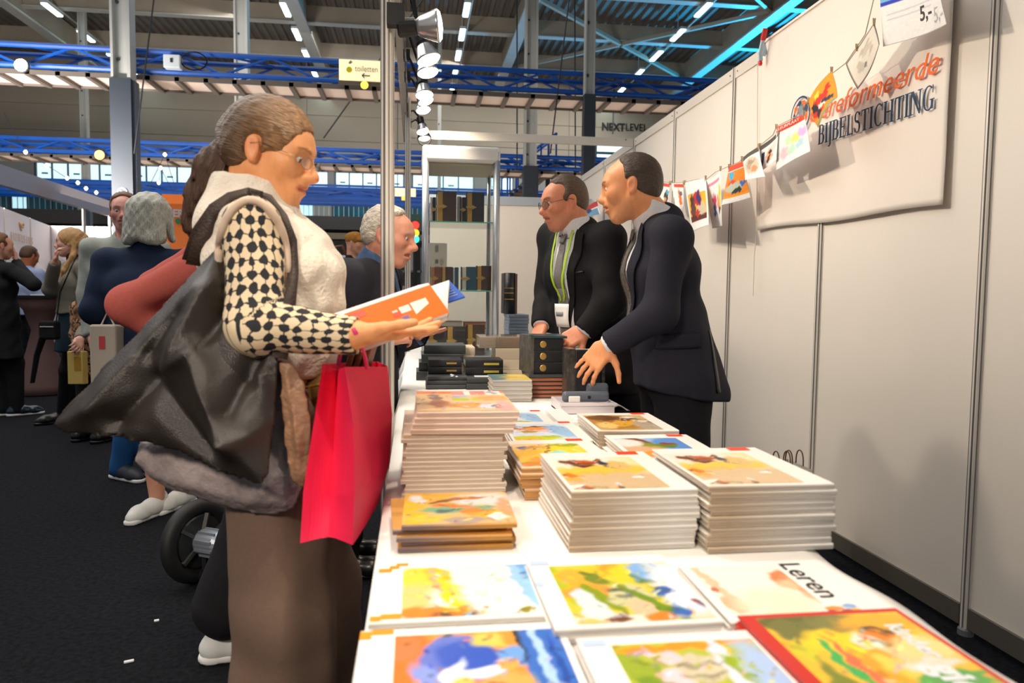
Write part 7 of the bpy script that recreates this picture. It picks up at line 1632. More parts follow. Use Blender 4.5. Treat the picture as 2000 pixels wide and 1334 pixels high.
# pink paper bag hanging from the forearm
M_pink = mat('pink_paper', (238, 40, 84), .5, noise=.03, nscale=8, spec=.4)
def pink_bag():
    r = thing('paper_bag', tuple(dp(680, 900, 1.35)), 'tall hot pink paper carrier bag hanging from the woman\'s forearm', 'bag')
    P = {k: dp(*v) for k, v in dict(a0=(631, 711, 1.34), v0=(660, 722, 1.40), b0=(672, 717, 1.30), c0=(756, 716, 1.53), a1=(592, 962, 1.30), v1=(646, 970, 1.345), b1=(692, 962, 1.262), c1=(760, 903, 1.50), a2=(587, 1060, 1.285), v2=(642, 1046, 1.31), b2=(689, 1063, 1.25), c2=(739, 981, 1.47),
         am=(612, 830, 1.325), vm=(654, 840, 1.375), bm=(690, 830, 1.285), cm=(764, 810, 1.52), m0=(712, 716, 1.415), mm=(722, 818, 1.42), m1=(728, 935, 1.40), m2=(716, 1020, 1.365), d0=(738, 706, 1.62), dm=(738, 810, 1.64), d1=(730, 900, 1.63), d2=(705, 980, 1.60), e1=(650, 1010, 1.295)).items()}
    quads = [('a0', 'v0', 'vm', 'am'), ('am', 'vm', 'v1', 'a1'), ('v0', 'b0', 'bm', 'vm'), ('vm', 'bm', 'b1', 'v1'), ('a1', 'v1', 'v2', 'a2'), ('v1', 'b1', 'b2', 'v2'), ('b0', 'm0', 'mm', 'bm'), ('bm', 'mm', 'm1', 'b1'), ('m0', 'c0', 'cm', 'mm'), ('mm', 'cm', 'c1', 'm1'), ('b1', 'm1', 'm2', 'b2'), ('m1', 'c1', 'c2', 'm2'), ('c0', 'd0', 'dm', 'cm'), ('cm', 'dm', 'd1', 'c1'), ('c1', 'd1', 'd2', 'c2'), ('d0', 'a0', 'am', 'dm'), ('dm', 'am', 'a1', 'd1'), ('d1', 'a1', 'a2', 'd2'), ('a2', 'v2', 'b2', 'm2'), ('a2', 'm2', 'c2', 'd2')]
    idx = {k: i for i, k in enumerate(P)}; V0 = np.array(list(P.values())); wv = wob(.005, 22, 17)
    v, f = [], []; n = 7; key = {}
    for q in quads:
        c = [P[k] for k in q]; g = np.zeros((n+1, n+1), int)
        for i in range(n+1):
            for j in range(n+1):
                a, b = i/n, j/n; p = c[0]*(1-a)*(1-b)+c[1]*a*(1-b)+c[2]*a*b+c[3]*(1-a)*b
                kk = tuple(np.round(p, 5))
                if kk not in key:
                    key[kk] = len(v); ed = 4*min(a, 1-a)*min(1, 1)*min(b, 1-b)*2; v.append(p+CF*(float(wv(p[None])[0])+.004*math.sin(a*PI)*math.sin(b*PI)))
                g[i, j] = key[kk]
        f += [(g[i, j], g[i+1, j], g[i+1, j+1], g[i, j+1]) for i in range(n) for j in range(n)]
    o = mesh_from('sack', v, f, M_pink, r, False); sm = o.modifiers.new('t', 'SOLIDIFY'); sm.thickness = .0012
    MB().tube([dp(717, 720, 1.40), dp(713, 698, 1.36), dp(704, 670, 1.31), dp(693, 648, 1.278), dp(685, 634, 1.30), dp(676, 640, 1.36), dp(668, 672, 1.37), dp(660, 716, 1.36)], .0042, 7, flat=.5).build('handle', mat('pink_ribbon', (226, 60, 120), .5), r, True)
    for k in range(3):
        b = MB().obox(dp(688+15*k, 706, 1.46+.01*k), (unit(CR*.96-CU*.28), unit(CU*.96+CR*.28), CF), (.0055, .042, .03)); o = b.build('wooden_folder', mat('brown_wood_slat', (122, 66, 34), .5, noise=.3, nscale=20, stretch=(1, 1, 6)))
        tag(rounded(o, .003), 'reddish-brown flat folder sticking out of the pink bag, %s from the left' % NTH[k], 'folder', 'folders in the pink bag')
pink_bag()
# the open book in her hands
def held_book():
    M_org = mat('orange_cover', (244, 104, 0), .5, spec=.3); M_pp = mat('book_paper', (240, 236, 232), .7, noise=.04, nscale=4, stretch=(1, 1, 500)); M_bl = mat('blue_back_cover', (12, 70, 160), .6, spec=.3)
    r = thing('open_book', tuple(dp(770, 605, 1.36)), 'open book with orange cover and white boxes held by the woman', 'book')
    # near half hangs down from the spine: orange outside towards us
    A0, B0, C0, D0 = dp(672, 613, 1.335), dp(840, 556, 1.42), dp(877, 609, 1.40), dp(706, 672, 1.315)
    nrm = unit(np.cross(B0-A0, D0-A0)); nrm = nrm if nrm@CF > 0 else -nrm
    MB().prism([A0, B0, C0, D0], nrm*.0025).build('front_cover', M_org, r)
    # page block of the near half (fans open a little towards the top)
    up = unit(A0-D0); a, b, c, d = [x+nrm*.0026 for x in (A0, B0, C0, D0)]; a = a+up*.006; b = b+up*.006
    rt = unit(B0-A0)
    a2, b2 = a+nrm*.03+up*.018-rt*.022, b+nrm*.03+up*.018-rt*.006
    v = [a-rt*.019, b, c, d-rt*.008, a2, b2, c+nrm*.012, d+nrm*.012-rt*.008]
    MB().add(v, [(0, 1, 2, 3), (7, 6, 5, 4), (0, 4, 5, 1), (1, 5, 6, 2), (2, 6, 7, 3), (3, 7, 4, 0)]).build('pages', M_pp, r)
    # far half: pages curling over to the blue cover
    sp0, sp1 = d+nrm*.014, c+nrm*.014
    e1, e0 = dp(908, 579, 1.50), dp(742, 634, 1.46); g1, g0 = dp(877, 547, 1.56), dp(714, 602, 1.50)
    MB().prism([e0, e1, g1, g0], -CU*.003).build('back_cover', M_bl, r)
    v = []; n = 10
    for k in range(n+1):
        t = k/n; bow = math.sin(t*PI)
        v += [sp0*(1-t)+(g0-rt*.01)*t+A(0, 0, .018)*bow, (sp1*(1-t)+(g1-rt*.0)*t+A(0, 0, .018)*bow)]
    o = mesh_from('pages', v, [(2*k, 2*k+1, 2*k+3, 2*k+2) for k in range(n)], M_pp, r, True); s_ = o.modifiers.new('t', 'SOLIDIFY'); s_.thickness = .010; s_.offset = -1
    # print on the orange cover: white boxes, small red and white mark
    U, Vv = B0-A0, D0-A0
    def pr(name, u0, u1, v0, v1, m, off=.0006, sk=0): MB().add([A0+U*(u0+sk*(vv-v0))+Vv*vv-nrm*off+U*(du) for du, vv in ((0, v0), (u1-u0, v0), (u1-u0, v1), (0, v1))], [(0, 1, 2, 3)]).build(name, m, r)
    M_box = mat('cover_white_box', (240, 226, 216), .5); M_rd = mat('cover_red_print', (226, 60, 20), .45); M_vi = mat('cover_violet_print', (104, 90, 150), .5)
    pr('white_box', .68, .87, .34, .80, M_box); pr('white_box', .54, .66, .36, .56, M_box); pr('violet_bar', .52, .60, .66, .80, M_vi); pr('red_strip', .05, .20, .06, .26, M_rd); pr('red_mark', .45, .55, .46, .62, M_rd)
    for k in range(3): pr('small_line', .46+.02*k, .475+.02*k, .40, .47, M_box)
    w_ = unit(e1-e0); z_ = unit(g1-e1)
    for k in range(5): MB().bar(e1-w_*.012+z_*(.010+.010*k)+A(0, 0, .004), e1-w_*.045+z_*(.010+.010*k)+A(0, 0, .004), .0018, .0006).build('print_line', M_white, r)
held_book()
# ================================================================ VISITORS IN THE AISLE (lower detail, farther away)
M_navyd = fabric('navy_coat', (26, 40, 66), .85); M_coral = fabric('coral_sweater', (176, 88, 80), .9); M_jean = fabric('blue_jeans', (34, 84, 140), .85)
M_blackw = fabric('black_wool', (24, 24, 28), .9); M_greyj = fabric('taupe_grey_jacket', (122, 116, 104), .9, .1, 120); M_skirt = fabric('dark_teal_skirt', (18, 38, 50), .85)
M_tights = fabric('black_tights', (30, 26, 30), .6); M_greysw = fabric('pale_grey_sweater', (168, 172, 164), .9); M_ltblue = fabric('light_blue_shirt', (166, 178, 214), .8)
M_sneak = mat('white_sneaker', (216, 218, 216), .6, noise=.05, nscale=30); M_sole = mat('white_sole', (228, 228, 226), .6); M_darksn = mat('dark_sneaker', (40, 44, 52), .6)
M_leop = None
def leopard():
    m = bpy.data.materials.new('leopard_cloth'); m.use_nodes = True; nt = m.node_tree; b = nt.nodes['Principled BSDF']; b.inputs['Roughness'].default_value = .85
    tc = nt.nodes.new('ShaderNodeTexCoord'); v = nt.nodes.new('ShaderNodeTexVoronoi'); v.inputs['Scale'].default_value = 46; nt.links.new(tc.outputs['Object'], v.inputs['Vector'])
    r = nt.nodes.new('ShaderNodeValToRGB'); e = r.color_ramp.elements; e[0].color = L4((120, 80, 50)); e[0].position = .16; e[1].color = L4((26, 20, 18)); e[1].position = .22
    x = r.color_ramp.elements.new(.44); x.color = L4((26, 20, 18)); x = r.color_ramp.elements.new(.5); x.color = L4((168, 122, 88))
    nt.links.new(v.outputs['Distance'], r.inputs[0]); nt.links.new(r.outputs[0], b.inputs['Base Color']); return m
def figure(label, hc, face, body_f, sc=1.0, skin=(214, 156, 128), hair=None, hairfn=None, hairm=None, top=None, topm=None, bottom='trousers', bottomm=None, arms=None, feet=None, shoes=None, neckdrop=.24, fat=1.0, h=.0085, hips=.90, hem=None, toplen=.10, shirt=None, kind='short', lean=(0, 0), nohead=False, hands=True, sleeve_r=(.060, .052, .044), ankle_r=.06, glassy=False, hemz=.06, browc=(96, 74, 56)):
    R = head_frame(face); f = unit(A(body_f[0], body_f[1], 0)); lat = A(-f[1], f[0], 0); S_ = sc
    neck = hc+A(0, 0, -.165*S_)-unit(A(face[0], face[1], 0))*.035*S_; chest = neck+A(lean[0]*.3, lean[1]*.3, -.20*S_); pel = A(neck[0]+lean[0], neck[1]+lean[1], hips*S_ if hips < 1.05 else hips); waist = chest*.42+pel*.58
    shl, shr = neck+lat*.185*S_*fat-A(0, 0, .055*S_), neck-lat*.185*S_*fat-A(0, 0, .055*S_)
    root = thing('person', (pel[0], pel[1], 0), label, 'person')
    B = SDF()
    B.sub(head_field().ev, R, hc, S_*.97, HLO, HHI, .02); B.cone(hc+R.T@A(0, -.03, -.05)*S_, neck, .052*S_, .056*S_, .03)
    rr = tuple(x*S_*fat for x in (.115, .10, .115)); torso(B, pel, waist, chest, neck, lat, rr); yoke(B, neck, shl, shr, .046*S_)
    AR = []
    for sh, s in ((shl, 'L'), (shr, 'R')):
        a = (arms or {}).get(s) or (sh+A(0, 0, -.28*S_)+lat*(.03 if s == 'L' else -.03), sh+A(0, 0, -.52*S_)+f*.06)
        el, wr = A(*a[0]), A(*a[1]); AR.append((sh, el, wr)); arm(B, sh, el, wr, (.046*S_, .038*S_, .027*S_), cuff=False)
        if hands: hand(B, wr, a[2] if len(a) > 2 else unit(wr-el), a[3] if len(a) > 3 else lat*(1 if s == 'L' else -1), 1 if s == 'L' else -1, .95*S_, curl=(28, 40, 22))
    feet = feet or [(pel[0]+lat[0]*.09, pel[1]+lat[1]*.09), (pel[0]-lat[0]*.09, pel[1]-lat[1]*.09)]
    L_ = []
    for q, s in zip(feet, (1, -1)):
        hip = pel+lat*.085*s*S_-A(0, 0, .04); kn = A((hip[0]+q[0])/2+f[0]*.03, (hip[1]+q[1])/2+f[1]*.03, .47*S_); an = A(q[0], q[1], .085); L_.append((hip, kn, an)); leg(B, hip, kn, an, (.078*S_, .055*S_, .038*S_))
    skin_part('body', B, h*.8, M_skin, root, face_color(skin, (190, 104, 96), browc, R, hc, S_*.97))
    if glassy or h < .009: eyes(R, hc, S_*.97, root)
    if hair is not None:
        H = SDF()
        if hairfn is None: G = cap(.010, .05, .03, kind); H.sub(G.ev, R, hc, S_*.97, HLO*1.15, HHI*1.15)
        else: hairfn(H, hc, R, S_*.97)
        H.disp = wob(.004, 90, 5) if hairfn else wob(.0016, 200, 5); skin_part('hair', H, h*.62, hairm or M_hair, root, hair, hl_fn(R, hc, S_))
    if topm is not None:
        J = SDF(); torso(J, pel, waist, chest, neck, lat, rr, inf=.016*S_); yoke(J, neck, shl, shr, .062*S_)
        hm = pel-A(0, 0, toplen*S_); J.econe(waist, hm, .105*S_*fat, .128*S_*fat, 1.36, 1.38, lat, .05)
        if hem is not None: hm = pel-A(0, 0, hem); J.econe(pel, hm, .13*S_*fat, .17*S_*fat, 1.38, 1.35, lat, .05)
        J.plane(hm, A(0, 0, -1), .006)
        for sh, el, wr in AR: arm(J, sh, el, wr-unit(wr-el)*.01, tuple(x*S_ for x in sleeve_r), .03)
        J.cone(neck+A(0, 0, -.03), neck+A(0, 0, .004*S_), .076*S_, .070*S_, .03); J.cone(hc+R.T@A(0, 0, -.05)*S_, neck+f*.04+A(0, 0, .035), .058*S_, .05*S_, .006, 's')
        J.disp = wob(.005*S_, 22, int(abs(hc[0])*100) % 50+3); skin_part('jacket' if top is None else top, J, h, topm, root)
    if bottomm is not None:
        T = SDF(); T.econe(pel, pel+A(0, 0, .1*S_), .12*S_*fat, .108*S_*fat, 1.36, 1.34, lat)
        if bottom == 'skirt':
            T.econe(pel, pel-A(0, 0, .36*S_), .125*S_*fat, .17*S_*fat, 1.36, 1.35, lat); T.plane(pel-A(0, 0, .34*S_), A(0, 0, -1), .006)
        else:
            for hip, kn, an in L_: leg(T, hip, kn, A(an[0], an[1], hemz), (.10*S_, .08*S_, ankle_r), .03)
        T.disp = wob(.004, 24, 8); skin_part(bottom, T, h*1.1, bottomm, root)
    if bottom == 'skirt':
        T = SDF()
        for hip, kn, an in L_: leg(T, hip, kn, an, (.082*S_, .06*S_, .043*S_))
        skin_part('tights', T, h, M_tights, root)
    if shoes:
        for q in feet: shoe('shoe', root, q, shoes[1], shoes[0], shoes[2], L=.25*S_+.02, h=.010)
    return root, neck, chest, pel, lat, f
# woman with a grey bob and navy coat, seen from behind
hc = dp(297, 428, 3.62)
def bob(H, hc, R, s):
    G = cap(.020, kind='full'); H.sub(G.ev, R, hc, s, HLO*1.2, HHI*1.2)
    for a in np.linspace(-150, -30, 9)*PI/180:
        d = A(math.cos(a), math.sin(a), 0)@R*1; p0 = hc+R.T@A(.07*math.cos(a), .085*math.sin(a), .05)*s; p1 = hc+R.T@A(.112*math.cos(a), .10*math.sin(a)-.01, -.11-.012*math.sin(a*5))*s
        H.cone(p0, p1, .035*s, .022*s, .03)
    for x in (-1, 1): H.cone(hc+R.T@A(x*.075, .01, .03)*s, hc+R.T@A(x*.10, .02, -.10)*s, .026*s, .018*s, .03)
figure('grey-bobbed woman in a navy coat seen from behind, white sneakers below', hc, (.30, .95, -.05), (.2, .98, 0), 1.0, hair=(206, 204, 190), hairfn=bob, hairm=M_hairlong, topm=M_navyd, bottom='trousers', bottomm=None, hem=.30,
       arms={'L': (dp(188, 606, 3.55), dp(238, 640, 3.72)), 'R': (dp(392, 600, 3.5), dp(380, 690, 3.6))}, feet=[(gz(308, 1004, 0)[0], gz(308, 1004, 0)[1]), (gz(352, 992, 0)[0], gz(352, 992, 0)[1]+.05)], shoes=(M_sneak, (-.35, -.9), M_sole), hips=.92, fat=1.12, h=.008, sleeve_r=(.075, .066, .052))
r = thing('paper_bag', tuple(dp(212, 690, 3.45)), 'white carrier bag with a red mark held by the navy-coated woman', 'bag')
q = dp(212, 700, 3.45); rounded(MB().obox(q, (CR, A(0, 0, 1), CF), (.062, .16, .05)).build('sack', mat('offwhite_bag', (196, 184, 168), .7), r), .01)
MB().obox(q+CR*.0+A(0, 0, .075)-CF*.0515, (CR, A(0, 0, 1), CF), (.014, .03, .001)).build('red_mark', M_rd2 if 'M_rd2' in globals() else mat('red_bag_print', (206, 70, 74), .6), r)
MB().tube([q+CR*(-.03)+A(0, 0, .16), q+A(0, 0, .22), q+CR*.03+A(0, 0, .16)], .004, 6).build('handle', mat('offwhite_bag', (196, 184, 168), .7), r)
# man facing us behind her
hc = dp(243, 414, 4.35)
figure('young man in a pale grey sweater half hidden by the grey bob', hc, (.25, -.96, -.08), (.2, -.98, 0), 1.0, skin=(226, 160, 146), hair=(112, 76, 48), topm=M_greysw, top='sweater', bottomm=M_jean, feet=[(gz(236, 935, 0)[0], gz(236, 935, 0)[1]), (gz(300, 930, 0)[0], gz(300, 930, 0)[1])], shoes=(M_darksn, (.8, -.6), M_sole), h=.0085)
# coral-sweatered person behind the reading woman
hc = dp(505, 318, 2.25)
figure('person in a coral sweater and wide black trousers behind the reading woman', hc, (.8, .6, -.15), (.85, .5, 0), .97, hair=(84, 60, 44), hairfn=None, kind='swept', topm=M_coral, top='sweater', bottomm=M_blackw, hemz=.17, arms={'L': (dp(300, 560, 2.5), dp(330, 640, 2.6)), 'R': (dp(247, 596, 2.14), dp(330, 655, 2.2))}, feet=[(gz(462, 1285, 0)[0]+.1, gz(462, 1285, 0)[1]+.25), (gz(446, 1285, 0)[0], gz(446, 1285, 0)[1])], shoes=(M_sneak, (.9, .2), M_sole), ankle_r=.105, h=.0075, hands=False, sleeve_r=(.056, .052, .044), hips=.9)
# blonde woman in a grey cropped jacket
hc = dp(137, 474, 6.05)
def blonde(H, hc, R, s):
    G = cap(.016, kind='full'); H.sub(G.ev, R, hc, s, HLO*1.2, HHI*1.2)
    H.chain([hc+R.T@A(.02, -.09, .02)*s, hc+R.T@A(.03, -.11, -.08)*s, hc+R.T@A(.04, -.10, -.22)*s, hc+R.T@A(.04, -.085, -.30)*s], [.055*s, .05*s, .036*s, .01*s], .03)
    H.chain([hc+R.T@A(-.07, -.04, -.02)*s, hc+R.T@A(-.082, -.03, -.12)*s, hc+R.T@A(-.08, .05, -.24)*s, hc+R.T@A(-.06, .10, -.36)*s], [.022*s, .024*s, .022*s, .006*s], .02)
    H.chain([hc+R.T@A(.07, -.04, -.02)*s, hc+R.T@A(.085, -.02, -.12)*s, hc+R.T@A(.07, .06, -.28)*s], [.022*s, .022*s, .008*s], .02)
r_, neck, chest, pel, lat, f = figure('blonde long-haired woman in a grey cropped jacket, hand at her chin', hc, (-.96, -.22, -.05), (-.75, -.65, 0), 1.0, skin=(214, 160, 140), hair=(196, 150, 96), hairfn=blonde, hairm=M_hairlong, topm=M_greyj, bottom='skirt', bottomm=M_skirt, toplen=.02, arms={'R': (dp(97, 566, 5.95), dp(108, 512, 5.8), unit(A(.2, -.1, 1)), A(-1, -.3, 0)), 'L': (dp(184, 604, 5.70), dp(156, 664, 5.27))}, feet=[(gz(122, 826, 0)[0], gz(122, 826, 0)[1]), (gz(145, 822, 0)[0], gz(145, 822, 0)[1])], shoes=(M_shoeb, (-.8, -.6), M_button), h=.0095, hips=.97)
K = SDF(); K.cone(neck+A(0, 0, -.01), neck+A(-.01, -.005, .06), .062, .058, .01); skin_part('turtleneck', K, .008, fabric('burgundy_knit', (64, 30, 34)), r_)
r = thing('shoulder_bag', tuple(dp(96, 650, 5.8)), 'black crossbody bag on the blonde woman\'s hip', 'bag')
q = dp(97, 645, 5.78); rounded(MB().obox(q, (CR, A(0, 0, 1), CF), (.07, .075, .04)).build('bag_body', M_blackw, r), .02, 3); MB().bar(q+A(-.05, -.045, .03), q+A(.05, -.045, .03), .006).build('zip', M_alu, r)
MB().tube([q+A(.05, 0, .07), dp(118, 570, 5.78), dp(140, 520, 5.8), dp(150, 500, 5.95)], .011, 6, flat=.3).build('strap', M_button, r); MB().tube([q+A(-.05, 0, -.05), q+A(-.10, 0, -.2), q+A(-.14, 0, -.42)], [.05, .04, .03], 8, flat=.4).build('hanging_scarf', M_blackw, r)
# child with long curls in a leopard dress
hc = dp(176, 560, 5.46)
def curls(H, hc, R, s):
    G = cap(.018, kind='full'); H.sub(G.ev, R, hc, s, HLO*1.2, HHI*1.2)
    for k, a in enumerate(np.linspace(-175, -5, 9)):
        a = math.radians(a); pts = [hc+R.T@A((.075+.012*j)*math.cos(a)+.012*math.sin(j*2.4+k), (.085+.01*j)*math.sin(a)+.01*math.cos(j*2.1+k), .03-.095*j)*s for j in range(6)]; H.chain(pts, [.03*s, .03*s, .03*s, .028*s, .022*s, .008*s], .02)
figure('child with long brown curls in a leopard dress, seen from behind', hc, (.4, .9, -.05), (.4, .9, 0), .72, hair=(130, 92, 60), hairfn=curls, hairm=M_hairlong, topm=leopard(), top='dress', bottom='trousers', bottomm=M_tights, hem=.22, feet=None, shoes=(M_shoeb, (.4, .9), M_button), hips=.72/.72, fat=.74, h=.0095, hands=False)
r = thing('paper_bag', tuple(dp(152, 720, 5.25)), 'small yellow printed bag with white handles before the leopard dress', 'bag')
q = dp(152, 718, 5.25); rounded(MB().obox(q, (CR, A(0, 0, 1), CF), (.055, .12, .035)).build('sack', mat('yellow_bag', (206, 176, 96), .6), r), .006); MB().obox(q+CR*.02+A(0, 0, .03)-CF*.036, (CR, A(0, 0, 1), CF), (.024, .05, .001)).build('gold_print', mat('gold_bag_print', (176, 130, 40), .6), r)
MB().tube([q-CR*.03+A(0, 0, .12), q-CR*.03+A(0, 0, .2), q+CR*.02+A(0, 0, .2), q+CR*.03+A(0, 0, .12)], .009, 6, flat=.3).build('handle', M_white, r)
# woman in black at the left edge
hc = dp(0, 480, 6.5)
figure('woman in a black dress and boots cut by the left picture edge', hc, (.7, .7, -.1), (.55, .83, 0), 1.0, hair=(120, 76, 48), topm=M_blackw, top='dress', bottom='trousers', bottomm=M_blackw, hem=.42, arms={'R': (dp(66, 556, 6.35), dp(32, 512, 6.6), unit(A(-.1, 0, 1)), A(.8, .5, 0)), 'L': (dp(-60, 560, 6.7), dp(-40, 520, 6.9))}, feet=[(gz(6, 812, 0)[0], gz(6, 812, 0)[1]), (gz(34, 812, 0)[0], gz(34, 812, 0)[1])], shoes=(mat('boot_teal_sheen', (16, 40, 50), .2, spec=.8), (.7, .5), M_sole), h=.0095, hips=.95, ankle_r=.055)  # black boots, the teal of their reflections is put into the colour
# man in a light blue shirt
hc = dp(58, 500, 8.75)
figure('man in a light blue shirt at the high table, seen from behind', hc, (.45, .85, -.35), (.4, .9, 0), 1.0, skin=(190, 110, 70), hair=(96, 66, 46), topm=M_ltblue, top='shirt', bottom='trousers', bottomm=M_trouser, h=.011, hips=.92, toplen=.08)
# cap-wearing visitor behind the dark jacket
hc = dp(694, 476, 6.6)
def capfn(H, hc, R, s):
    H.ell(hc+R.T@A(0, -.01, .05)*s, (.088*s, .105*s, .075*s), R); H.econe(hc+R.T@A(0, .08, .04)*s, hc+R.T@A(0, .17, .03)*s, .012, .008, 5, 6, R[0])
figure('visitor with an ochre cap behind the dark-jacketed man', hc, (.9, -.3, -.1), (.9, -.3, 0), .9, hair=(168, 112, 40), hairfn=capfn, hairm=cmat('cap_cloth', .9), topm=M_blackw, bottomm=M_trouser, h=.011, hips=.85, hands=False)
# wheelchair-like drive wheel by the trousers
q = gz(378, 1136, 0); wl = thing('drive_wheel', (q[0], q[1], 0), 'black rubber wheel with silver motor hub beside the black trousers', 'wheel')
c = A(q[0]+.02, q[1], .165); axw = unit(A(.80, -.55, .04)); x_, y_, _ = frame(axw)
MB().tube([c+(x_*math.cos(a)+y_*math.sin(a))*.135 for a in np.linspace(0, 2*PI, 41)], .030, 12).build('tyre', mat('rubber', (24, 25, 28), .6), wl, True)
MB().lathe(c-axw*.02, [(.105, 0), (.112, .01), (.112, .03), (.10, .04)], 28, axis=axw).build('rim', mat('black_rim', (36, 38, 40), .4), wl)
for k in range(5):
    a = 2*PI*k/5; MB().bar(c+axw*.02, c+axw*.02+(x_*math.cos(a)+y_*math.sin(a))*.11, .022, .014).build('spoke', mat('dark_spoke', (60, 62, 60), .5), wl)
ML = mat('silver_motor', (156, 164, 178), .35, metal=.5)
MB().lathe(c+axw*.02, [(.044, 0), (.05, .01), (.05, .10), (.042, .115)], 18, axis=axw).build('motor_housing', ML, wl)
for k in range(9):
    a = 2*PI*k/9; d = x_*math.cos(a)+y_*math.sin(a); MB().bar(c+axw*.035+d*.051, c+axw*.125+d*.051, .007, .010).build('cooling_fin', ML, wl)
MB().lathe(c+axw*.136, [(.038, 0), (.034, .006)], 16, axis=axw).build('end_cap', mat('black_cap', (24, 22, 22), .4), wl)
for k, cc in enumerate(((206, 60, 40), (226, 190, 40))): MB().obox(c+axw*.1435+x_*(.012-.02*k)+y_*.008, (x_, y_, axw), (.009, .012, .001)).build('warning_label', mat('label_%d' % cc[1], cc, .5), wl)
MB().bar(c+axw*.06, c+axw*.06+A(.10, .14, .10), .03).build('frame_tube', M_black, wl); MB().lathe(A(q[0]+.05, q[1]-.02, .03), [(.018, -.01), (.03, -.008), (.03, .008), (.018, .01)], 14, axis=axw).build('caster', M_black, wl); MB().bar(A(q[0]+.05, q[1]-.02, .03), c+axw*.03, .016).build('caster_arm', M_black, wl)

# ================================================================ NEIGHBOURING STANDS ON THE LEFT
M_litwall = mat('lit_white_wall', (240, 234, 236), .6)
a, b = gz(-60, 380, 2.5), gz(98, 441, 2.5); cR = gz(430, 446, 2.5)
r = thing('left_stand', (b[0], b[1], 0), 'brightly lit white neighbouring stand behind the blonde woman', 'stand')
for p0, p1, n in ((a, b, 3), (b, cR, 4)):
    d = unit((p1-p0)*A(1, 1, 0)); L_ = np.linalg.norm((p1-p0)[:2]); nrm = A(-d[1], d[0], 0)
    for k in range(n):
        s0, s1 = p0+d*(L_*k/n+.012), p0+d*(L_*(k+1)/n-.012); MB().prism([A(s0[0], s0[1], .02), A(s1[0], s1[1], .02), A(s1[0], s1[1], 2.5), A(s0[0], s0[1], 2.5)], nrm*.03).build('wall_panel', M_litwall, r)
    for k in range(n+1): s0 = p0+d*(L_*k/n); MB().cyl((s0[0], s0[1], 0), (s0[0], s0[1], 2.5), .02, 8).build('wall_post', M_alu, r)
nb = unit((cR-b)*A(1, 1, 0))
def wallpt(px, py):
    d = ray(px, py); nrm = A(-nb[1], nb[0], 0); t = ((b-CAM)@nrm)/(d@nrm); return CAM+d*t+nrm*-.012
text_mesh('logo_text', 'CASA CARA', .30, mat('grey_logo', (176, 170, 172), .6), wallpt(172, 470), nb, (0, 0, 1), r, .003, width=.62)
MB().tube([wallpt(195+9*math.cos(t)+0, 462-14*math.sin(t)) for t in np.linspace(0, PI, 12)]+[wallpt(186, 464)], .012, 5).build('logo_arch', mat('grey_logo', (176, 170, 172), .6), r); MB().tube([wallpt(207+7*math.cos(t), 461-9*math.sin(t)) for t in np.linspace(0, PI, 10)], .012, 5).build('logo_arch', mat('grey_logo', (176, 170, 172), .6), r)
na = unit((b-a)*A(1, 1, 0))
def wallpa(px, py):
    d = ray(px, py); nrm = A(-na[1], na[0], 0); t = ((b-CAM)@nrm)/(d@nrm); p = CAM+d*t; s_ = 1 if (CAM-p)@nrm > 0 else -1; return p+nrm*.012*s_
text_mesh('logo_text', 'HOTELS HILS', .2, mat('beige_logo', (226, 206, 186), .6), wallpa(20, 468), na, (0, 0, 1), r, .003, width=np.linalg.norm(wallpa(62, 468)-wallpa(20, 468)))
MB().tube([wallpa(36, 436), wallpa(44, 436), wallpa(44, 444), wallpa(37, 440), wallpa(40, 450)], .02, 5).build('logo_mark', mat('ochre_logo', (236, 196, 140), .6), r)
r = thing('fascia_frame', tuple(gz(100, 380, 2.5)), 'pale lilac slanting fascia beam with one post above the left stand', 'beam')
M_lilac = mat('lilac_white', (206, 198, 206), .5)
p0, p1 = gz(-40, 330, 2.62), gz(214, 408, 2.62); MB().bar(p0, p1, .10, .26).build('fascia', M_lilac, r)
p2 = gz(370, 408, 2.62); 
q = p0+(p1-p0)*.76; q = gz(163, 395, 2.6); MB().cyl((q[0], q[1], 0), (q[0], q[1], 2.55), .028, 10).build('frame_post', M_alu, r); MB().lathe((q[0], q[1], 0), [(.06, 0), (.05, .02)], 12).build('foot', M_alu, r)
q1 = A(p1[0], p1[1], 0); MB().cyl((p1[0], p1[1], 0), (p1[0], p1[1], 2.55), .028, 10).build('frame_post', M_alu, r)
# orange banner with white letters
q0, q1 = gy(316, 379, 13.0), gy(374, 452, 13.0)
r = thing('orange_banner', (q0[0], 13, 0), 'orange roll-up banner with white capital letters above the grey bob', 'banner')
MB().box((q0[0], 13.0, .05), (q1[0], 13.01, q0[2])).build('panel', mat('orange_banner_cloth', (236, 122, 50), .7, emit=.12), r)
q = gy(338, 423, 12.98); text_mesh('lettering', 'ERIN', .17, M_white, q, (1, 0, 0), (0, 0, 1), r, .004, bold=.006, width=.31)
MB().lathe(gy(348, 432, 12.98), [(.05, 0), (.045, .01)], 12, axis=(0, 1, 0)).build('green_mark', mat('green_print', (60, 140, 90), .6), r); MB().bar((q0[0], 13, .03), (q1[0], 13, .03), .12, .06).build('base', M_black, r)
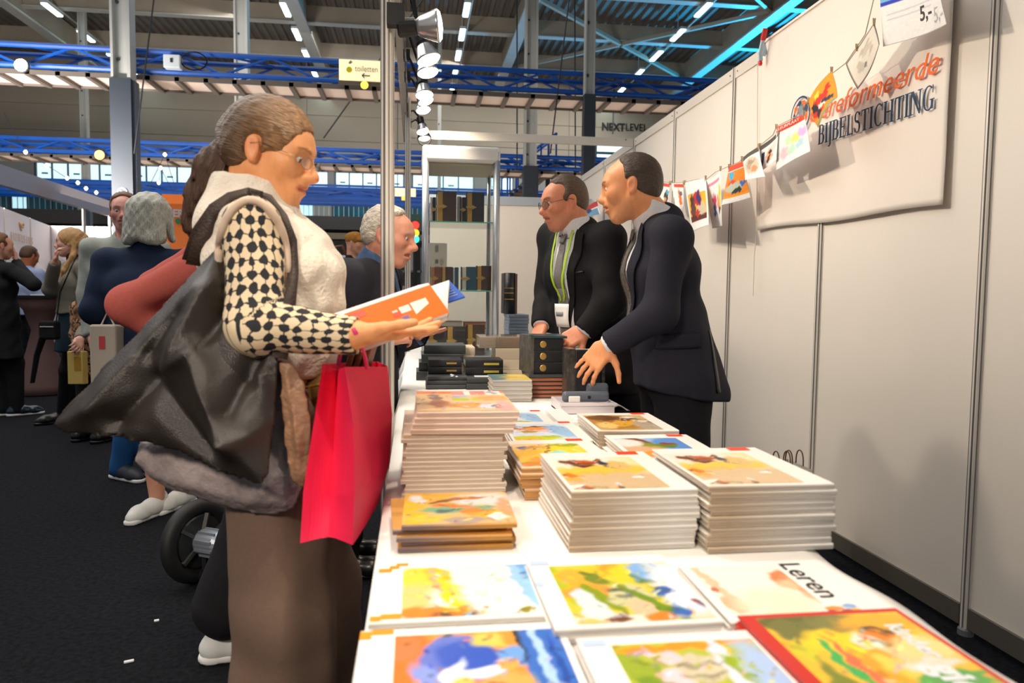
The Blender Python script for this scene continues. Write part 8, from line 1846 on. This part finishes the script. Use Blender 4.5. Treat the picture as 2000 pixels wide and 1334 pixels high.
# high table with stretch cover
c = dp(78, 586, 8.0); r = thing('high_table', (c[0], c[1], 0), 'black-topped high table with a taupe stretch cover beside the blonde woman', 'table')
MB().lathe((c[0], c[1], 1.05), [(.27, 0), (.27, .03)], 24).build('tabletop', M_blackw, r)
MB().lathe((c[0], c[1], 0), [(.33, .01), (.29, .10), (.15, .45), (.09, .70), (.16, .92), (.26, 1.05)], 24).build('stretch_cover', mat('taupe_cover', (92, 66, 62), .8, noise=.06), r, True)
tag(MB().obox((c[0]+.06, c[1]-.05, 1.088), (A(1, 0, 0), A(0, 1, 0), A(0, 0, 1)), (.10, .07, .006)).build('leaflet', M_white), 'white leaflet lying on the black high table', 'leaflet')
# model traffic light and shop clutter behind the grey-haired man
q = gy(811, 455, 9.0); r = thing('traffic_light', (q[0], 9, 0), 'small model traffic light glowing red, amber and green by the cabinet', 'lamp')
MB().box((q[0]-.06, 9.0, gy(811, 474, 9)[2]), (q[0]+.06, 9.1, gy(811, 418, 9)[2])).build('case', mat('green_black_case', (20, 70, 62), .5), r)
for k, (py, cc) in enumerate(((440, (255, 40, 30)), (455, (255, 176, 30)), (467, (60, 230, 210)))): MB().lathe(gy(811, py, 8.99), [(.05, 0), (.045, -.012)], 14, axis=(0, 1, 0)).build('signal_lens', mat('signal_%d' % py, cc, .4, emit=1.6), r)
MB().cyl((q[0], 9.05, 0), (q[0], 9.05, gy(811, 474, 9)[2]), .025, 8).build('pole', M_black, r); MB().lathe((q[0], 9.05, 0), [(.15, 0), (.13, .03)], 14).build('base', M_black, r)
rg = random.Random(9); shelf = thing('market_shelf', (gy(700, 520, 9.6)[0], 9.6, 0), 'cluttered grey shelving far behind the dark-jacketed man', 'shelf')
x0, x1 = gy(600, 520, 9.6)[0], gy(826, 520, 9.6)[0]
for z in (.1, .55, 1.0, 1.42): MB().box((x0, 9.6, z), (x1, 10.0, z+.03)).build('board', mat('grey_board', (104, 104, 106), .6), shelf)
for x in (x0, (x0+x1)/2, x1-.03): MB().box((x, 9.6, 0), (x+.03, 10.0, 1.75)).build('upright', mat('grey_board', (104, 104, 106), .6), shelf)
x = x0+.05; k = 0
while x < x1-.12:
    wq = rg.uniform(.07, .16); z = [.58, 1.03, 1.45][k % 3]; hq = rg.uniform(.16, .3); cc = [(150, 150, 152), (60, 62, 70), (128, 110, 96), (176, 170, 164), (90, 44, 40)][rg.randrange(5)]
    tag(rounded(MB().box((x, 9.66, z+.001), (x+wq, 9.84, z+hq)).build('shelf_box', mat('box_%d' % cc[0], cc, .6)), .005), 'dull carton on the far grey shelving, %s from the left' % (NTH[k] if k < len(NTH) else 'one further'), 'box', 'cartons on the far shelving'); x += wq*.62+.03; k += 1
    if k > 19: break
# carrier bag handle by the cream vest
q = gy(662, 500, 9.75); r = thing('leather_bag', tuple(q), 'brown-handled white bag between the vest and the dark jacket', 'bag')
rounded(MB().obox(A(q[0], 9.8, 1.545), (A(1, 0, 0), A(0, 0, 1), A(0, 1, 0)), (.16, .093, .06)).build('bag_body', M_white, r), .02); MB().tube([A(q[0]-.12, 9.76, 1.62), A(q[0]-.06, 9.76, 1.74), A(q[0]+.04, 9.76, 1.76), A(q[0]+.1, 9.76, 1.62)], .02, 7).build('handle', mat('brown_handle', (120, 72, 44), .45), r, True)
# litter on the carpet
for k, (px, py) in enumerate(((252, 1294), (306, 1214))):
    q = gz(px, py, 0); tag(rounded(MB().obox(q+A(0, 0, .004), (unit(A(1, .4, 0)), unit(A(-.4, 1, 0)), A(0, 0, 1)), (.014-.006*k, .006, .003)).build('paper_scrap', M_white), .002), 'tiny white paper scrap on the dark carpet, %s' % ('nearer' if k == 0 else 'farther'), 'scrap')
